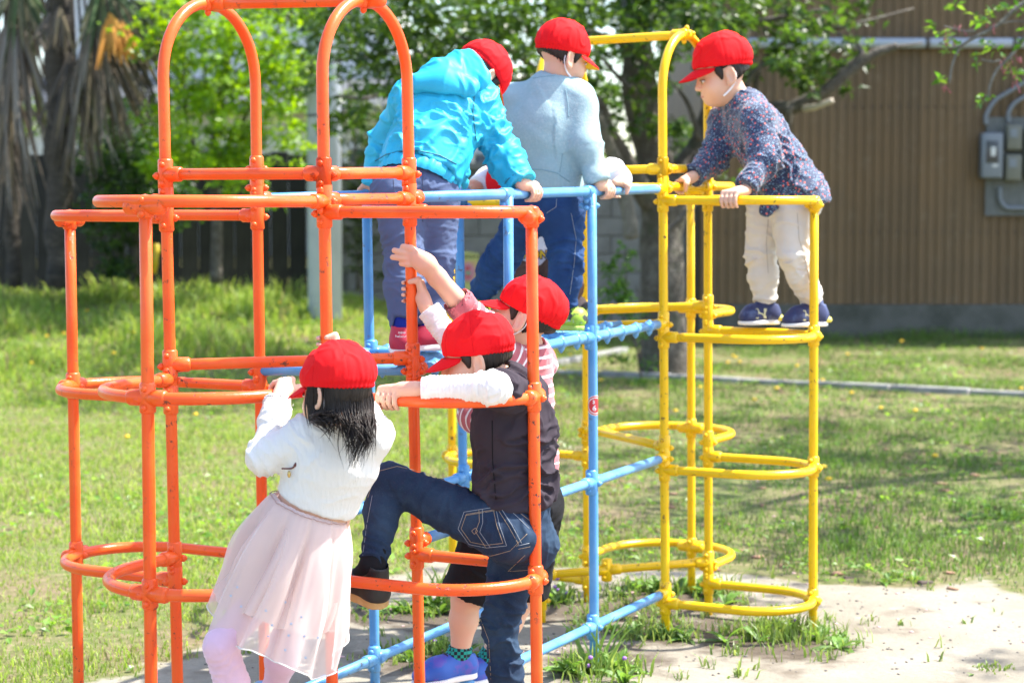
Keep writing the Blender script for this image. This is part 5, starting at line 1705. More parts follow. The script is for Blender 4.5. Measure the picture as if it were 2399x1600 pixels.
def trousers(J, parent, mat, g=.008, name='trousers', upto=(1.0, 1.0), waist=.06, foldk=None, h=.0044, k=.025, cutw=True, th=1.0, cf=1.0):
    S = SDF(*lower_bounds(J), h); sc = J['sc']
    ax = nrm(J['chest'] - J['pel'])
    S.cone(J['pel'] - ax * .02, J['pel'] + ax * .06, .088 * sc + g, .088 * sc + g, k=0, flat=(J['front'], .82))
    for q in 'ab':
        b = J['hip' + q] - J['front'] * .035 - ax * .015
        S.cone(b, b, .060 * sc + g * .6, k=.03)
    for q, u in zip('ab', upto):
        leg_prims(S, J, q, g, k=k, cut=1.0, th=th, cf=cf)
    for q, u in zip('ab', upto):
        kn, an = J['kn' + q], J['an' + q]
        if u > 1.5: continue
        p = kn + (an - kn) * u if u <= 1 else an
        S.cut(p, an - kn, .003, where=(p + nrm(an - kn) * .045, .075))
    if cutw: S.cut(J['pel'] + ax * (waist + .02), ax, .004, where=(J['pel'] + ax * (waist + .06), .105))
    fk = dict(bones=leg_bones(J), amp=.0026, freq=26, seed=len(parent['label']), joints=[(J['kna'], .05), (J['knb'], .05), (J['ana'], .04), (J['anb'], .04)], jamp=.004)
    if foldk: fk.update(foldk)
    return sdf_obj(name, S, mat, parent, fold=fk, it=1)
def sock(J, q, parent, mat, t0=.55, g=.002, name='sock'):
    kn, an = J['kn' + q], J['an' + q]; sc = J['sc']
    a = kn + (an - kn) * t0
    S = SDF(*bounds([a, an, J['toe' + q]], .06), .0032)
    S.cone(a, an, (.040 - .011 * t0) * sc + g - .004, .026 * sc + g, k=0); S.cone(an, an * .3 + J['toe' + q] * .7, .024 * sc + g, .018 * sc, k=.02)
    S.cut(a + (an - kn) * .02, kn - an, .003)
    return sdf_obj(name, S, mat, parent, it=1)[0]
URAIL = np.array([0.475, 0.88, 0]); VRAIL = np.array([0.88, -0.475, 0])
def pole_at(k, y): return pat(k, at(0, y, POSTS[k][3])[2])

# ------------------------------------------------------------------ boy in charcoal tee, front
def boy_tee():
    t = thing('person', 'boy in charcoal tee and dark jeans with one foot up on the orange rail', 'person', at(1210, 1790, 4.72), 'children in red caps on the climbing frame')
    J = JJ(dict(pel=(1212, 1222, 4.70), chest=(1203, 1000, 4.70), neck=(1178, 895, 4.69), front=(-.8, .6, 0),
                sha=(1216, 930, 4.67), ela=(1150, 907, 4.475), wra=(975, 912, 4.50), shb=(1232, 925, 4.80), elb=(1100, 858, 4.90), wrb=(997, 716, 4.925),
                hipa=(1172, 1240, 4.64), kna=(908, 1128, 4.70), ana=(874, 1322, 4.62), hipb=(1222, 1258, 4.76), knb=(1172, 1460, 4.74), anb=(1208, 1752, 4.74),
                toea=(806, 1376, 4.70), toeb=(1125, 1800, 4.80)), 1.0)
    H = Head(at(1113, 836, 4.665), (-.975, .06, -.13), (-.05, 0, 1), .87)
    Ch = at(915, 936, 4.53)
    hands = [dict(W=J['wra'], C=Ch, ax=VRAIL, e1=(.1, -.25, 1), th0=20, th1=190),
             dict(W=J['wrb'], C=pole_at('F', 684), ax=(0, 0, -1), e1=(1, -.35, -.1), th0=-50, th1=-235)]
    body(J, H, t, hands)
    short_hair(H, t, low=-.052); mask = None
    cap(H, t, 1.0, tilt=-.02)
    face(H, t)
    # tee
    S = SDF(*upper_bounds(J), .0042)
    torso_prims(S, J, .014, waist=1.02, depth=.80)
    ax = nrm(J['chest'] - J['pel'])
    S.cone(J['sha'], J['sha'] * .2 + J['ela'] * .8, .050, .047, k=.02); S.cone(J['shb'], J['shb'] * .45 + J['elb'] * .55, .052, .050, k=.02)
    S.cone(J['pel'] + ax * .01, J['pel'] + ax * .08, .108, .104, k=.02, flat=(J['front'], .84))
    S.cut(at(1205, 1188, 4.7), np.array([.16, 0, -1.0]), .004)
    for q in 'ab':
        f_ = .72 if q == 'a' else .55; p = J['sh' + q] * (1 - f_) + J['el' + q] * f_; S.cut(p, J['el' + q] - J['sh' + q], .003, where=(p + nrm(J['el' + q] - J['sh' + q]) * .05, .075))
    neck_hole(S, J, H, .041)
    sh, V, Q = sdf_obj('tee_shirt', S, M_TEE, t, fold=dict(bones=[(J['pel'], J['chest']), (J['sha'], J['ela'])], amp=.0070, freq=15, stretch=2.2, seed=4, joints=[(at(1150, 1130, 4.62), .07), (at(1260, 1120, 4.68), .06), (at(1215, 925, 4.66), .05)], jamp=.010))
    bv = raycaster(V, Q)
    stitch('seam', bv, [(1153, 985), (1154, 1080), (1162, 1170)], .0012, M_BLACKC, sh, off=.0005)
    # ribbed white sleeves
    S = SDF(*upper_bounds(J), .0036)
    for q, u in (('a', .93), ('b', .93)):
        S.cone(J['sh' + q], J['el' + q], .036, .036, k=0); S.cone(J['el' + q], J['wr' + q], .035, .027, k=.02)
        e, w = J['el' + q], J['wr' + q]
        S.cone(e + (w - e) * .80, e + (w - e) * .95, .0305, .030, k=.004)
    for q in 'ab': cuff(S, J, q, .93)
    for q in 'ab':
        e, w = J['el' + q], J['wr' + q]; S.cone(e + (w - e) * .86, w + (w - e) * .1, .0225, .022, k=.002, sub=True)
    V, Q = S.mesh(); V = relax(V, Q, 1)
    bones = [(J['sha'], J['ela']), (J['ela'], J['wra']), (J['shb'], J['elb']), (J['elb'], J['wrb'])]
    V = folds(V, Q, bones, amp=.0022, freq=24, seed=2, joints=[(J['ela'], .05), (J['elb'], .05)], jamp=.005)
    T, D, I = bones_of(V, bones); L_ = np.array([np.linalg.norm(b - a) for a, b in bones])[I] * T
    V = V + vnormals(V, Q) * (.0010 * np.sin(L_ * 2 * np.pi / .0085))[:, None]
    link('undershirt', mesh_of('undershirt', V, Q, M_RIB), t)
    # jeans
    tr, V, Q = trousers(J, t, M_DENIM, g=.003, foldk=dict(amp=.0030, freq=22, jamp=.0065, joints=[(J['kna'] + np.array([.03, 0, -.03]), .05), (at(1175, 1520, 4.72), .10), (J['ana'], .04), (at(1150, 1330, 4.7), .06)]), cf=.92, h=.0038, th=1.0)
    bv = raycaster(V, Q)
    pk = [(1087, 1199), (1161, 1187), (1170, 1230), (1187, 1278), (1140, 1283), (1099, 1275), (1073, 1239), (1087, 1199)]
    def inset(p, s=.9):
        c = np.mean(p, 0); return [tuple(c + (np.array(q) - c) * s) for q in p]
    pocket = None
    lines = [pk, inset(pk, .86), [(1122, 1193), (1123, 1222), (1114, 1245), (1138, 1282)], [(1130, 1192), (1131, 1224), (1124, 1246), (1148, 1281)],
             [(1090, 1207), (1163, 1195)], [(1162, 1186), (1190, 1230), (1215, 1275), (1210, 1280)], [(1171, 1186), (1198, 1228), (1222, 1272)],
             [(1100, 1297), (1150, 1302), (1195, 1290), (1235, 1250)], [(1240, 1335), (1190, 1338), (1230, 1300)], [(1180, 1182), (1212, 1210), (1240, 1238)], [(1190, 1178), (1222, 1204), (1245, 1222)],
             [(862, 1165), (880, 1105), (930, 1092), (1000, 1108), (1060, 1133), (1120, 1150)], [(872, 1160), (859, 1230), (850, 1300)],
             [(1105, 1243), (1114, 1236), (1119, 1244), (1111, 1251), (1105, 1243)], [(1128, 1395), (1126, 1450), (1145, 1500), (1150, 1590)], [(1214, 1278), (1240, 1272)], [(1214, 1286), (1242, 1280)]]
    for k, l in enumerate(lines):
        stitch('stitching', bv, l, .00062, M_THREAD if k % 3 else M_THREADW, tr, n=9, off=.0004)
    for q in 'ab':
        sock(J, q, t, M_BLACKC, .7)
    o, base, L_, r, f, up = shoe('shoe', t, J['ana'], J['toea'], (.10, -.28, .95), [M_SNK, M_TAN, M_TAN], .98, sole_th=.024)
    shoe('shoe', t, J['anb'], J['toeb'], (0, 0, 1), [M_SNK, M_TAN, M_TAN], .98, sole_th=.022)
boy_tee()

# ------------------------------------------------------------------ girl in white top and pink skirt
def girl():
    t = thing('person', 'girl in white top and sheer pink skirt clinging to the orange frame', 'person', at(640, 1640, 4.3), 'children in red caps on the climbing frame')
    J = JJ(dict(pel=(722, 1228, 4.30), chest=(782, 1078, 4.28), neck=(812, 985, 4.27), front=(-.30, .95, 0), legg=-.024,
                sha=(722, 1020, 4.27), ela=(616, 1072, 4.27), wra=(653, 938, 4.40), shb=(866, 1022, 4.28), elb=(884, 1015, 4.46), wrb=(790, 850, 4.57),
                hipa=(692, 1290, 4.29), kna=(517, 1512, 4.22), ana=(585, 1745, 4.30), hipb=(765, 1295, 4.32), knb=(672, 1500, 4.42), anb=(642, 1612, 4.50),
                toea=(520, 1790, 4.42), toeb=(588, 1632, 4.62)), .93)
    H = Head(at(783, 912, 4.25), (-.80, .59, -.06), (.04, 0, 1), .84)
    ca = at(664, 914, 4.454)
    hands = [dict(W=J['wra'], C=ca, ax=(-.475, -.88, 0), e1=(.15, -.35, .9), th0=15, th1=200, sc=.95),
             dict(W=J['wrb'], C=pole_at('E', 814), ax=(0, 0, -1), e1=(1, -.1, -.2), th0=-50, th1=-235, sc=.95)]
    body(J, H, t, hands)
    cap(H, t, 5.0, puff=.002)
    face(H, t)
    mask_loop(H, t, -1)
    S = SDF(*upper_bounds(J), .0042)
    torso_prims(S, J, .007, waist=.92, depth=.80)
    for q in 'ab': arm_prims(S, J, q, .007, up=1.05, fore=1.0, k=.02)
    e, w = J['ela'], J['wra']; S.cone(e + (w - e) * .55, w, .031, .035, k=.01)
    ax = nrm(J['chest'] - J['pel'])
    S.cut(at(735, 1184, 4.28), -ax, .004)
    cuff(S, J, 'a', .97, .06); S.cone(e + (w - e) * .90, w + (w - e) * .15, .031, .034, k=.002, sub=True)
    neck_hole(S, J, H, .046, .01)
    o, V, Q = sdf_obj('white_top', S, M_GAUZE, t, fold=dict(bones=skeleton_bones(J), amp=.0016, freq=24, seed=9, joints=[(J['ela'], .05), (at(640, 990, 4.35), .05), (J['sha'], .05), (at(735, 1060, 4.25), .04)], jamp=.005))
    # skirt: gathered lining and sheer outer layer
    wc = at(726, 1184, 4.285); tilt = ax
    lat = nrm(np.cross(J['front'], tilt)); fw = nrm(np.cross(tilt, lat))
    def skirt(name, mat, hem_c, rx, ry, hem_dz, seed, npl, amp, r0=.078, thick=0.0):
        na, nt_ = 220, 44
        a = np.linspace(0, 2 * np.pi, na, endpoint=False)
        V = []
        for j in range(nt_):
            s = j / (nt_ - 1)
            e_ = s ** .52
            cx = wc * (1 - s) + hem_c * s
            ux = nrm(lat * (1 - s) + np.array([1, 0, 0]) * s); uy = nrm(fw * (1 - s) + np.array([0, 1, 0]) * s)
            ra = r0 * (1 - e_) + rx * e_; rb = r0 * .80 * (1 - e_) + ry * e_
            q = np.stack([np.cos(a) * 2.2, np.sin(a) * 2.2, np.full(na, s * .7 + seed)], 1)
            ph = a * npl + 2.4 * noise(q)
            pl = np.sin(ph) + .5 * np.sin(ph * 2.3 + 1.7) * (1 - s) + .6 * noise(q * 2.6 + 4)
            w_ = 1 + amp * pl * (.10 + .9 * sstep(s / .5)) / np.maximum(ra, .05)
            P = cx + (np.cos(a) * ra * w_)[:, None] * ux + (np.sin(a) * rb * w_)[:, None] * uy
            P = P + np.array([0, 0, 1.0]) * ((hem_dz(a) + .006 * np.sin(ph)) * s ** 1.3)[:, None]
            P = P + (.0005 * np.sin(a * 44 + seed) * (1 - s) ** 6)[:, None] * tilt
            V.append(P)
        V = np.concatenate(V)
        i = np.arange(nt_ - 1)[:, None] * na; j = np.arange(na)[None, :]; j2 = (j + 1) % na
        Q = np.stack([i + j, i + j2, i + na + j2, i + na + j], -1).reshape(-1, 4)
        return obj(name, (V, Q), mat, t), V, Q
    M_LIN = pmat('skirt_lining', (0.82, 0.66, 0.61), .8, var=[(5, (0.84, 0.70, 0.64), .4, .7)], trans=.4)
    m, nt, bs, out = newmat('skirt_tulle'); L = nt.links.new
    bs.inputs['Base Color'].default_value = (.90, .78, .74, 1); bs.inputs['Roughness'].default_value = .8; bs.inputs['Sheen Weight'].default_value = .4
    tr = N(nt, 'ShaderNodeBsdfTransparent'); tl = N(nt, 'ShaderNodeBsdfTranslucent'); tl.inputs[0].default_value = (.90, .79, .75, 1)
    m1 = N(nt, 'ShaderNodeMixShader'); m1.inputs[0].default_value = .45; L(bs.outputs[0], m1.inputs[1]); L(tl.outputs[0], m1.inputs[2])
    m2 = N(nt, 'ShaderNodeMixShader'); m2.inputs[0].default_value = .58; L(tr.outputs[0], m2.inputs[1]); L(m1.outputs[0], m2.inputs[2]); L(m2.outputs[0], out.inputs[0])
    hem1 = lambda a: -.036 * np.cos(a + .7) + .012 * np.sin(3 * a + 1)
    hem2 = lambda a: -.058 * np.cos(a + .75) + .018 * np.sin(3 * a + .6)
    skirt('skirt_lining', M_LIN, at(650, 1420, 4.29), .128, .112, hem1, 2.0, 9, .014)
    sk, V, Q = skirt('skirt', m, at(646, 1484, 4.29), .142, .130, hem2, 7.0, 9, .019, r0=.081)
    rim = V[-220:]; rim = np.concatenate([rim, rim[:1]])
    obj('hem_band', tube(rim, .0016, 5, False), M_GAUZE, sk)
    wb = V[220:440]; wb = np.concatenate([wb, wb[:1]]) + tilt * .004
    obj('waist_seam', tube(wb, .0012, 5, False), pmat('seam_rose', (.42, .28, .26), .8), sk)
    bv = raycaster(V, Q)
    M_STAR = pmat('star_silver', (.36, .46, .60), .35)
    for (x, y) in ((556, 1375), (531, 1358), (541, 1395), (611, 1384), (668, 1410), (592, 1443), (637, 1464), (706, 1445), (682, 1461), (623, 1430), (676, 1488), (628, 1490), (713, 1490), (668, 1522), (745, 1493), (716, 1540), (565, 1420)):
        p = on_surface(bv, x, y, .0015)
        if p is None: continue
        k = np.arange(12); rr = np.where(k % 2 == 0, .0046, .0016); an = k * np.pi / 6 + x
        P = np.concatenate([p + np.stack([rr * np.cos(an), 0 * an, rr * np.sin(an)], 1), [p + np.array([0, -.0006, 0])]])
        obj('star', (P, np.stack([k, (k + 1) % 12, np.full(12, 12)], 1)), M_STAR, sk)
    # tights
    S = SDF(*lower_bounds(J), .0044)
    for q in 'ab': leg_prims(S, J, q, -.002, th=.86)
    S.cone(J['anb'], J['toeb'] * .6 + J['anb'] * .4, .024, .02, k=.02)
    sdf_obj('tights', S, M_TIGHTS, t, fold=dict(bones=leg_bones(J), amp=.0006, freq=50, seed=3, joints=[(J['kna'] - np.array([0, 0, .03]), .05)], jamp=.0022))
    shoe('shoe', t, J['anb'] + np.array([0, 0, -.004]), J['toeb'], (0, -.1, 1), [pmat('shoe_sky', (.16, .30, .46), .5), M_SNW, M_SNW], .85)
    shoe('shoe', t, J['ana'], J['toea'], (0, 0, 1), [bpy.data.materials['shoe_sky'], M_SNW, M_SNW], .85)
    # long hair: cap of hair plus free strands
    ho = short_hair(H, t, low=-.075, sideburn=False, seed=3)
    r = np.random.default_rng(8); mb = MB()
    side = nrm(-H.f * .75 + H.r * .65)
    tips = [(846, 1096), (828, 1108), (820, 1100), (858, 1066), (868, 1050), (880, 1040), (852, 1080), (838, 1090), (874, 1060), (806, 1070), (818, 1092)]
    for k in range(420):
        a = r.uniform(-2.5, 1.1)         # around the nape
        d = -H.f * math.cos(a * .75) + H.r * math.sin(a * .75)
        p0 = H.p(0, -.006, r.uniform(-.015, .012)) + d * .083 * H.sc
        tx, ty = tips[r.integers(0, len(tips))]
        tip = at(tx + r.normal(0, 7), ty + r.normal(0, 12), 4.140 + r.uniform(-.012, .012))
        if a < -1.2: tip = at(792 + r.normal(0, 14), 1010 + r.normal(0, 18), 4.145)
        tip = p0 + (tip - p0) * (r.uniform(.80, 1.04) if a > -1.5 else r.uniform(.6, 1))
        p1 = p0 + np.array([0, 0, -.05]) + d * .006 + np.array([.006, 0, 0])
        p2 = (p1 + tip) / 2 + np.array([r.normal(.003, .004), -.016 + r.normal(0, .004), .0])
        P = smooth_path([p0 + np.array([0, 0, .012]), p1, p2, tip], 5)
        n = len(P); w = .0019 * r.uniform(.6, 1.3)
        rad = w * np.concatenate([np.linspace(.8, 1, n // 2), np.linspace(1, .08, n - n // 2)])
        v, f = tube(P, rad, 4, False, flat=.5); mb.add(v, f)
    for k in range(26):     # front lock
        p0 = H.p(-.066, .022 + r.normal(0, .008), .01); tip = H.p(-.062 + r.normal(0, .003), .022 + r.normal(0, .008), -.075 + r.normal(0, .01))
        P = smooth_path([p0, p0 * .5 + tip * .5 - H.r * .010, tip], 5); n = len(P)
        v, f = tube(P, .0024 * np.linspace(1, .15, n), 4, False); mb.add(v, f)
    mb.build('strands', [M_HAIR], ho)
    # clip on the back of the top
    p = on_surface(raycaster(*[q for q in (np.array([v.co[:] for v in o.data.vertices]), np.array([list(f.vertices) for f in o.data.polygons]))]), 682, 1097, .004)
    if p is not None:
        M_CLIP = pmat('ribbon_brown', (.11, .03, .025), .4)
        clip = obj('ribbon', tube(smooth_path([p + np.array([-.020, -.002, .0]), p, p + np.array([.008, -.003, .006]), p + np.array([.012, -.003, .012])], 4), [.002] * 8 + [.0035] * 5, 6), M_CLIP, t)
        obj('charm', ico(p + np.array([-.004, -.004, -.012]), (.004, .003, .008), 2), pmat('brass', (.55, .38, .14), .3, metallic=.8), clip)
girl()

# ------------------------------------------------------------------ boy in red and white stripes
def boy_stripe():
    t = thing('person', 'boy in red striped shirt, black shorts and blue shoes reaching for the orange post', 'person', at(1100, 1600, 5.12), 'children in red caps on the climbing frame')
    J = JJ(dict(pel=(1226, 1140, 5.14), chest=(1207, 925, 5.14), neck=(1238, 812, 5.13), front=(-.72, .69, 0), legg=-.006,
                sha=(1172, 850, 5.06), ela=(1128, 772, 5.00), wra=(1024, 650, 4.935), shb=(1255, 850, 5.22), elb=(1112, 975, 5.22), wrb=(1180, 1010, 5.06),
                hipa=(1190, 1185, 5.08), kna=(1092, 1400, 5.10), ana=(1077, 1535, 5.12), hipb=(1245, 1185, 5.19), knb=(1222, 1400, 5.22), anb=(1140, 1552, 5.22),
                toea=(968, 1606, 5.04), toeb=(1072, 1604, 5.18)), 1.0)
    H = Head(at(1229, 738, 5.10), (-.86, .25, .38), (.38, 0, .92), .89)
    hx = at(962, 600, 4.94)
    body(J, H, t, [])
    bo = t.children[0]
    # open left hand laid across the post (kept in the same mesh as the body)
    S = SDF(*bounds([at(905, 560, 4.92), at(1090, 730, 5.0)], .06), .0030)
    Yh = 4.913
    A = lambda x, y, d=0.0: at(x, y, Yh + d)
    S.cone(J['wra'] * .6 + J['ela'] * .4, J['wra'], .027, .0225, k=.01); S.cone(J['wra'], A(995, 616), .0225, .024, k=.015, flat=((0, 1, 0), .8))
    S.cone(A(1000, 620), A(978, 600), .024, .018, k=.012); S.cone(A(990, 622), A(974, 614), .018, .014, k=.012)
    for pts, r in (([(985, 596), (962, 583), (945, 579)], .0098), ([(975, 600), (948, 594), (924, 587)], .0082), ([(974, 609), (946, 606), (920, 603)], .0080), ([(978, 618), (957, 620), (940, 618)], .0076)):
        for a, b in zip(pts[:-1], pts[1:]):
            S.cone(A(*a), A(*b, .006 if b == pts[-1] else 0), r, r * .9, k=.003)
    V2, Q2 = S.mesh(); V2 = relax(V2, Q2, 1)
    bm = bmesh.new(); bm.from_mesh(bo.data); m2 = mesh_of('tmp', V2, Q2); bm.from_mesh(m2); bm.to_mesh(bo.data); bm.free(); bpy.data.meshes.remove(m2)
    bo.data.polygons.foreach_set('use_smooth', np.ones(len(bo.data.polygons), bool))
    short_hair(H, t, low=-.05, seed=6); cap(H, t, 9.0); face(H, t); mask_loop(H, t, -1)
    S = SDF(*upper_bounds(J), .0044)
    torso_prims(S, J, .012, depth=.80); ax = nrm(J['chest'] - J['pel'])
    S.cone(J['pel'], J['pel'] + ax * .06, .102, .100, k=.02, flat=(J['front'], .84))
    arm_prims(S, J, 'a', .014, up=1.1, fore=1.05, k=.02, upto=.62); arm_prims(S, J, 'b', .012, k=.02, upto=.8)
    cuff(S, J, 'a', .60, .06); e, w = J['ela'], J['wra']; S.cone(e + (w - e) * .5, w, .034, .036, k=.002, sub=True)
    S.cut(at(1226, 1118, 5.14), np.array([.10, 0, -1.0]), .004); neck_hole(S, J, H, .042)
    def st(V):
        bn = [(J['pel'], J['chest']), (J['chest'], J['neck']), (J['sha'], J['ela']), (J['ela'], J['wra']), (J['shb'], J['elb']), (J['elb'], J['wrb'])]
        T, D, I = bones_of(V, bn)
        s = ((V - J['pel']) * ax).sum(1)
        arm = I >= 2
        s2 = ((V - np.array([bn[i][0] for i in range(6)])[I]) * D).sum(1)
        out = np.where(arm, s2 + .3, s)
        cuffz = (I == 3) & (T > .42)
        return np.where(cuffz, -1, np.where(~arm & (s < .052), -1, out))
    sdf_obj('striped_shirt', S, M_STRIPE, t, fold=dict(bones=skeleton_bones(J), amp=.0024, freq=22, seed=1, joints=[(J['ela'], .05), (at(1285, 1050, 5.1), .07)], jamp=.006), attrs={'st': st})
    S = SDF(*bounds([J['pel']], .13), .0045); S.cone(J['pel'] - ax * .02, J['pel'] + ax * .05, .097, .097, k=0, flat=(J['front'], .84)); S.cut(J['pel'] - ax * .012, -ax, .003); S.cut(J['pel'] + ax * .05, ax, .003)
    sdf_obj('undershirt', S, M_WHITEC, t)
    # shorts
    S = SDF(*bounds([J['pel'], J['hipa'], J['hipb'], J['kna'], J['knb']], .12), .0045)
    S.cone(J['pel'] - ax * .05, J['pel'] + ax * .01, .100, .094, k=0, flat=(J['front'], .85))
    for q in 'ab': S.cone(J['hip' + q], J['kn' + q], .084, .072, k=.03)
    for q in 'ab': S.cut(J['kn' + q] * .97 + J['hip' + q] * .03, J['kn' + q] - J['hip' + q], .003, where=(J['kn' + q] + nrm(J['kn' + q] - J['hip' + q]) * .06, .10))
    for q in 'ab': S.cone(J['kn' + q] * .75 + J['hip' + q] * .25, J['kn' + q] * 1.15 - J['hip' + q] * .15, .064, .066, k=.002, sub=True)
    S.cut(J['pel'] + ax * .006, ax, .003)
    sdf_obj('shorts', S, M_BLACKC, t, fold=dict(bones=leg_bones(J), amp=.003, freq=20, seed=8))
    for q in 'ab': sock(J, q, t, M_CHECK, .80, .003)
    shoe('shoe', t, J['ana'], J['toea'], (0, 0, 1), [M_SNB, M_SNW, M_SNK], 1.0)
    shoe('shoe', t, J['anb'], J['toeb'], (0, 0, 1), [M_SNB, M_SNW, M_SNK], 1.0)
boy_stripe()

# ------------------------------------------------------------------ child in cyan jacket
def boy_jacket():
    t = thing('person', 'child in bright blue hooded jacket bending over the light blue rail', 'person', at(970, 825, 5.3), 'children in red caps on the climbing frame')
    J = JJ(dict(pel=(975, 425, 5.36), chest=(1030, 290, 5.46), neck=(1080, 205, 5.55), front=(.25, .85, -.46),
                sha=(968, 232, 5.54), ela=(906, 330, 5.62), wra=(881, 440, 5.62), shb=(1118, 235, 5.52), elb=(1172, 350, 5.49), wrb=(1222, 432, 5.45),
                hipa=(936, 455, 5.34), kna=(946, 615, 5.29), ana=(943, 768, 5.25), hipb=(1016, 455, 5.38), knb=(1022, 612, 5.36), anb=(1000, 768, 5.30),
                toea=(948, 818, 5.42), toeb=(1050, 818, 5.33)), 1.0)
    H = Head(at(1124, 186, 5.66), (.50, .36, -.80), (.60, .50, .62), .88)
    hands = [dict(W=J['wrb'], C=at(1243, 453, 5.494), ax=URAIL, e1=(.1, -.2, 1), th0=20, th1=190),
             dict(W=J['wra'], C=at(863, 456, 5.63), ax=-URAIL, e1=(0, 0, 1), th0=20, th1=190)]
    body(J, H, t, hands)
    short_hair(H, t, seed=2); cap(H, t, 13.0, lining=M_CAPY); face(H, t); mask_loop(H, t, 1)
    S = SDF(*upper_bounds(J, .12), .0042); ax = nrm(J['chest'] - J['pel'])
    torso_prims(S, J, .016, waist=1.0, depth=.86, k=.035)
    S.cone(J['pel'] + ax * .03, J['pel'] + ax * .10, .106, .112, k=.03, flat=(J['front'], .88))
    for q in 'ab': arm_prims(S, J, q, .014, up=1.08, fore=1.10, k=.025)
    for q in 'ab':
        e, w = J['el' + q], J['wr' + q]; S.cone(e + (w - e) * .45, e + (w - e) * .82, .050, .043, k=.02); S.cone(e + (w - e) * .9, w, .032, .029, k=.012)
    S.cut(J['pel'] + ax * .012, -ax + np.array([0, -.25, 0]), .006)
    S.cone(J['pel'] - ax * .05, J['pel'] + ax * .05, .090, .092, k=.004, flat=(J['front'], .86), sub=True)
    for q in 'ab': cuff(S, J, q, .985, .06)
    fl = at(1086, 385, 5.52)   # unzipped front hanging down
    S.cone(at(1085, 330, 5.52), at(1085, 425, 5.55), .030, .022, k=.03, flat=((1, .3, 0), .6))
    jk, V, Q = sdf_obj('jacket', S, M_JACKET, t, fold=dict(bones=[(J['pel'], J['chest']), (J['chest'], J['neck']), (J['sha'], J['ela']), (J['ela'], J['wra']), (J['shb'], J['elb']), (J['elb'], J['wrb'])], amp=.0066, freq=19, stretch=1.5, seed=21, joints=[(J['elb'], .07), (J['ela'], .06), (at(1115, 290, 5.45), .06), (at(1000, 330, 5.38), .09)], jamp=.005))
    # gathered hem band
    a = np.linspace(0, 2 * np.pi, 140); lat = nrm(np.cross(ax, J['front'])); c0 = J['pel'] + ax * .010
    P = []
    for k, (dz, rr) in enumerate(((.030, 1.03), (.024, 1.075), (.004, 1.075), (-.008, 1.02))):
        wob = 1 + .016 * np.sin(a * 31) + .012 * np.sin(a * 17 + 1)
        P.append(c0 + ax * dz + (np.cos(a) * .102 * rr * wob)[:, None] * lat + (np.sin(a) * .089 * rr * wob)[:, None] * J['front'])
    V = np.concatenate(P); n = 140
    i = np.arange(3)[:, None] * n; j = np.arange(n - 1)[None, :]
    obj('hem_band', (V, np.stack([i + j, i + j + 1, i + n + j + 1, i + n + j], -1).reshape(-1, 4)), M_JACKET, jk)
    # hood lying on the back
    bk = -J['front']; S = SDF(*bounds([at(960, 195, 5.40), at(1125, 140, 5.5)], .12), .0042)
    h0, h1, h2, h3 = at(982, 196, 5.43), at(1030, 172, 5.44), at(1082, 158, 5.48), at(1116, 186, 5.46)
    for a_, b_, ra, rb in ((h0, h1, .034, .046), (h1, h2, .046, .052), (h2, h3, .048, .040)): S.cone(a_, b_, ra, rb, k=.03, flat=(bk, .42))
    S.cone(at(1040, 190, 5.40), at(1098, 204, 5.41), .034, .034, k=.03, flat=(bk, .55)); S.cone(at(985, 192, 5.41), at(1040, 190, 5.40), .026, .034, k=.03, flat=(bk, .55))
    sdf_obj('hood', S, M_JHOOD, jk, fold=dict(bones=[(at(1000, 190, 5.5), at(1100, 170, 5.55))], amp=.003, freq=18, seed=31), it=2)
    M_ZIP = pmat('zip_teal', (.02, .16, .24), .5)
    for q in 'ab':
        e, w = J['el' + q], J['wr' + q]; c = e + (w - e) * .84; d = nrm(w - e); s1 = nrm(np.cross(d, (0, 1, .2))); s2 = np.cross(d, s1)
        obj('cuff_seam', tube(np.array([c + (s1 * math.cos(k) + s2 * math.sin(k)) * .0435 for k in np.linspace(0, 2 * np.pi, 30)]), .0016, 5), M_ZIP, jk)
    bv = raycaster(np.array([v.co[:] for v in jk.data.vertices]), np.array([list(f.vertices) for f in jk.data.polygons]))
    stitch('hood_seam', bv, [(970, 188), (1010, 190), (1060, 194), (1095, 212), (1112, 232)], .0018, M_ZIP, jk)
    stitch('armhole_seam', bv, [(1112, 220), (1108, 260), (1112, 300), (1116, 330)], .0014, M_ZIP, jk)
    stitch('hem_seam', bv, [(878, 378), (905, 362), (945, 354), (985, 354), (1030, 364), (1070, 385)], .0015, M_ZIP, jk)
    # printed lining of the open front
    v = np.array([at(1083, 388, 5.50), at(1092, 374, 5.50), at(1108, 382, 5.50), at(1110, 360, 5.51), at(1106, 350, 5.51), at(1103, 372, 5.505)])
    trs, V, Q = trousers(J, t, M_SLATE, g=.004, foldk=dict(amp=.0026, freq=30, jamp=.008), th=1.06, cf=1.08, waist=.05)
    bv = raycaster(V, Q)
    M_SEAM = pmat('seam_slate', (.06, .075, .13), .8)
    for l in ([(990, 380), (991, 450), (990, 520)], [(922, 420), (924, 450), (940, 468)]): stitch('seam', bv, l, .0010, M_SEAM, trs, off=.0004)
    for q in 'ab': sock(J, q, t, M_BLUSOCK, .82)
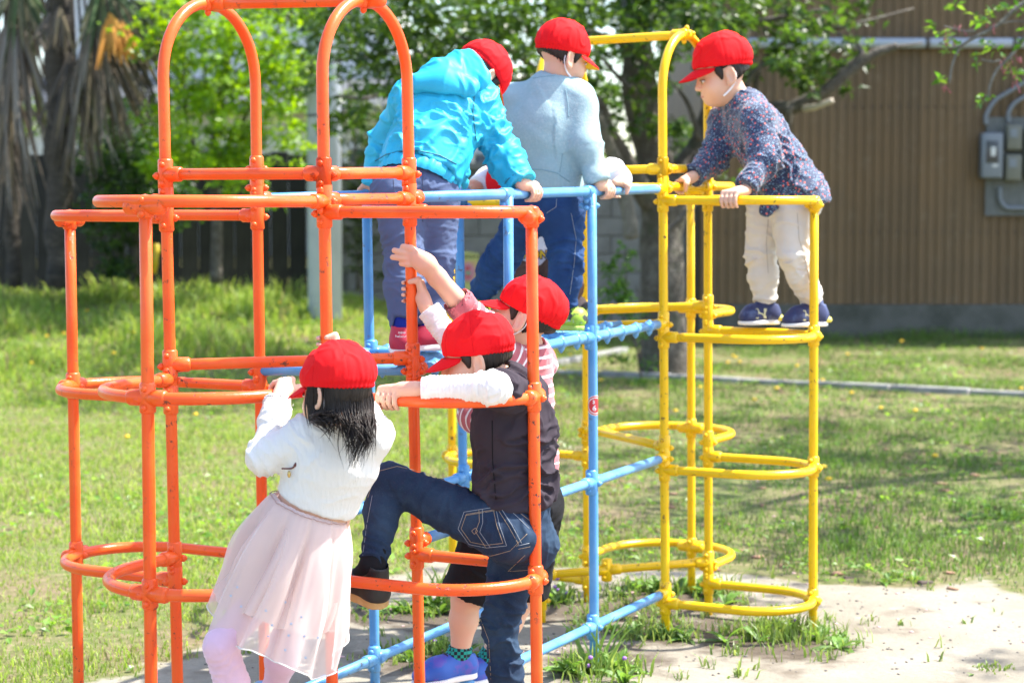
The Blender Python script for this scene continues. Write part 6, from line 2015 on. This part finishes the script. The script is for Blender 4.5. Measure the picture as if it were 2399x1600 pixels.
    for q, a_, tt in (('a', J['ana'], J['toea']), ('b', J['anb'], J['toeb'])):
        o, base, L_, r, f, up = shoe('shoe', t, a_, tt, (0, 0, 1), [M_SNR, M_SNW, M_SNW], 1.0, sole_th=.018)
        v, fa = text_vf('new', .011, .0002); v2, fa2 = text_vf('balance', .011, .0002)
        for (vv, ff, zz) in ((v, fa, .060), (v2, fa2, .049)):
            W = np.array([base(-.052 - .003 * math.cos(p[0] * 40) , 0, 0) for p in vv])
            hw = np.clip(vv[:, 0] / .030, -.98, .98)
            W = np.array([base(-.018 - .0318 * math.cos(math.asin(h_)) - .0006, .0318 * h_, zz + y) for h_, y in zip(hw, vv[:, 1])])
            obj('lettering', (W, ff), M_SNW, o, False)
boy_jacket()

# ------------------------------------------------------------------ boy in pale sweatshirt
def boy_sweat():
    t = thing('person', 'boy in pale aqua sweatshirt and blue jeans standing behind the light blue rail', 'person', at(1310, 780, 5.95), 'children in red caps on the climbing frame')
    J = JJ(dict(pel=(1285, 462, 5.97), chest=(1272, 300, 5.95), neck=(1300, 195, 5.96), front=(.30, .95, -.05),
                sha=(1352, 240, 5.94), ela=(1372, 345, 5.89), wra=(1402, 430, 5.87), shb=(1204, 240, 6.0), elb=(1196, 340, 6.12), wrb=(1180, 432, 6.18),
                hipa=(1318, 488, 5.96), kna=(1326, 608, 5.91), ana=(1322, 722, 5.93), hipb=(1248, 488, 6.02), knb=(1182, 592, 6.05), anb=(1122, 695, 6.16),
                toea=(1378, 774, 5.93), toeb=(1102, 752, 6.28)), 1.0)
    H = Head(at(1322, 130, 5.97), (.88, .44, -.20), (.16, 0, 1), .85)
    hands = [dict(W=J['wra'] + np.array([.004, 0, -.006]), C=at(1416, 448, 5.905), ax=URAIL, e1=(0, -.25, 1), th0=20, th1=190),
             dict(W=J['wrb'], C=at(1160, 450, 6.18), ax=-URAIL, e1=(0, 0, 1), th0=20, th1=190)]
    body(J, H, t, hands)
    short_hair(H, t, low=-.040, seed=4); cap(H, t, 17.0, lining=M_CAPY, tilt=.0); face(H, t); mask_loop(H, t, 1)
    S = SDF(*upper_bounds(J), .0044); ax = nrm(J['chest'] - J['pel'])
    torso_prims(S, J, .014, depth=.82)
    S.cone(J['pel'], J['pel'] + ax * .07, .100, .108, k=.02, flat=(J['front'], .84))
    for q in 'ab': arm_prims(S, J, q, .013, up=1.08, fore=1.05, k=.022)
    S.cut(J['pel'] + ax * .020, -ax, .005)
    for q in 'ab': cuff(S, J, q, .97)
    neck_hole(S, J, H, .043)
    o, V, Q = sdf_obj('sweatshirt', S, M_SWEAT, t, fold=dict(bones=skeleton_bones(J), amp=.0065, freq=10, stretch=1.4, seed=14, ridge=False, joints=[(J['ela'], .05), (J['wra'], .04), (at(1225, 250, 5.9), .07)], jamp=.005))
    bv = raycaster(V, Q)
    M_S2 = pmat('seam_aqua', (.20, .33, .38), .9)
    stitch('hem_seam', bv, [(1235, 396), (1270, 398), (1305, 406), (1335, 426)], .0014, M_S2, o, off=.0005)
    stitch('side_seam', bv, [(1318, 360), (1314, 390), (1312, 404)], .0010, M_S2, o, off=.0004)
    stitch('shoulder_seam', bv, [(1325, 210), (1330, 240), (1332, 275)], .0012, M_S2, o, off=.0004)
    stitch('collar_seam', bv, [(1248, 184), (1272, 180), (1300, 178)], .0012, M_S2, o, off=.0004)
    trs, V, Q = trousers(J, t, M_DENIM2, g=.006, foldk=dict(amp=.0038, freq=22, jamp=.009), cf=1.06)
    bv = raycaster(V, Q)
    stitch('stitching', bv, [(1304, 466), (1303, 485), (1280, 500)], .0009, M_THREADW, trs)
    stitch('stitching', bv, [(1338, 500), (1350, 560), (1345, 620), (1335, 690)], .0008, M_THREADW, trs)
    for q in 'ab':
        sock(J, q, t, M_BLACKC, .8)
        shoe('shoe', t, J['an' + q], J['toe' + q], (0, 0, 1) if q == 'a' else (0, -.3, .95), [M_SNL, pmat('sole_lime' + q, (.40, .52, .08), .6), M_SNK], 1.05, sole_th=.018)
boy_sweat()

# ------------------------------------------------------------------ boy in floral shirt
def boy_floral():
    t = thing('person', 'boy in navy floral shirt and pale trousers leaning on the yellow rail', 'person', at(1830, 770, 6.5), 'children in red caps on the climbing frame')
    J = JJ(dict(pel=(1850, 440, 6.50), chest=(1778, 318, 6.50), neck=(1738, 238, 6.50), front=(-.86, -.05, -.50),
                sha=(1775, 285, 6.40), ela=(1790, 378, 6.33), wra=(1746, 444, 6.25), shb=(1702, 285, 6.60), elb=(1676, 368, 6.55), wrb=(1624, 414, 6.44),
                hipa=(1852, 478, 6.46), kna=(1860, 600, 6.43), ana=(1906, 712, 6.46), hipb=(1800, 478, 6.55), knb=(1784, 600, 6.55), anb=(1794, 712, 6.56),
                toea=(1834, 766, 6.42), toeb=(1732, 761, 6.53)), 1.0)
    H = Head(at(1688, 172, 6.50), (-.965, -.10, -.24), (-.2, 0, 1), .96)
    hands = [dict(W=J['wra'] + np.array([-.004, 0, -.004]), C=at(1712, 470, 6.18), ax=VRAIL, e1=(.1, -.3, 1), th0=20, th1=195),
             dict(W=J['wrb'], C=at(1601, 438, 6.42), ax=URAIL, e1=(.3, 0, 1), th0=-20, th1=-190)]
    body(J, H, t, hands, h=.0034)
    short_hair(H, t, low=-.045, seed=5); cap(H, t, 25.0, tilt=.09, lift=.010, sc=1.0); face(H, t); mask_loop(H, t, -1, low=(.020, -.078))
    S = SDF(*upper_bounds(J, .12), .0044); ax = nrm(J['chest'] - J['pel'])
    torso_prims(S, J, .016, depth=.84)
    S.cone(J['pel'] - ax * .055 + np.array([.004, 0, 0]), J['pel'] + ax * .07, .132, .116, k=.03, flat=(J['front'], .84))
    for q in 'ab': arm_prims(S, J, q, .014, up=1.12, fore=1.06, k=.022)
    e, w = J['sha'], J['ela']; S.cone(e + (w - e) * .7, e + (w - e) * 1.0, .056, .058, k=.006)
    S.cone(at(1815, 450, 6.41), at(1796, 492, 6.385), .040, .022, k=.03, flat=((0, 1, 0), .45))     # hanging front corner
    S.cut(at(1850, 468, 6.5), np.array([-.10, 0, -1.0]), .004, where=(at(1905, 525, 6.5), .125))
    for q in 'ab': cuff(S, J, q, .97)
    neck_hole(S, J, H, .042)
    o, V, Q = sdf_obj('floral_shirt', S, M_FLORAL, t, fold=dict(bones=skeleton_bones(J), amp=.0044, freq=17, stretch=2.0, seed=33, joints=[(J['ela'], .06), (J['elb'], .06), (at(1845, 420, 6.4), .07), (at(1800, 330, 6.4), .05)], jamp=.008))
    # stand collar
    d = nrm(H.c - J['neck']); c0 = J['neck'] + d * .008; s1 = nrm(np.cross(d, (0, 1, 0))); s2 = np.cross(d, s1); a = np.linspace(0, 2 * np.pi, 40)
    V = np.concatenate([c0 + d * z + (np.cos(a) * rr)[:, None] * s1 + (np.sin(a) * rr)[:, None] * s2 for z, rr in ((-.012, .054), (.004, .050), (.016, .047), (.012, .043), (-.006, .044))]); n = 40
    i = np.arange(4)[:, None] * n; j = np.arange(n - 1)[None, :]
    obj('collar', (V, np.stack([i + j, i + j + 1, i + n + j + 1, i + n + j], -1).reshape(-1, 4)), M_FLORAL, o)
    trs, V, Q = trousers(J, t, M_PALE, g=.009, k=.016, foldk=dict(amp=.0040, freq=19, jamp=.0085), cf=.98, th=1.0, waist=.0)
    bv = raycaster(V, Q)
    M_SP = pmat('seam_sand', (.36, .33, .29), .9)
    stitch('seam', bv, [(1868, 500), (1872, 560), (1885, 600), (1898, 660)], .0010, M_SP, trs, off=.0004)
    stitch('seam', bv, [(1800, 515), (1795, 570), (1800, 640)], .0010, M_SP, trs, off=.0004)
    M_NL = pmat('logo_cream', (.62, .60, .36), .5)
    for q in 'ab':
        sock(J, q, t, M_SNN, .85)
        o, base, L_, r, f, up = shoe('shoe', t, J['an' + q] + np.array([0, 0, -.006]), J['toe' + q], (0, 0, 1), [M_SNN, M_SNW, M_SNN], 1.02, sole_th=.017)
        S = SDF(*bounds([base(-.03, 0, .03)], .05), .003); S.cone(base(-.046, 0, .020), base(-.004, 0, .017), .0150, .011, k=0, flat=(r, 2.2)); S.cut(base(0, 0, .012), -up, .003)
        sdf_obj('heel_pad', S, M_SNY, o)
        v, fa = text_vf('N', .050, .0022)
        sd = -1 if np.dot(r, (0, 1, 0)) > 0 else 1
        W = []
        for p in v:
            z_ = .036 + p[1] * .85; x_ = L_ * .22 + p[0] * 1.1 * (-1 if np.dot(f, (1, 0, 0)) < 0 else 1)
            p0 = base(x_, 0, z_)
            hit = o_bv[o.name].ray_cast(Vector(p0 + np.array([0, -.15, 0])), Vector((0, 1, 0)))[0]
            W.append((np.array(hit) if hit is not None else p0) + np.array([0, -.0012, 0]))
        W = np.array(W)
        obj('lettering', (W, fa), M_NL, o, False)
boy_floral()

# ------------------------------------------------------------------ child half hidden behind the boys
def child_hidden():
    t = thing('person', 'half hidden child in white printed shirt facing forward behind the two boys in blue', 'person', at(1330, 760, 6.28), 'children in red caps on the climbing frame')
    J = JJ(dict(pel=(1268, 640, 6.32), chest=(1272, 490, 6.32), neck=(1232, 410, 6.28), front=(-.1, -.99, 0), legg=-.008,
                sha=(1340, 425, 6.28), ela=(1432, 408, 6.22), wra=(1458, 424, 6.06), shb=(1200, 430, 6.28), elb=(1146, 425, 6.24), wrb=(1118, 440, 6.16),
                hipa=(1305, 640, 6.32), kna=(1318, 660, 6.10), ana=(1342, 712, 6.28), hipb=(1238, 640, 6.32), knb=(1220, 720, 6.12), anb=(1230, 755, 6.3),
                toea=(1372, 742, 6.30), toeb=(1220, 775, 6.25)), .95)
    H = Head(at(1198, 392, 6.16), (-.25, -.72, -.64), (-.1, -.6, .78), .90)
    hands = [dict(W=J['wra'], C=at(1446, 446, 5.985), ax=-URAIL, e1=(.3, .3, 1), th0=20, th1=200), dict(W=J['wrb'], C=at(1100, 448, 6.13), ax=URAIL, e1=(0, 0, 1), th0=20, th1=200)]
    body(J, H, t, hands, h=.0044)
    short_hair(H, t); cap(H, t, 29.0); face(H, t)
    S = SDF(*upper_bounds(J), .005); ax = nrm(J['chest'] - J['pel'])
    torso_prims(S, J, .014, depth=.82)
    S.cone(J['pel'], J['pel'] + ax * .07, .106, .104, k=.02, flat=(J['front'], .84))
    for q in 'ab': arm_prims(S, J, q, .016, k=.02)
    for q in 'ab': cuff(S, J, q, .9)
    S.cut(J['pel'] + ax * .0, -ax, .004); neck_hole(S, J, H)
    o, V, Q = sdf_obj('printed_shirt', S, M_WHITEC, t, fold=dict(bones=skeleton_bones(J), amp=.003, freq=18, seed=41))
    bv = raycaster(V, Q)
    v, f = text_vf('POKEMON', .034, .0035); v1, f1 = text_vf('POKEMON', .034, .0012)
    M_TB, M_TY = pmat('print_navy', (.02, .025, .13), .7), pmat('print_yellow', (.80, .55, .02), .7)
    zz = at(0, 598, 6.2)[2]; xx = at(1222, 598, 6.2)[0]
    def onshirt(v, off):
        W = []
        for p in v:
            hit = bv.ray_cast(Vector((xx + p[0], 5.9, zz + p[1])), Vector((0, 1, 0)))[0]
            W.append((xx + p[0], (hit[1] if hit else 6.24) - off, zz + p[1]))
        return np.array(W)
    obj('lettering', (onshirt(v, .0012), f), M_TB, o, False); obj('lettering', (onshirt(v1, .0022), f1), M_TY, o, False)
    hit = on_surface(bv, 1276, 551, .002)
    if hit is not None: obj('print_patch', disc(hit, .009, .006, 14), pmat('print_orange', (.7, .2, .04), .7), o, False)
    trousers(J, t, M_BROWN, g=.012, name='shorts', upto=(.35, .5))
    o, base, L_, r, f, up = shoe('shoe', t, J['ana'], J['toea'], (-.75, .3, .6), [pmat('shoe_taupe', (.20, .14, .12), .6), M_SNK, M_SNK], .95)
    for k in range(4): obj('tread', bbox(base(.0 + k * .018, -.014, -.003) - .008, base(.0 + k * .018, .014, -.003) + .008, .003), M_SNY, o)
    shoe('shoe', t, J['anb'], J['toeb'], (0, 0, 1), [bpy.data.materials['shoe_taupe'], M_SNK, M_SNK], .95)
child_hidden()
# ================================================================== SMALL THINGS ON THE GROUND
def gpt(px, py):
    Y = CAM_H * FPX / max(py - 474.0, 1)
    p = at(px, py, Y); return p
M_WEED = leaf_mat('weed_leaf', trans=0.4, rough=0.45)
def weed(label, px, py, rad, n, hgt, seed, broad=0.5, name='weed_clump', long=0.0, cat='weed', flowers=0, fcol=(.30, .13, .5)):
    c = gpt(px, py); r = np.random.default_rng(seed)
    t = thing(name, label, cat, (c[0], c[1], 0), 'weeds in the sand under the frame')
    n = int(n * .62); rad = rad * 1.15
    nb = int(n * (1 - broad))
    q = r.normal(size=(nb, 2)) * rad * .5
    x, y = c[0] + q[:, 0], c[1] + q[:, 1]
    fall = np.exp(-(q ** 2).sum(1) / (rad ** 2))
    h = hgt * r.uniform(.4, 1.1, nb) * (.4 + .6 * fall)
    v, fs, col = blades(x, y, h, .005 + .003 * r.uniform(size=nb), rand_cols(nb, (.12, .22, .035), (.26, .33, .09), seed), 1.0, seed, z=np.zeros(nb))
    mb = MB(); mb.add(v, fs); cols = [col]
    nl = n - nb
    if nl:
        # rosettes of lance-shaped leaves rising from several crowns
        k = max(2, nl // 9); cr = r.normal(size=(k, 2)) * rad * .45
        for i in range(nl):
            b = np.array([c[0] + cr[i % k, 0], c[1] + cr[i % k, 1], 0.0]); a = r.uniform(0, 2 * np.pi); L_ = hgt * r.uniform(.6, 1.25); el = r.uniform(.3, 1.2)
            d = np.array([math.cos(a) * math.cos(el), math.sin(a) * math.cos(el), math.sin(el)]); s = np.array([-math.sin(a), math.cos(a), 0]) * L_ * r.uniform(.09, .15)
            T = np.linspace(0, 1, 5)[:, None]; P = b + d * L_ * T - np.array([0, 0, L_ * .45]) * T ** 2
            w = np.array([.25, .9, 1, .6, .05])[:, None]
            V = np.stack([P - s * w, P - np.array([0, 0, .05]) * L_ * w, P + s * w], 1).reshape(-1, 3)
            Q = np.array([(j * 3 + e, j * 3 + e + 1, j * 3 + e + 4, j * 3 + e + 3) for j in range(4) for e in (0, 1)])
            mb.add(V, Q); cols.append(np.tile(np.array((.115, .22, .04)) * r.uniform(.6, 1.6), (15, 1)))
    for i in range(int(long)):
        b = np.array([c[0] + r.normal(0, rad * .3), c[1] + r.normal(0, rad * .3), 0.0]); a = r.uniform(0, 2 * np.pi); L_ = hgt * r.uniform(1.6, 2.6)
        T = np.linspace(0, 1, 6)[:, None]; P = b + np.array([math.cos(a) * .45, math.sin(a) * .3, 1.0]) * L_ * T - np.array([0, 0, .35 * L_]) * T ** 3
        s = np.array([.0035, 0.001, 0]); w = np.array([1, 1, 1, .8, .5, .05])[:, None]
        V = np.stack([P - s * w, P + s * w], 1).reshape(-1, 3)
        mb.add(V, np.array([(j * 2, j * 2 + 1, j * 2 + 3, j * 2 + 2) for j in range(5)])); cols.append(np.tile(np.array((.12, .21, .045)) * r.uniform(.7, 1.4), (12, 1)))
    me = mesh_of('leaves', *mb.vf(), M_WEED, smooth=False); set_col(me, np.concatenate(cols)); o = link('leaves', me, t)
    for i in range(flowers):
        p = c + np.array([r.normal(0, rad * .4), r.normal(0, rad * .3), hgt * r.uniform(.4, .9)])
        v, f = ico(p, (.008, .006, .007), 1); obj('flower', (v, f), FLM(fcol), t)
    return t
_fl = {}
def FLM(c):
    if c not in _fl: _fl[c] = pmat('petal_%d' % len(_fl), c, .6)
    return _fl[c]
weed('lush grass clump at the foot of the right yellow corner post', 1850, 1500, .17, 620, .10, 1, .12, flowers=2)
weed('weeds spreading round the inner yellow posts behind the lowest yellow hoop', 1668, 1395, .16, 300, .10, 2, .45)
weed('leafy weeds on the sand between the blue and the yellow posts', 1500, 1395, .15, 240, .09, 3, .55)
weed('tall thin bladed weed at the foot of the front blue post', 1400, 1590, .13, 420, .11, 4, .3, long=14, flowers=3)
weed('broad leaved weed with small violet flowers right of the leaning boy', 1318, 1415, .09, 120, .10, 5, .7, flowers=5)
weed('small weed rosette beside the middle blue rail', 1500, 1480, .08, 110, .06, 6, .6)
weed('ragged weeds at the foot of the front yellow arch post', 1560, 1500, .12, 240, .08, 7, .4)
weed('tall stalk weed behind the orange post and the raised knee', 1015, 1440, .10, 160, .12, 8, .55, long=8)
weed('dark grass clump between the orange post and the striped boy', 1020, 1545, .10, 260, .09, 9, .2, flowers=1)
weed('low flat weed patch left of the striped boy on the sand', 905, 1440, .09, 120, .05, 10, .6)
weed('sparse weeds along the blue rail foot under the skirt', 905, 1560, .12, 120, .04, 11, .2)
weed('single small weed on the bare sand right of the corner post', 1965, 1505, .035, 50, .05, 12, .5)
weed('dry little tuft on the open sand at lower right', 2330, 1580, .06, 90, .035, 13, .1)
weed('round leafy weed on the sand edge at the right', 2110, 1365, .09, 150, .06, 14, .5)
weed('bushy weed in the thin lawn at far right', 2365, 1215, .13, 200, .09, 15, .55)

def mini_weeds():
    r = np.random.default_rng(44); C = []; bx = []; by = []
    for (x_, y_) in HUM:
        p = gpt(x_, y_)
        for _ in range(10):
            q = p[:2] + r.normal(size=2) * .20; n = r.integers(4, 16)
            bx += list(q[0] + r.normal(size=n) * .018); by += list(q[1] + r.normal(size=n) * .018)
    for _ in range(45):
        q = np.array((r.uniform(-.8, 2.0), r.uniform(5.9, 7.3))); n = r.integers(3, 9)
        bx += list(q[0] + r.normal(size=n) * .012); by += list(q[1] + r.normal(size=n) * .012)
    bx = np.array(bx); by = np.array(by); n = len(bx)
    v, fs, c = blades(bx, by, r.uniform(.015, .055, n), r.uniform(.004, .010, n), rand_cols(n, (.11, .20, .035), (.25, .31, .09), 3), 1.1, 4, z=np.zeros(n))
    me = mesh_of('sand_grass', v, fs, M_WEED, smooth=False); set_col(me, c)
    tag(link('sand_grass', me), 'sparse short grass sprouting from the bare sand', 'grass', kind='stuff')
mini_weeds()
def scatter(name, label, cat, n, region, make, mat, seed):
    r = np.random.default_rng(seed); mb = MB()
    k = 0
    while k < n:
        x, y = region(r)
        if abs(x) > .28 * y: continue
        v, f = make(r, x, y); mb.add(v, f); k += 1
    o = mb.build(name, mat); tag(o, label, cat, kind='stuff'); return o
def chip(r, x, y, s0, s1, zf=.25):
    v, f = ico((0, 0, 0), 1.0, 1); s = r.uniform(s0, s1); v = v * np.array([s * r.uniform(.7, 1.5), s, s * zf]); a = r.uniform(0, 6.28)
    v = np.stack([v[:, 0] * math.cos(a) - v[:, 1] * math.sin(a), v[:, 0] * math.sin(a) + v[:, 1] * math.cos(a), v[:, 2]], 1)
    return v + np.array([x, y, float(gz(np.array([x]), np.array([y]))[0]) + s * zf * .6]), f
sandy = lambda r: (r.uniform(-1.1, 2.1), r.uniform(5.75, 7.5))
scatter('pebbles', 'tiny grey pebbles scattered on the pale sand', 'pebbles', 700, sandy, lambda r, x, y: chip(r, x, y, .0015, .006, .5), [pmat('pebble', (.17, .15, .13), .9)], 1)
scatter('fallen_petals', 'faded pink petals lying on the sand and thin lawn', 'petals', 170, lambda r: (r.uniform(-.6, 2.6), r.uniform(5.8, 10)), lambda r, x, y: chip(r, x, y, .005, .010), [pmat('petal_pink', (.62, .40, .40), .8)], 2)
scatter('dead_leaves', 'dry brown leaves scattered over the right hand lawn', 'dead leaves', 330, lambda r: (r.uniform(.1, 4.6), r.uniform(7.0, 18.5)), lambda r, x, y: chip(r, x, y, .014, .034, .22), [pmat('dead_leaf', (.24, .125, .07), .8, var=[(9, (.40, .25, .15), .4, .7)])], 3)
def dand(r, x, y):
    z = float(gz(np.array([x]), np.array([y]))[0]) + r.uniform(.04, .09)
    return ico((x, y, z), (.019, .019, .010), 1)
scatter('dandelions', 'yellow dandelion heads dotted over the lawn', 'dandelions', 75, lambda r: (r.uniform(-4.5, 4.6), r.uniform(8.5, 19)), dand, [pmat('dandelion', (.75, .48, .01), .6)], 4)
def clover(r, x, y):
    v, f = ico((0, 0, 0), 1.0, 1); s = r.uniform(.02, .05); v = v * np.array([s, s, s * .35]); return v + np.array([x, y, .025]), f
M_TWIG = pmat('twig_brown', (.07, .05, .04), .9)
def twig(label, pts, rad):
    P = smooth_path([gpt(*p) + np.array([0, 0, rad]) for p in pts], 6)
    c = P.mean(0); o = obj('twig', tube(P, np.linspace(rad, rad * .5, len(P)), 6), M_TWIG); tag(o, label, 'twig', 'twigs on the sand'); return o
twig('long thin twig lying on the sand in front of the grass clump', [(1768, 1541), (1810, 1548), (1853, 1559)], .004)
twig('short twig on the sand right of the long one', [(1928, 1567), (1968, 1562)], .004)
twig('dark stub of wood on the sand edge far right', [(2152, 1376), (2184, 1373)], .014)
twig('dark stick stub on the sand right of the yellow post', [(1978, 1362), (2000, 1361)], .011)
twig('curved dark twig on the sand by the weeds at the front', [(1600, 1560), (1640, 1556), (1680, 1548)], .005)
